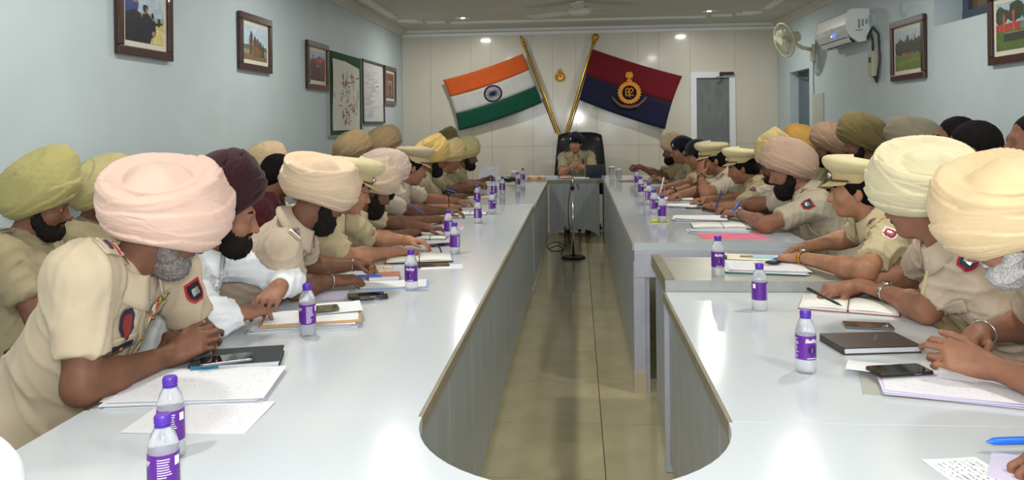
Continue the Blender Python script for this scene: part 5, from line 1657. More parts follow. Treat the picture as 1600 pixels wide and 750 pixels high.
C4 = person('officer in khaki peaked cap and spectacles, behind the peach turban', P(545, 297, Y=3.95), (30, -20, 0), (-1.66, 3.92), 14,
    {'R': dict(E=P(545, 402, Z=0.81), W=P(622, 393, Z=0.80), d=(0.9, 0.3, 0.02), n=UP, curl='pen'),
     'L': dict(E=P(585, 372, Z=0.82), W=P(640, 376, Z=0.815), d=(0.92, -0.25, -0.05), n=(0, 0.2, 1), curl='relaxed')},
    dict(kind='cap', tilt=2), hair='short', glasses=True, skin='tan', shirt='khaki_yellow', extras=[epaulette(), buttons(), bangle('L', M_gold, t=0.12), sleeve_badge('L', M_navyb, M_slidew)])
C5 = person('black-bearded officer in pale peach turban between two caps', P(580, 300, Y=4.55), (28, -22, 0), (-1.64, 4.52), 14,
    {'R': dict(E=P(590, 376, Z=0.80), W=P(640, 364, Z=0.80), n=UP, curl='pen'), 'L': dict(W=P(668, 356, Z=0.81), d=(0.9, -0.2, 0), n=UP, curl='relaxed')},
    dict(kind='turban', col='peach2', a=0.150, b=0.13, up=0.125, dn=0.105, tilt=10, cz=0.08), beard=(M_bblack, 0.02, 0.008), skin='dark', shirt='khaki_yellow', extras=[epaulette(), lanyard('L')])
C6 = person('officer in mauve turban, bearded face seen from the side looking down', P(598, 280, Y=5.20), (6, -20, 0), (-1.66, 5.2), 8,
    {'R': dict(E=P(600, 350, Z=0.81), W=P(682, 342, Z=0.80), n=UP, curl='pen'), 'L': dict(W=P(700, 330, Z=0.81), d=(0.9, -0.2, 0), n=UP, curl='relaxed')},
    dict(kind='turban', col='mauve', a=0.166, b=0.135, up=0.120, dn=0.098, tilt=14, cz=0.075, crown=False), beard=(M_bblack, 0.0, 0.004), skin='dark', shirt='khaki_grey', extras=[epaulette()])
C7 = person('officer in large grey-khaki peaked cap with red-brown neck, head bent', P(643, 264, Y=5.95), (28, -18, 0), (-1.66, 5.92), 12,
    {'R': dict(E=P(632, 330, Z=0.82), W=P(705, 324, Z=0.80), n=UP, curl='pen'), 'L': dict(W=P(715, 314, Z=0.81), d=(0.9, -0.2, 0), n=UP, curl='relaxed')},
    dict(kind='cap', m=M_capg, tilt=6, s=1.02) if False else dict(kind='cap', m=M_capg, tilt=6), hair='short', skin='warm', shirt='khaki_grey', sc=1.04, extras=[epaulette(), buttons()])
C8 = person('officer in golden yellow turban, third from the head table on the picture-wall side', P(676, 250, Y=6.70), (24, -14, 0), (-1.62, 6.7), 10,
    {'R': dict(E=P(690, 312, Z=0.82), W=P(722, 306, Z=0.80), n=UP, curl='pen'), 'L': dict(W=P(735, 298, Z=0.81), n=UP, curl='relaxed')},
    dict(kind='turban', col='yellow', a=0.130, b=0.125, up=0.130, dn=0.115, tilt=16, cz=0.075), beard=(M_bblack, 0.01, 0.006), skin='dark', shirt='khaki_olive', extras=[epaulette(), lanyard('L')])
C9 = person('officer in tan turban, second from the head table on the picture-wall side', P(700, 251, Y=7.45), (16, -16, 0), (-1.60, 7.45), 8,
    {'R': dict(W=P(738, 290, Z=0.84), n=UP, curl='clasp'), 'L': dict(W=P(748, 287, Z=0.85), n=UP, curl='clasp')},
    dict(kind='turban', col='tan', a=0.150, b=0.13, up=0.125, dn=0.105, tilt=12, cz=0.075, peak=0.08), moustache=M_hair, skin='warm', shirt='khaki_olive', extras=[epaulette()])
C10 = person('officer in pale olive turban and black beard, last before the end wall', P(728, 246, Y=8.15), (6, -6, 0), (-1.58, 8.15), 4,
    {'R': dict(W=P(748, 284, Z=0.86), n=UP, curl='clasp'), 'L': dict(W=P(756, 281, Z=0.87), n=UP, curl='clasp')},
    dict(kind='turban', col='olive_pale', a=0.145, b=0.125, up=0.125, dn=0.10, tilt=18, cz=0.07, peak=0.12, crown=False), beard=(M_bblack, 0.005, 0.004), skin='dark', shirt='khaki_olive', extras=[epaulette()])
# ---------------------------------------------------------------- second row under the pictures
person('officer in olive turban seated against the pale blue wall, nearest the picture edge', P(62, 326, Y=3.10), (18, -10, 0), (-2.27, 3.05), 14, {},
    dict(kind='turban', col='olive', a=0.150, b=0.125, up=0.135, dn=0.105, tilt=30, cz=0.07, peak=0.34, crown=False), beard=(M_bblack, 0.0, 0.004), skin='dark', shirt='khaki_olive', extras=[epaulette(slide=SHIRT['khaki_olive'])])
person('officer in pale olive turban half hidden behind the pink-cream turban', P(158, 316, Y=3.75), (20, -10, 0), (-2.28, 3.7), 10, {},
    dict(kind='turban', col='olive_pale', a=0.150, b=0.125, up=0.130, dn=0.105, tilt=26, cz=0.07, peak=0.26, crown=False), beard=(M_bblack, 0.0, 0.004), skin='dark', shirt='khaki_olive', extras=[epaulette()])
person('dark-haired man in maroon shirt without head dress, behind the peach turban', P(436, 276, Y=4.70), (30, -14, 0), (-2.02, 4.7), 10, {}, dict(kind='none'), hair='short', shirt='maroon', skin='dark')
person('officer in dusty peach turban mostly hidden behind the dark maroon turban', P(414, 266, Y=5.60), (20, -8, 0), (-2.27, 5.6), 8, {}, dict(kind='turban', col='sand', crown=False, tilt=22, peak=0.1), beard=(M_bblack, 0.0, 0.004), skin='dark', shirt='khaki_grey', lod=2)
person('officer in brown turban below the corner of the green board', P(552, 246, Y=6.70), (24, -6, 0), (-2.10, 6.7), 8, {}, dict(kind='turban', col='brown', crown=False, a=0.165, b=0.14, tilt=26, peak=0.1, up=0.14), beard=(M_bblack, 0.0, 0.004), skin='dark', shirt='khaki_grey', lod=1)
person('officer in tall brown turban by the corner of the end wall', P(600, 236, Y=7.30), (24, -6, 0), (-1.98, 7.3), 8, {}, dict(kind='turban', col='brown', crown=False, a=0.17, b=0.145, tilt=26, peak=0.1, up=0.15), beard=(M_bblack, 0.0, 0.004), skin='dark', shirt='khaki_grey', lod=1)
person('officer whose dark olive turban tip shows above the tan turban', P(699, 229, Y=9.2), (20, -2, 0), (-1.72, 9.2), 8, {}, dict(kind='turban', col='dark_olive', crown=False, a=0.14, b=0.12, tilt=30, peak=0.22), beard=(M_bblack, 0.0, 0.004), skin='dark', shirt='khaki_olive', lod=2)

# ---------------------------------------------------------------- the row in front of the air conditioner wall
person('officer in broad wheat-yellow turban with grey-white beard, hands clasped, cut by the picture edge', P(1588, 362, Y=2.10), (142, -26, 0), (1.70, 2.04), 162,
    {'L': dict(S=P(1690, 452, Y=1.98), E=P(1690, 620, Z=0.815), W=P(1545, 572, Y=2.17), d=(-0.88, 0.30, 0.22), n=(0.25, -0.92, 0.35), curl=(26, 52, 32), hs=1.06),
     'R': dict(E=P(1620, 505, Y=2.62), W=P(1528, 522, Y=2.38), d=(-0.72, -0.62, -0.12), n=(-0.1, 0.35, 0.9), curl='clasp')},
    dict(kind='turban', col='wheat', a=0.178, b=0.152, up=0.142, dn=0.135, tilt=4, cz=0.055, roll=6, cback=-0.5, cside=0.7, csize=0.78), beard=(M_bwhite, -0.01, 0.0), lod=0, skin='warm', shirt='khaki', sc=1.05, belly=0.03,
    extras=[epaulette(), buttons(), pocket(0.095), pocket(-0.095), bangle('R', t=0.12)] + shield(-0.085, 0.105) + plate(-0.085, 0.168))
person('officer in cream turban turned away, steel watch, writing in a diary', P(1438, 318, Y=2.85), (128, -10, 0), (1.78, 2.80), 152,
    {'L': dict(S=P(1520, 408, Y=2.72), E=P(1447, 484, Z=0.812), W=P(1380, 455, Z=0.812), d=(-0.45, 0.88, 0.0), n=UP, curl='relaxed'),
     'R': dict(E=P(1425, 432, Y=3.42), W=P(1325, 450, Z=0.808), d=(-0.92, -0.35, 0.04), n=(0.1, -0.2, 1), curl='pen')},
    dict(kind='turban', col='cream', a=0.172, b=0.150, up=0.138, dn=0.120, tilt=6, cz=0.066, roll=-8, cback=-0.5, cside=0.4), moustache=M_stub, lod=0, skin='warm', shirt='khaki_pink', sc=1.05, belly=0.03,
    extras=[epaulette(slide=SHIRT['khaki_pink']), buttons(), pocket(0.09), watch('L'), sleeve_badge('L', M_red, M_shield, 0.12, out=(-0.35, -0.85, 0.35)), lanyard('L')] + plate(-0.09, 0.15))
person('woman officer in khaki peaked cap with long tied black hair, reaching to the folders', P(1336, 302, Y=3.75), (168, -4, 0), (1.80, 3.72), 168,
    {'L': dict(E=P(1352, 424, Z=0.862), W=P(1250, 402, Z=0.845), d=(-0.90, 0.35, -0.08), n=UP, curl='claw'),
     'R': dict(E=P(1330, 372, Y=4.05), W=P(1262, 385, Y=3.98), d=(-0.95, -0.2, -0.1), n=UP, curl='relaxed')},
    dict(kind='cap', tilt=4), hair='tail', lod=0, sc=0.96, skin='tan', shirt='khaki_yellow', extras=[epaulette(), lanyard('L'), watch('L', M_gold), buttons(), sleeve_badge('L', M_whitep, M_red, 0.1, out=(-0.2, -0.8, 0.5))])
person('black-bearded officer in dusty mauve turban, elbow on the pink folder', P(1234, 270, Y=5.00), (176, -14, 0), (1.72, 4.95), 172,
    {'L': dict(E=P(1197, 352, Z=0.872), W=P(1155, 333, Z=0.872), d=(-0.85, 0.45, 0.0), n=UP, curl='pen'), 'R': dict(E=P(1190, 318, Y=5.5), W=P(1150, 322, Y=5.62), d=(-0.9, -0.3, 0), n=UP, curl='relaxed')},
    dict(kind='turban', col='dusty', a=0.160, b=0.135, up=0.130, dn=0.10, tilt=30, cz=0.072, crown=False, peak=0.05), beard=(M_bblack, 0.02, 0.008), skin='warm', shirt='khaki_grey', sc=1.06, belly=0.02,
    extras=[epaulette(), lanyard('L'), watch('L'), buttons(), sleeve_badge('L', M_red, M_shield, 0.15, out=(-0.3, -0.85, 0.35))])
person('bespectacled officer in pale yellow turban behind the dusty mauve turban', P(1215, 260, Y=5.60), (180, -8, 0), (1.68, 5.6), 174,
    {'L': dict(W=P(1128, 320, Z=0.87), n=UP, curl='pen'), 'R': dict(W=P(1118, 312, Z=0.87), n=UP, curl='relaxed')},
    dict(kind='turban', col='tan', a=0.150, b=0.13, up=0.158, dn=0.10, tilt=24, cz=0.075, peak=0.06), beard=(M_bblack, -0.015, 0.0), glasses=True, skin='dark', shirt='khaki_grey', extras=[epaulette(), pocket(0.09)] + plate(0.09, 0.14, M_btn))
person('woman officer in tilted khaki cap with black hair bun and braided lanyard', P(1159, 264, Y=6.35), (172, -16, 0), (1.66, 6.32), 172,
    {'L': dict(E=P(1150, 328, Z=0.87), W=P(1112, 322, Z=0.865), n=UP, curl='pen'), 'R': dict(W=P(1100, 312, Z=0.865), n=UP, curl='relaxed')},
    dict(kind='cap', tilt=12), hair='bun', sc=0.96, skin='warm', shirt='khaki_olive', extras=[epaulette(), lanyard('L'), bangle('L', M_gold), sleeve_badge('L', M_red, M_shield, 0.15, out=(-0.3, -0.85, 0.35))])
person('officer in level khaki peaked cap, cheek propped on his watch hand', P(1116, 252, Y=7.05), (176, -10, 0), (1.62, 7.05), 174,
    {'L': dict(E=P(1103, 304, Z=0.872), W=P(1095, 276, Y=6.92), d=(-0.05, 0.1, 1), n=(-0.7, -0.7, 0), curl='relaxed'), 'R': dict(W=P(1060, 305, Z=0.865), n=UP, curl='relaxed')},
    dict(kind='cap', tilt=2), hair='short', skin='warm', shirt='khaki_grey', sc=1.03, extras=[epaulette(), watch('L', M_black)])
person('officer in bulky dark navy beret and yellow-khaki shirt', P(1091, 246, Y=7.75), (178, -10, 0), (1.60, 7.75), 176,
    {'L': dict(W=P(1048, 300, Z=0.87), n=UP, curl='pen'), 'R': dict(W=P(1036, 294, Z=0.87), n=UP, curl='relaxed')},
    dict(kind='beret', side=1), hair='short', skin='warm', shirt='khaki_yellow', extras=[epaulette(), watch('L', M_black)])
person('officer in black beret with a silver badge, next to the sand turban', P(1066, 238, Y=8.40), (182, -6, 0), (1.56, 8.4), 178,
    {'L': dict(W=P(1040, 284, Z=0.87), n=UP, curl='relaxed'), 'R': dict(W=P(1030, 280, Z=0.87), n=UP, curl='relaxed')},
    dict(kind='beret', side=-1), hair='short', skin='warm', shirt='khaki_olive', extras=[epaulette()])
person('black-bearded officer in sand turban, hands raised, last before the grey glass door', P(1052, 238, Y=9.05), (184, -4, 0), (1.50, 9.05), 182,
    {'L': dict(W=P(1004, 262, Y=8.95), d=(-0.9, 0.2, 0.1), n=UP, curl='clasp'), 'R': dict(W=P(999, 260, Y=9.1), d=(-0.9, -0.2, 0.1), n=UP, curl='clasp')},
    dict(kind='turban', col='sand', a=0.150, b=0.128, up=0.135, dn=0.105, tilt=28, cz=0.07, crown=False, peak=0.08), beard=(M_bblack, 0.01, 0.006), skin='dark', shirt='khaki_olive', extras=[epaulette()])
# ---------------------------------------------------------------- second row by the air conditioner wall
person('officer in ochre turban below the recessed door', P(1252, 230, Y=7.40), (176, -4, 0), (2.28, 7.4), 176, {}, dict(kind='turban', col='ochre', crown=False, tilt=22, a=0.155, peak=0.06), beard=(M_bblack, 0.0, 0.004), skin='dark', shirt='camo', lod=1, extras=[epaulette()])
person('officer in taupe turban and mottled shirt with a red sleeve badge', P(1297, 235, Y=6.50), (170, -4, 0), (2.28, 6.5), 174,
    {'L': dict(W=P(1312, 300, Y=6.35), n=UP, curl='relaxed')}, dict(kind='turban', col='taupe', crown=False, tilt=26, a=0.160, b=0.135, up=0.135, peak=0.06), beard=(M_bblack, 0.0, 0.006), skin='dark', shirt='camo', extras=[epaulette(), sleeve_badge('L', M_red, M_blue, 0.3, out=(-0.3, -0.9, 0.2))])
person('officer in dark olive turban against the pale blue wall', P(1345, 228, Y=5.75), (178, -2, 0), (2.34, 5.75), 176, {}, dict(kind='turban', col='dark_olive', crown=False, tilt=20, a=0.165, b=0.14, up=0.14, peak=0.10), beard=(M_bblack, 0.0, 0.004), skin='dark', shirt='khaki_olive', extras=[epaulette()])
person('officer whose flat grey turban shows above the cream turban', P(1424, 232, Y=4.95), (176, -2, 0), (2.34, 4.95), 176, {}, dict(kind='turban', col='grey', crown=False, tilt=12, a=0.150, up=0.105, peak=0.1), beard=(M_bblack, 0.0, 0.004), skin='dark', shirt='khaki_olive', lod=2)
person('dark-haired man, the farther of the two bare heads by the wall', P(1492, 222, Y=4.45), (170, 0, 0), (2.36, 4.45), 176, {}, dict(kind='none'), hair='short', skin='dark', shirt='blue')
person('man with dense black hair, the nearer of the two bare heads by the wall', P(1520, 238, Y=4.00), (150, -6, 0), (2.26, 4.0), 172, {}, dict(kind='none'), hair='short', skin='dark', shirt='blue', sc=1.1)
person('man at the picture edge behind the wheat-yellow turban, only his dark head side showing', P(1615, 226, Y=3.60), (176, 0, 0), (2.36, 3.6), 176, {}, dict(kind='none'), hair='short', skin='dark', shirt='blue', lod=2)

# ---------------------------------------------------------------- the woman who presides, in her high black chair
person('woman officer in black beret presiding from the high black chair', P(899, 226, Y=10.80), (-104, -4, 0), (0.0, 10.95), -92,
    {'R': dict(W=P(893, 261, Y=10.42), d=(0.7, -0.2, 0.4), n=(-0.3, -0.8, 0.3), curl='relaxed', E=P(878, 271, Y=10.50)), 'L': dict(W=P(915, 262, Y=10.42), d=(-0.85, -0.2, 0.2), n=(0.2, -0.8, 0.5), curl='relaxed', E=P(929, 271, Y=10.50))},
    dict(kind='beret', side=1), hair='bun', sc=0.96, skin='tan', shirt='khaki_olive', seat_z=0.56, extras=[epaulette(), buttons(), chest(0, 0.09, 0.10, 0.014, 0.10, M_black, 'shoulder_strap', 0.008), sleeve_badge('L', M_red, M_shield, 0.3)], chair=False, lod=1)
ch = thing('executive_chair', 'high-backed black leather chair at the head of the tables', 'chair', (0.02, 11.0, 0), R(-92))
def cushion(w0, w1, hgt, t, z0, lean, nm):
    rows = []
    for j in range(9):
        v = j / 8
        wd = w0 + (w1 - w0) * v
        row = []
        for i in range(11):
            u = i / 10 * 2 - 1
            bul = t * (1 - abs(u) ** 4) * (1 - abs(2 * v - 1) ** 6)
            zc = z0 + hgt * v - 0.03 * (abs(u) ** 6) * (v if v > 0.5 else 0)
            row.append(Vector((-0.24 - lean * v + bul, -u * wd / 2, zc)))
        rows.append(row)
    return MB().grid(rows, 0.07).build(nm, M_chairb, ch, True)
cushion(0.50, 0.60, 0.80, 0.05, 0.50, 0.12, 'backrest') if False else cushion(0.72, 0.58, 0.82, 0.05, 0.50, 0.12, 'backrest')
bevel(MB().rbox((0.02, 0, 0.44), (0.52, 0.54, 0.10), 0.08).build('seat', M_chairb, ch), 0.02)
for s in (-1, 1): MB().tube([(-0.2, s * 0.30, 0.50), (-0.18, s * 0.31, 0.68), (0.10, s * 0.31, 0.70), (0.14, s * 0.30, 0.50)], 0.025, 8).build('armrest', M_chairb, ch, True)
MB().lathe([(0.04, 0.08), (0.03, 0.12), (0.03, 0.40), (0.06, 0.40)], n=14).build('gas_column', M_chairm, ch, 40)
for k in range(5):
    a = R(72 * k)
    MB().tube([(0.03 * math.cos(a), 0.03 * math.sin(a), 0.10), (0.30 * math.cos(a), 0.30 * math.sin(a), 0.07)], 0.022, 8).ball((0.30 * math.cos(a), 0.30 * math.sin(a), 0.03), 0.03, 10).build('base_arm', M_chairm, ch, True)

# ---------------------------------------------------------------- two sitters at the near cross table, mostly outside the picture
person('person in overexposed white shirt, only a shoulder in the bottom corner of the picture', (-1.16, 0.78, 1.24), (75, -10, 0), (-1.06, 0.55), 80,
    {'R': dict(S=P(-62, 772, Y=1.10), E=(-0.98, 0.86, 0.86), W=(-0.98, 1.10, 0.80), d=(0.1, 0.9, 0), n=UP, curl='relaxed'), 'L': dict(W=(-1.2, 1.15, 0.80), n=UP, curl='relaxed')}, dict(kind='none'), hair='short', skin='mid', shirt='white', sleeve='long')
person('person at the bottom right edge of whom only the hand with a blue pen shows', (1.62, 1.36, 1.22), (165, -15, 0), (1.86, 1.32), 172,
    {'L': dict(W=P(1700, 735, Z=0.80), d=(-0.85, 0.45, 0.02), n=(0.1, -0.1, 1), curl='pen', E=(1.42, 1.42, 0.83)), 'R': dict(W=(1.1, 1.75, 0.80), n=UP, curl='relaxed')}, dict(kind='turban', col='tan'), beard=(M_bblack, 0, 0.004), lod=0, skin='mid', shirt='khaki')
# ================================================================== things on the tables
# ------------------------------------------------------------------ water bottles
M_pet = mat('clear_plastic', (236, 240, 244), rough=0.12, trans=0.72, ior=1.25, spec=0.5)
M_label = mat('purple_label', (92, 34, 140), rough=0.35, var=0.08, vscale=30)
M_labeld = mat('dark_purple_print', (58, 18, 92), rough=0.35)
M_print = mat('white_print', (236, 232, 240), rough=0.5)
M_cap = mat('purple_cap', (88, 52, 168), rough=0.35)
BR = 0.029
def text_mesh(s, size, shear=0.0):
    cu = bpy.data.curves.new('lettering', 'FONT')
    cu.body = s; cu.size = size; cu.align_x = 'CENTER'; cu.shear = shear; cu.offset = size * 0.02
    o = bpy.data.objects.new('lettering', cu); COL.objects.link(o)
    dg = bpy.context.evaluated_depsgraph_get()
    me = bpy.data.meshes.new_from_object(o.evaluated_get(dg))
    bpy.data.objects.remove(o); bpy.data.curves.remove(cu)
    return me
def wrap(me, r, z0, a0):
    """bend flat lettering round a bottle"""
    for v in me.vertices:
        a = a0 + v.co.x / r
        v.co = Vector((math.sin(a) * r, -math.cos(a) * r, z0 + v.co.y))
    return me
def bottle_meshes():
    out = {}
    body = [(0.001, 0.0), (0.024, 0.0), (0.0285, 0.006), (0.0285, 0.040), (BR - 0.0012, 0.042), (BR - 0.0012, 0.108), (0.0285, 0.110), (0.0275, 0.122), (0.023, 0.138), (0.0165, 0.152), (0.0125, 0.158), (0.0125, 0.164)]
    b = MB().lathe(body, n=28)
    out['bottle_body'] = b.mesh('bottle_body', M_pet, 50)
    lab = MB()
    lab.lathe([(BR - 0.0008, 0.0412), (BR, 0.0418), (BR, 0.1078), (BR - 0.0008, 0.1084)], n=32)
    out['label'] = lab.mesh('label', M_label, 40)
    c = MB().lathe([(0.0145, 0.160), (0.0150, 0.161), (0.0150, 0.175), (0.0135, 0.178), (0.001, 0.1785)], n=24)
    for i in range(24):
        a = 2 * math.pi * i / 24
        c.box((0.0151 * math.cos(a), 0.0151 * math.sin(a), 0.168), (0.0012, 0.0012, 0.012), Matrix.Rotation(a, 3, 'Z'))
    out['cap'] = c.mesh('cap', M_cap, 40)
    out['neck_ring'] = MB().lathe([(0.0125, 0.155), (0.0155, 0.1555), (0.0155, 0.158), (0.0125, 0.159)], n=24).mesh('neck_ring', M_cap, 40)
    t = wrap(text_mesh('Bailley', 0.0155, 0.25), BR + 0.0004, 0.0905, 0.0)
    t.materials.append(M_print); out['brand_name'] = t
    d = MB()
    # dark disc with a light swirl under the name, small print at the foot
    def onlab(x, z, r=BR + 0.0003): return Vector((math.sin(x / BR) * r, -math.cos(x / BR) * r, z))
    ring = [[onlab(k * 0.0125 * math.cos(a), 0.070 + k * 0.0125 * math.sin(a)) for a in np.linspace(0, 2 * math.pi, 25)] for k in (0.05, 0.5, 1.0)]
    d.grid(ring)
    out['label_disc'] = d.mesh('label_disc', M_labeld)
    p = MB()
    p.grid([[onlab(x, 0.066 + 8 * x + s, BR + 0.0007) for x in (-0.0004, 0.0004, 0.0012)] for s in (-0.004, 0.004)])
    p.grid([[onlab(x, z, BR + 0.0007) for x in np.linspace(-0.014, 0.014, 8)] for z in (0.0455, 0.0475)])
    rr3 = random.Random(3)
    for k in range(12):
        z = 0.047 + 0.0048 * k
        for a0, a1 in ((0.036, 0.062), (-0.060, -0.036)):
            e = a0 + (a1 - a0) * rr3.uniform(0.5, 1)
            p.grid([[onlab(x, zz, BR + 0.0007) for x in np.linspace(a0, e, 5)] for zz in (z, z + 0.0017)])
    p.grid([[onlab(x, zz, BR + 0.0009) for x in np.linspace(0.068, 0.080, 4)] for zz in (0.086, 0.103)])
    out['small_print'] = p.mesh('small_print', M_print)
    return out
BM = bottle_meshes()
def bottle(label, px, py, Z, rot=0.0, near=True):
    q = P(px, py, Z=Z)
    r = thing('water_bottle', label, 'bottle', (q.x, q.y, Z), R(rot), 'small purple-labelled water bottles')
    link('bottle_body', BM['bottle_body'], r)
    l = link('label', BM['label'], r)
    c = link('cap', BM['cap'], r)
    link('neck_ring', BM['neck_ring'], r)
    link('brand_name', BM['brand_name'], l)
    link('label_disc', BM['label_disc'], l)
    o = link('small_print', BM['small_print'], l); o['kind'] = 'stuff'
    return r
ZR = 0.826
bottle('water bottle nearest the photographer, cut by the bottom picture edge', 257, 792, ZT, -65)
bottle('water bottle standing on loose white sheets near the bottom left corner', 268, 714, ZT, -70)
bottle('water bottle beside the ringed hand of the man in white', 481, 523, ZT, -60)
bottle('water bottle with its name turned to the aisle by the brown notebook', 643, 453, ZT, 0)
bottle('water bottle with small print showing, below the maroon bookmark strap', 711, 397, ZT, 150)
bottle('water bottle just behind the one with small print', 701, 371, ZT, 140)
bottle('water bottle by the mauve-turbaned officer, right of the pen hand', 747, 349, ZT, 90)
bottle('water bottle standing clear of the papers on the far picture-wall table', 769, 334, ZT + 0.004, 60)
bottle('water bottle by the open papers of the grey-capped officer', 746, 320, ZT + 0.004, 100)
bottle('water bottle before the golden turban', 772, 308, ZT + 0.004, 100)
bottle('water bottle beside the green pad', 785, 303, ZT + 0.004, 100)
bottle('water bottle by the glass near the head table, the nearer of two', 809, 294, ZT + 0.004, 80)
bottle('water bottle by the glass near the head table, the farther of two', 817, 286, ZT + 0.004, 80)
bottle('water bottle on the white table beside the brown leather diary', 1259, 581, ZT, 20)
bottle('water bottle on the white table just before the worn side table', 1187, 484, ZT, 160)
bottle('water bottle on the worn side table beside the teal folder', 1122, 431, 0.80, 0)
bottle('water bottle nearest of the five in a row on the far grey table', 1035, 347, ZR, 160)
bottle('second of the five water bottles in a row on the far grey table', 1022, 335, ZR, 50)
bottle('third of the five water bottles in a row on the far grey table', 1014, 320, ZR, 60)
bottle('fourth of the five water bottles in a row on the far grey table', 1001, 307, ZR, 40)
bottle('water bottle by the raised hands, last before the head table', 995, 292, ZR, 40)

# ------------------------------------------------------------------ paper, files, diaries, phones
M_pw = mat('white_paper', (228, 230, 234), rough=0.75)
M_pw2 = paper_mat('handwritten_paper', (226, 228, 234), (120, 124, 150), 24, 0.36)
M_pform = paper_mat('printed_form', (224, 224, 230), (150, 150, 164), 30, 0.40, 90)
M_pnote = paper_mat('notebook_paper', (232, 230, 222), (120, 120, 150), 22, 0.4)
M_plil = mat('lilac_shaded_paper', (214, 208, 232), rough=0.75)
def sheet_mesh(w, h_, curl=0.0, th=0.0008, seed=0, n=8):
    r = random.Random(seed)
    k1, k2, p1 = r.uniform(2, 5), r.uniform(2, 5), r.uniform(0, 6)
    rows = []
    for j in range(n + 1):
        row = []
        for i in range(n + 1):
            u, v = i / n, j / n
            z = curl * (0.35 * (1 + math.sin(k1 * u + k2 * v + p1)) + 1.2 * max(0, u - 0.75) ** 2 * 8 * (v))
            row.append(Vector(((u - 0.5) * w, (v - 0.5) * h_, th + z)))
        rows.append(row)
    return MB().grid(rows, th)
def at_table(px, py, Z): return P(px, py, Z=Z)
def rest(name, label, cat, px, py, Z, rot, group=None):
    q = P(px, py, Z=Z)
    return thing(name, label, cat, (q.x, q.y, Z), R(rot), group)
def sheet(label, px, py, Z, rot, w=0.21, h_=0.297, m=None, curl=0.002, seed=1, name='paper_sheet'):
    q = P(px, py, Z=Z)
    o = sheet_mesh(w, h_, curl, 0.0008, seed).build(name, m or M_pw, None, False, (q.x, q.y, Z + 0.0006), R(rot))
    return tag(o, label, 'paper')
def stack(label, px, py, Z, rot, n, w=0.215, h_=0.30, m=None, top=None, cover=None, name='paper_stack', jitter=0.006, cat='papers', coverback=None, step=0.0016, curl=0.0015):
    """a pile of sheets of paper, every few sheets fanned out a little; an optional folder cover under it"""
    r = rest(name, label, cat, px, py, Z, rot)
    rg = random.Random(int(px * 13 + py))
    z = 0.0005
    if cover is not None:
        MB().rbox((0, 0, z + 0.0012), (w + 0.02, h_ + 0.014, 0.0024), 0.006).build('folder_cover', cover, r); z += 0.003
    for k in range(n):
        mm = top if (k == n - 1 and top) else (m or M_pw)
        o = sheet_mesh(w, h_, curl if k == n - 1 else 0.0, 0.0009, k).build('paper_sheet', mm, r, False, (rg.uniform(-1, 1) * jitter, rg.uniform(-1, 1) * jitter, z), R(rg.uniform(-1, 1) * jitter * 400))
        z += step
    return r, z
def book(label, px, py, Z, rot, w, h_, t, cover, pages=None, name='diary', emboss=None, cat='book', dz=0.0):
    r = rest(name, label, cat, px, py, Z + dz, rot)
    c = MB().rbox((0, 0, 0.0015), (w, h_, 0.003), 0.008).rbox((0, 0, t - 0.0015), (w, h_, 0.003), 0.008)
    c.box((-w / 2 + 0.002, 0, t / 2), (0.004, h_ - 0.012, t - 0.001)).build('cover', cover, r)
    pg = MB()
    nl = max(2, int((t - 0.006) / 0.003))
    for k in range(nl): pg.box((0.002, 0, 0.003 + (k + 0.5) * (t - 0.006) / nl), (w - 0.012 - 0.001 * (k % 2), h_ - 0.012 - 0.001 * (k % 2), (t - 0.006) / nl - 0.0004))
    pg.build('pages', pages or M_pw, r)['kind'] = 'stuff'
    if emboss:
        for i in range(6): MB().box((w * 0.05 + i * 0.007, -h_ * 0.06 + 0.012 * i * 0.9, t + 0.0003), (0.004, 0.009, 0.0006), Matrix.Rotation(R(30 + 17 * i), 3, 'Z')).build('embossed_mark', emboss, r)
    return r
def open_book(label, px, py, Z, rot, w=0.15, h_=0.21, t=0.012, cover=None, m=None, name='open_diary', cat='book'):
    r = rest(name, label, cat, px, py, Z, rot)
    MB().rbox((0, 0, 0.0015), (2 * w + 0.012, h_ + 0.012, 0.003), 0.006).build('cover', cover, r)
    for s in (-1, 1):
        rows = []
        for j in (0, 1):
            rows.append([Vector((s * (0.002 + w * i / 10), (j - 0.5) * h_, 0.003 + t * (0.35 + 0.65 * math.sin(math.pi * min(1, 0.12 + 0.88 * i / 10)) ** 0.6 * (1 - 0.35 * i / 10)))) for i in range(11)])
        if s > 0: rows = rows[::-1]
        rows = rows[::-1]
        MB().grid(rows, t * 0.3).build('page', m or M_pnote, r, True)
        MB().box((s * (0.002 + w / 2), 0, 0.003 + t * 0.22), (w - 0.004, h_ - 0.004, t * 0.4)).build('page_block', M_pw, r)
    return r
M_screen = mat('black_phone_glass', (14, 15, 18), rough=0.06, spec=0.7, coat=0.5)
M_phones = mat('grey_phone_side', (120, 124, 130), rough=0.3, metal=0.7)
M_phoneb = mat('dark_phone_case', (30, 32, 42), rough=0.45)
def phone(label, px, py, Z, rot, side=None, dz=0.0, w=0.074, h_=0.15, tilt=0.0):
    r = rest('mobile_phone', label, 'phone', px, py, Z + dz, rot)
    if tilt: r.rotation_euler = (R(tilt), 0, R(rot))
    bevel(MB().rbox((0, 0, 0.0045), (w, h_, 0.008), 0.010, n=5).build('case', side or M_phoneb, r), 0.0015)
    MB().rbox((0, 0, 0.0089), (w - 0.004, h_ - 0.004, 0.0009), 0.008, n=5).build('screen', M_screen, r)
    MB().box((0, h_ / 2 - 0.010, 0.0095), (0.014, 0.002, 0.0004)).build('ear_piece', M_phones, r)
    MB().box((w / 2 + 0.0004, h_ * 0.18, 0.0045), (0.0012, 0.022, 0.003)).build('side_button', M_phones, r)
    return r
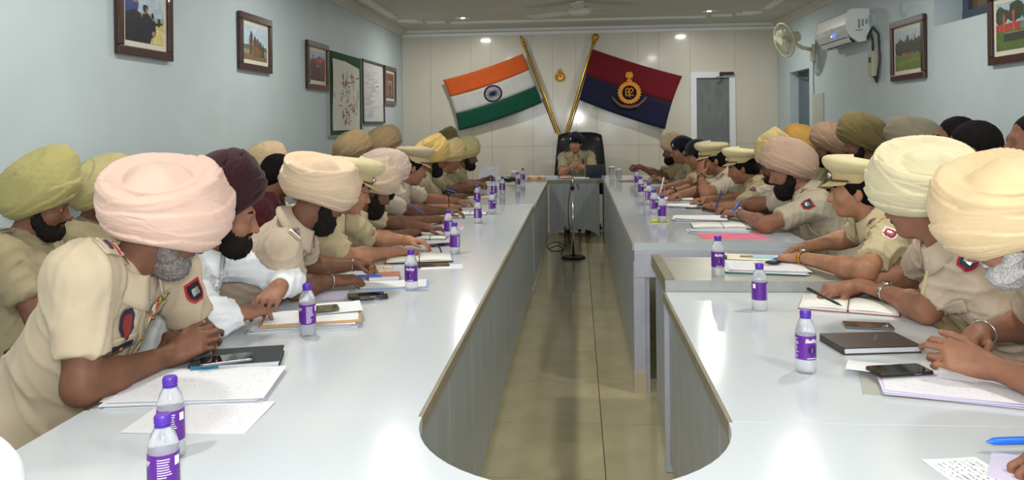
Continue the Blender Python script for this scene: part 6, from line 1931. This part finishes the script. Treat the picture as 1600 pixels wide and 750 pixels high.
M_inkblue = mat('blue_pen_plastic', (40, 110, 214), rough=0.3); M_teal = mat('teal_pen_plastic', (60, 170, 190), rough=0.3); M_penblk = mat('black_pen', (34, 34, 36), rough=0.3); M_penwht = mat('white_pen', (220, 220, 226), rough=0.3)
M_pend = mat('dark_blue_pen', (52, 52, 130), rough=0.3)

# --- before the pink-cream turban
sheet('loose white sheet with ruled writing lying nearest the bottom left bottles', 315, 652, ZT, 2, 0.30, 0.21, M_pform, 0.002, 4)
stack('pile of handwritten sheets under the elbow of the pink-cream turban', 312, 606, ZT, 8, 9, 0.40, 0.27, top=M_pw2, m=M_pw, jitter=0.010, curl=0.002)
nb = book('black clothbound notebook under the phone with the white screen glint', 372, 565, ZT, 16, 0.26, 0.17, 0.020, mat('charcoal_cloth_cover', (52, 56, 62), rough=0.8, var=0.2, vscale=60), name='notebook', dz=0.004)
mr = rest('spiral_binding', 'blue spiral edge of a pad beneath the black notebook', 'binding', 318, 578, ZT + 0.014, 16)
for k in range(26):
    MB().tube([(0.003 * k - 0.035, 0.004 * math.cos(a), 0.006 + 0.006 * math.sin(a)) for a in np.linspace(0, 2 * math.pi, 8, endpoint=False)], 0.0009, 4, closed=True).build('ring', mat('blue_wire', (60, 130, 160), rough=.4), mr)
phone('phone with bright metal rim lying on the black notebook', 354, 564, ZT + 0.026, -62, M_phones)
# --- before the white shirt
stack('pile of files with a brown folder edge under the hands of the man in white', 478, 505, ZT, 14, 8, 0.36, 0.22, cover=M_pw, m=M_pw, jitter=0.012, step=0.0022)
bf = rest('brown_folder', 'brown card folder in the middle of the file pile beside the white shirt', 'folder', 488, 497, ZT + 0.021, 16)
MB().rbox((0, 0, 0.004), (0.35, 0.20, 0.007), 0.006).build('card', mat('brown_card', (190, 146, 96), rough=0.8, var=0.1, vscale=20), bf)
MB().rbox((0.0, 0.004, 0.0085), (0.33, 0.19, 0.002), 0.004).build('tie_sheet', M_pw, bf)
sheet('curled white sheet on top of the brown folder', 520, 482, ZT + 0.034, 20, 0.21, 0.16, M_pw, 0.006, 7)
phone('dark phone half under the hand of the man in white', 500, 484, ZT + 0.042, -66, mat('olive_phone', (88, 80, 44), rough=.3), w=0.068, h_=0.135)
# --- before the peach turban
phone('thick black phone in a case lying alone on the white table', 572, 463, ZT + 0.012, -72, M_black)
phone('second dark phone underneath the thick black phone', 578, 466, ZT, -74, M_phoneb)
book('small tan leather notebook with folded spectacles on it', 600, 436, ZT + 0.004, 12, 0.15, 0.11, 0.024, mat('tan_leather', (160, 92, 62), rough=0.5, var=0.15, vscale=30), name='notebook')
stack('thin sheets with a blue edge under the tan leather notebook', 614, 446, ZT, 10, 3, 0.30, 0.15, m=M_pw, cover=mat('pale_blue_card', (150, 176, 214), rough=.7))
sp = rest('spectacles', 'folded gold-rimmed spectacles on the tan leather notebook', 'spectacles', 596, 425, ZT + 0.034, 20)
for s in (-1, 1):
    MB().tube([(s * 0.032 + 0.023 * math.cos(a), 0, 0.018 + 0.016 * math.sin(a)) for a in np.linspace(0, 2 * math.pi, 18, endpoint=False)], 0.0012, 5, closed=True).build('rim', M_gold, sp)
    MB().tube([(s * 0.057, 0, 0.024), (s * 0.05, 0.03, 0.016), (-s * 0.05, 0.04, 0.008)], 0.0013, 5).build('temple', M_gold, sp)
MB().tube([(-0.009, 0, 0.020), (0, 0, 0.024), (0.009, 0, 0.020)], 0.0012, 5).build('bridge', M_gold, sp)
pen('bright blue pen under the hand with the steel bangle', P(556, 431, Z=ZT + 0.05), (0.95, -0.25, 0.06), 0.13, 0.005, M_inkblue)
pen('teal pen poking out beside the bottle of the man in white', P(488, 452, Z=ZT + 0.010), (0.8, 0.6, 0.12), 0.13, 0.0045, M_teal)
sheet('sheet under the elbow of the peach-turbaned officer', 505, 462, ZT, 10, 0.20, 0.15, M_plil, 0.002, 3)
# --- before the peaked cap with spectacles
open_book('open diary with a maroon strap under the bespectacled officer', 655, 405, ZT + 0.004, 12, 0.17, 0.21, 0.014, mat('dark_diary_cover', (40, 30, 30), rough=.5))
st = rest('bookmark_strap', 'maroon strap hanging over the edge of the open diary', 'strap', 684, 397, ZT, 0)
MB().grid([[Vector((x - 0.045, y, z)) for y in (-0.014, 0.014)] for x, z in ((0.0, 0.045), (0.02, 0.050), (0.04, 0.046), (0.055, 0.034), (0.062, 0.018), (0.064, 0.004))], 0.003).build('strap_band', mat('maroon_fabric', (104, 26, 44), rough=.8), st, True)
phone('dark blue phone case under the open diary', 676, 416, ZT, -75, M_phoneb, w=0.08, h_=0.17)
stack('white sheets under the dark blue phone case', 690, 418, ZT - 0.0, 10, 2, 0.21, 0.13, m=M_pw)
# --- farther along the picture-wall row
open_book('open notebook under the pale peach turban', 672, 372, ZT, 8, 0.10, 0.16, 0.010, M_black)
phone('small black phone at the edge of the open notebook', 688, 384, ZT, -60)
stack('pink and white slips beside the open notebook', 700, 358, ZT, 8, 3, 0.20, 0.20, m=M_plil, top=mat('pink_paper', (226, 150, 190), rough=.7), jitter=0.02)
mic = rest('table_microphone', 'small black gooseneck microphone before the grey-capped officer', 'microphone', 702, 338, ZT, 0)
MB().lathe([(0.035, 0), (0.035, 0.01), (0.02, 0.014), (0.006, 0.016)], n=16).build('base', M_black, mic, 40)
MB().tube([(0, 0, 0.01), (0.0, 0, 0.10), (-0.004, 0, 0.16)], 0.004, 6).build('gooseneck', M_black, mic, True)
MB().ball((-0.004, 0, 0.175), (0.014, 0.014, 0.018), 10).build('foam_head', M_black, mic, True)
pen('blue pen in the hand of the mauve-turbaned officer', P(664, 334, Z=ZT + 0.07), (-0.75, -0.2, 0.5), 0.11, 0.0045, M_inkblue)
open_book('open notebook under the mauve-turbaned officer', 735, 334, ZT, 4, 0.13, 0.20, 0.010, mat('navy_cover', (40, 50, 90), rough=.5))
pen('blue pen in the hand of the grey-capped officer', P(714, 301, Z=ZT + 0.10), (-0.9, 0.1, 0.25), 0.12, 0.0045, M_inkblue)
open_book('open diary with yellow page edges before the grey-capped officer', 750, 309, ZT + 0.004, 4, 0.15, 0.20, 0.012, M_black, mat('yellow_paper', (228, 214, 150), rough=.7))
ps = rest('held_document', 'white printed document held upright by the pale olive turban', 'papers', 762, 290, ZT + 0.004, 10)
MB().grid([[Vector((-0.11 + 0.22 * i / 6 + 0.03 * j, 0.02 * math.sin(i / 2) + 0.03 * j, 0.02 + 0.20 * j)) for i in range(7)] for j in (0, 1)], 0.001).build('front_sheet', paper_mat('typed_sheet', (222, 224, 230), (150, 152, 168), 20, 0.5), ps)
MB().rbox((0.05, -0.05, 0.006), (0.26, 0.20, 0.010), 0.01).build('lower_sheets', M_pw, ps)
pc = rest('pencil_case', 'black zip case near the far end of the picture-wall table', 'case', 798, 284, ZT + 0.004, 0)
MB().ball((0, 0, 0.03), (0.11, 0.05, 0.03), 14).build('pouch', M_black, pc, True)
MB().tube([(-0.09, 0, 0.058), (0, 0, 0.0605), (0.09, 0, 0.058)], 0.003, 5).build('zip', M_phones, pc)
stack('green and yellow pad beside the black zip case', 797, 288, ZT + 0.004, 0, 3, 0.16, 0.22, m=mat('lime_paper', (190, 206, 110), rough=.7), jitter=0.02)
M_glass = mat('clear_glass', (230, 234, 236), rough=0.05, trans=0.85, ior=1.2)
def tumbler(label, px, py, Z, k=1.0):
    r = rest('glass', label, 'glass', px, py, Z, 0, 'covered water glasses')
    MB().lathe([(0.026, 0), (0.030, 0.005), (0.036, 0.12), (0.034, 0.12), (0.028, 0.008)], n=20).build('tumbler', M_glass, r, 40)
    MB().lathe([(0.001, 0.121), (0.046, 0.121), (0.048, 0.127), (0.02, 0.130), (0.008, 0.138), (0.001, 0.139)], n=22).build('lid', M_whitep, r, 40)
    MB().lathe([(0.001, 0.0), (0.048, 0.0), (0.052, 0.006), (0.001, 0.004)], n=22).build('coaster', M_whitep, r, 40)
tumbler('white-lidded glass at the end of the picture-wall table', 803, 284, ZT + 0.004)
tumbler('white-lidded glass next to the folding tablet on the head table', 956, 277, ZR)
tumbler('white-lidded glass nearer the sand turban', 967, 282, ZR)
# --- head table
HZ2 = 0.775
cl = rest('hand_towel', 'folded peach cloth lying at the left of the head table', 'towel', 838, 279, HZ2, 0)
rws = [[Vector(((i / 10 - 0.5) * 0.24, (j / 6 - 0.5) * 0.22, 0.028 + 0.016 * math.sin(i * 1.1 + j) * (1 - abs(i / 5 - 1) ** 3))) for i in range(11)] for j in range(7)]
MB().grid(rws, 0.024).build('folded_cloth', cloth('peach_towel', (216, 176, 134)), cl, True)
MB().rbox((0.0, 0.0, 0.0), (0.22, 0.20, 0.008), 0.02).build('lower_fold', cloth('peach_towel', (216, 176, 134)), cl)
book('white paperback beside the folded cloth on the head table', 862, 279, HZ2, 0, 0.16, 0.22, 0.03, mat('white_blue_cover', (186, 194, 214), rough=.5), name='paperback')
og = rest('flower_dish', 'low dish of orange petals on the head table', 'dish', 884, 279, HZ2, 0)
MB().lathe([(0.03, 0.0), (0.07, 0.01), (0.08, 0.022), (0.074, 0.022), (0.03, 0.008)], n=20).build('dish', M_whitep, og, 40)
pt = MB()
for k in range(26):
    a, rd = RNG.uniform(0, 6.28), RNG.uniform(0, 0.06)
    pt.ball((rd * math.cos(a), rd * math.sin(a), 0.028 + RNG.uniform(0, 0.012)), (0.014, 0.012, 0.007), 6)
pt.build('petals', mat('marigold', (216, 112, 40), rough=.7, var=.2, vscale=60), og)['kind'] = 'stuff'
stack('green-covered file on the head table beside the tablet', 908, 279, HZ2, 0, 4, 0.20, 0.20, cover=mat('green_card', (60, 130, 90), rough=.6), m=M_pw)
tb_ = rest('tablet', 'dark tablet standing in a folding cover before the woman', 'tablet', 930, 278, HZ2, 176)
ti = Matrix.Rotation(R(-22), 3, 'X')
MB().rbox((0, 0, 0), (0.25, 0.175, 0.010), 0.012, Matrix.Rotation(R(68), 3, 'X')).build('cover', mat('slate_tablet_cover', (62, 68, 78), rough=.5), tb_).location = (0, 0, 0.088)
MB().rbox((0, 0.06, 0.006), (0.25, 0.16, 0.008), 0.012).build('keyboard_flap', mat('slate_tablet_cover', (62, 68, 78), rough=.5), tb_)
MB().grid([[Vector((0.13, y, z)) for y in (-0.03, 0.03)] for z in (0.01, 0.06, 0.12)], 0.004).build('stand_strap', mat('teal_white_strap', (180, 200, 200), rough=.5), tb_)
stack('coloured papers right of the glasses on the far grey table', 990, 283, ZR, 4, 3, 0.30, 0.20, m=mat('rose_paper', (190, 130, 120), rough=.7), jitter=0.02)
# --- far grey table before the second row of officers
stack('white sheets before the raised hands', 1018, 290, ZR, 6, 3, 0.30, 0.2, m=M_pw, top=M_pform)
open_book('open notebook under the white pen of the black beret', 1024, 298, ZR, 170, 0.14, 0.2, 0.012, M_black)
pen('white pen held upright beside the navy beret', P(1031, 303, Z=ZR + 0.03), (0.25, 0.1, 0.95), 0.15, 0.006, M_penwht)
open_book('dark open folder under the cheek-propping officer', 1045, 311, ZR, 172, 0.20, 0.24, 0.012, M_black)
stack('white sheets curled up before the propped elbow', 1062, 322, ZR, 168, 4, 0.22, 0.28, m=M_plil, top=M_pw, jitter=0.02, curl=0.012)
phone('black phone between the curled sheets and the woman with the bun', 1088, 326, ZR, 80)
stack('open white file before the woman with the bun', 1094, 342, ZR, 172, 5, 0.34, 0.24, cover=mat('black_folder', (40, 40, 44), rough=.5), m=M_pw, jitter=0.012, curl=0.006)
open_book('open diary under the pen of the dusty mauve turban', 1128, 354, ZR, 176, 0.18, 0.22, 0.014, M_black)
hl = pen('yellow highlighter lying behind the row of five bottles', P(1046, 345, Z=ZR + 0.008), (-0.98, 0.1, 0.0), 0.12, 0.008, mat('yellow_plastic', (216, 206, 50), rough=.4))
pf = rest('pink_folder', 'bright pink card folder on the grey table edge', 'folder', 1138, 369, ZR, 3)
MB().rbox((0.02, 0, 0.0015), (0.36, 0.20, 0.003), 0.004).build('card', mat('pink_card', (226, 100, 130), rough=0.6, var=0.05, vscale=20), pf)
MB().box((0.06, 0.02, 0.0042), (0.12, 0.006, 0.002)).build('file_clip', M_silver, pf)
stack('loose grey papers tucked behind the pink folder', 1120, 362, ZR + 0.0, 178, 5, 0.34, 0.14, m=mat('grey_paper', (196, 196, 206), rough=.7), jitter=0.014, curl=0.004)
pen('blue pen between the fingers of the dusty mauve turban', P(1140, 337, Z=ZR + 0.03), (0.55, -0.1, 0.75), 0.13, 0.0055, M_inkblue)
pen('dark blue pen in the hand of the woman with the bun', P(1118, 327, Z=ZR + 0.03), (0.3, 0.1, 0.85), 0.14, 0.006, M_pend)
# --- worn side table
ZO = 0.80
r_, z_ = stack('teal folder full of papers on the worn side table', 1195, 421, ZO, 172, 9, 0.34, 0.25, cover=mat('teal_card', (34, 130, 138), rough=.5), m=M_pw, top=M_pform, jitter=0.014)
cv = rest('printed_card', 'printed card with blue and yellow pattern on the teal folder', 'card', 1180, 404, ZO + z_, 168)
MB().rbox((0, 0, 0.006), (0.26, 0.13, 0.006), 0.006).build('card', mat('pale_yellow_print', (226, 226, 186), rough=.5), cv)
MB().rbox((-0.03, 0.0, 0.0105), (0.12, 0.09, 0.001), 0.006).build('blue_patch', mat('pale_blue_print2', (150, 200, 214), rough=.5), cv)
MB().rbox((0.04, 0.01, 0.0118), (0.06, 0.04, 0.001), 0.006).build('brown_patch', mat('brown_print', (150, 110, 80), rough=.5), cv)
MB().tube([(0.13, -0.04, 0.012), (0.16, -0.03, 0.030), (0.16, 0.04, 0.034), (0.12, 0.05, 0.016)], 0.004, 6).build('lanyard_loop', M_whitep, cv, True)
ck = rest('car_key', 'black car key on the papers of the teal folder', 'key', 1209, 413, ZO + z_ + 0.002, 10)
MB().ball((0, 0, 0.010), (0.042, 0.018, 0.010), 14).build('fob', M_black, ck, True)
MB().tube([(-0.055 + 0.014 * math.cos(a), 0.014 * math.sin(a), 0.006) for a in np.linspace(0, 2 * math.pi, 14, endpoint=False)], 0.0016, 5, closed=True).build('key_ring', M_silver, ck)
MB().box((-0.075, 0.01, 0.005), (0.035, 0.008, 0.003)).build('blade', M_silver, ck)
phone('black phone lying behind the printed card', 1150, 404, ZO, 60)
pen('blue marker under the fingers of the woman with long tied hair', P(1206, 405, Z=ZO + z_ + 0.010), (0.9, -0.1, 0.1), 0.12, 0.0085, M_inkblue)
# --- white table before the cream and wheat turbans
open_book('open brown diary under the hand of the cream-turbaned officer', 1326, 479, ZT, 160, 0.17, 0.22, 0.016, mat('tan_brown_cover', (150, 84, 56), rough=.5), M_pnote)
pen('black steel pen in the hand of the cream-turbaned officer', P(1316, 478, Z=ZT + 0.028), (-0.75, 0.55, 0.35), 0.14, 0.0055, M_penblk)
sheet('white sheet behind the open brown diary', 1300, 442, ZT, 165, 0.21, 0.15, M_pw, 0.004, 3)
phone('phone with bright edge beyond the brown leather diary', 1356, 511, ZT, 82, M_phones, w=0.078, h_=0.158)
book('dark brown leather diary with embossed marks', 1358, 541, ZT, 8, 0.25, 0.17, 0.022, mat('dark_brown_leather', (58, 42, 38), rough=0.35, var=0.1, vscale=40, bump=.2, bscale=200), emboss=mat('silver_emboss', (130, 126, 120), rough=.4))
gf = rest('grey_file', 'grey card file full of forms, cut by the seam of the white table', 'file', 1485, 607, ZT, -16)
MB().rbox((0, 0, 0.0012), (0.44, 0.25, 0.0024), 0.004).build('card', mat('grey_card', (168, 168, 160), rough=.7), gf)
for k in range(7):
    sheet_mesh(0.38, 0.235, 0.0 if k < 6 else 0.001, 0.0009, k).build('paper_sheet', M_plil if k < 6 else M_pform, gf, False, (0.02 + RNG.uniform(-.008, .008), RNG.uniform(-.006, .006), 0.003 + 0.0018 * k), R(RNG.uniform(-2.5, 2.5)))
sheet('white sheet with a turned-up corner sticking out of the grey file', 1362, 575, ZT + 0.016, -22, 0.13, 0.10, M_pw, 0.004, 9)
phone('large black phone on the grey file before the clasped hands', 1405, 581, ZT + 0.019, -78, M_black, w=0.078, h_=0.16)
sheet('torn white note with columns of handwritten figures in the bottom right corner', 1522, 744, ZT, 100, 0.16, 0.12, paper_mat('figure_note', (232, 234, 238), (70, 76, 110), 9, 0.46, 26), 0.002, 5)
sheet('second loose note at the bottom right picture edge', 1590, 735, ZT, 60, 0.15, 0.10, M_plil, 0.003, 6)
pen('bright blue pen in the hand at the bottom right picture edge', P(1540, 690, Z=ZT + 0.030), (0.98, 0.05, 0.03), 0.15, 0.0085, M_inkblue)

# ------------------------------------------------------------------ floor-standing microphone in the aisle, its cable
q = P(896, 404, Z=0)
ms = thing('microphone_stand', 'tall black and chrome microphone stand in the aisle', 'microphone stand', (q.x, q.y, 0))
MB().lathe([(0.13, 0.0), (0.135, 0.012), (0.12, 0.028), (0.03, 0.036), (0.02, 0.05)], n=32).build('base', M_black, ms, 40)
topz = P(893, 275, Y=q.y).z
MB().tube([(0, 0, 0.03), (0, 0, topz - 0.12)], 0.013, 12).build('lower_tube', M_chrome, ms, True)
MB().tube([(0, 0, topz - 0.14), (0, 0, topz)], 0.009, 12).build('upper_tube', M_chrome, ms, True)
MB().lathe([(0.018, topz - 0.15), (0.020, topz - 0.145), (0.020, topz - 0.115), (0.014, topz - 0.11)], n=16).build('clutch', M_black, ms, 40)
MB().tube([(0, 0, topz - 0.02), (0.03, -0.02, topz - 0.05), (0.07, -0.04, topz - 0.14)], 0.007, 8).build('boom_clip', M_phones, ms, True)
MB().lathe([(0.010, topz), (0.013, topz + 0.02), (0.016, topz + 0.05), (0.017, topz + 0.07), (0.010, topz + 0.09), (0.001, topz + 0.093)], n=16).build('microphone', M_phones, ms, 40)
cp = [Vector((-0.01, -0.02, topz - 0.05)), Vector((-0.05, -0.02, topz - 0.35)), Vector((-0.03, 0, topz - 0.75)), Vector((-0.09, 0.05, 0.35)), Vector((-0.10, 0.1, 0.12)), Vector((-0.14, 0.12, 0.012))]
def smooth_path(cp, n=6):
    out = []
    for i in range(len(cp) - 1):
        p0, p1, p2, p3 = cp[max(0, i - 1)], cp[i], cp[i + 1], cp[min(len(cp) - 1, i + 2)]
        for k in range(n):
            t = k / n
            out.append(0.5 * ((2 * p1) + (p2 - p0) * t + (2 * p0 - 5 * p1 + 4 * p2 - p3) * t * t + (3 * p1 - p0 - 3 * p2 + p3) * t ** 3))
    return out + [cp[-1]]
MB().tube(smooth_path(cp), 0.005, 6).build('cable', M_black, ms, True)
cc = [P(x, y, Z=0.008) for x, y in ((886, 384), (870, 378), (856, 383), (862, 392), (880, 390), (872, 383), (858, 388))]
o = MB().tube(smooth_path(cc), 0.005, 6).build('floor_cable', M_black, None, True)
tag(o, 'black cable coiled on the floor beside the microphone stand', 'cable')
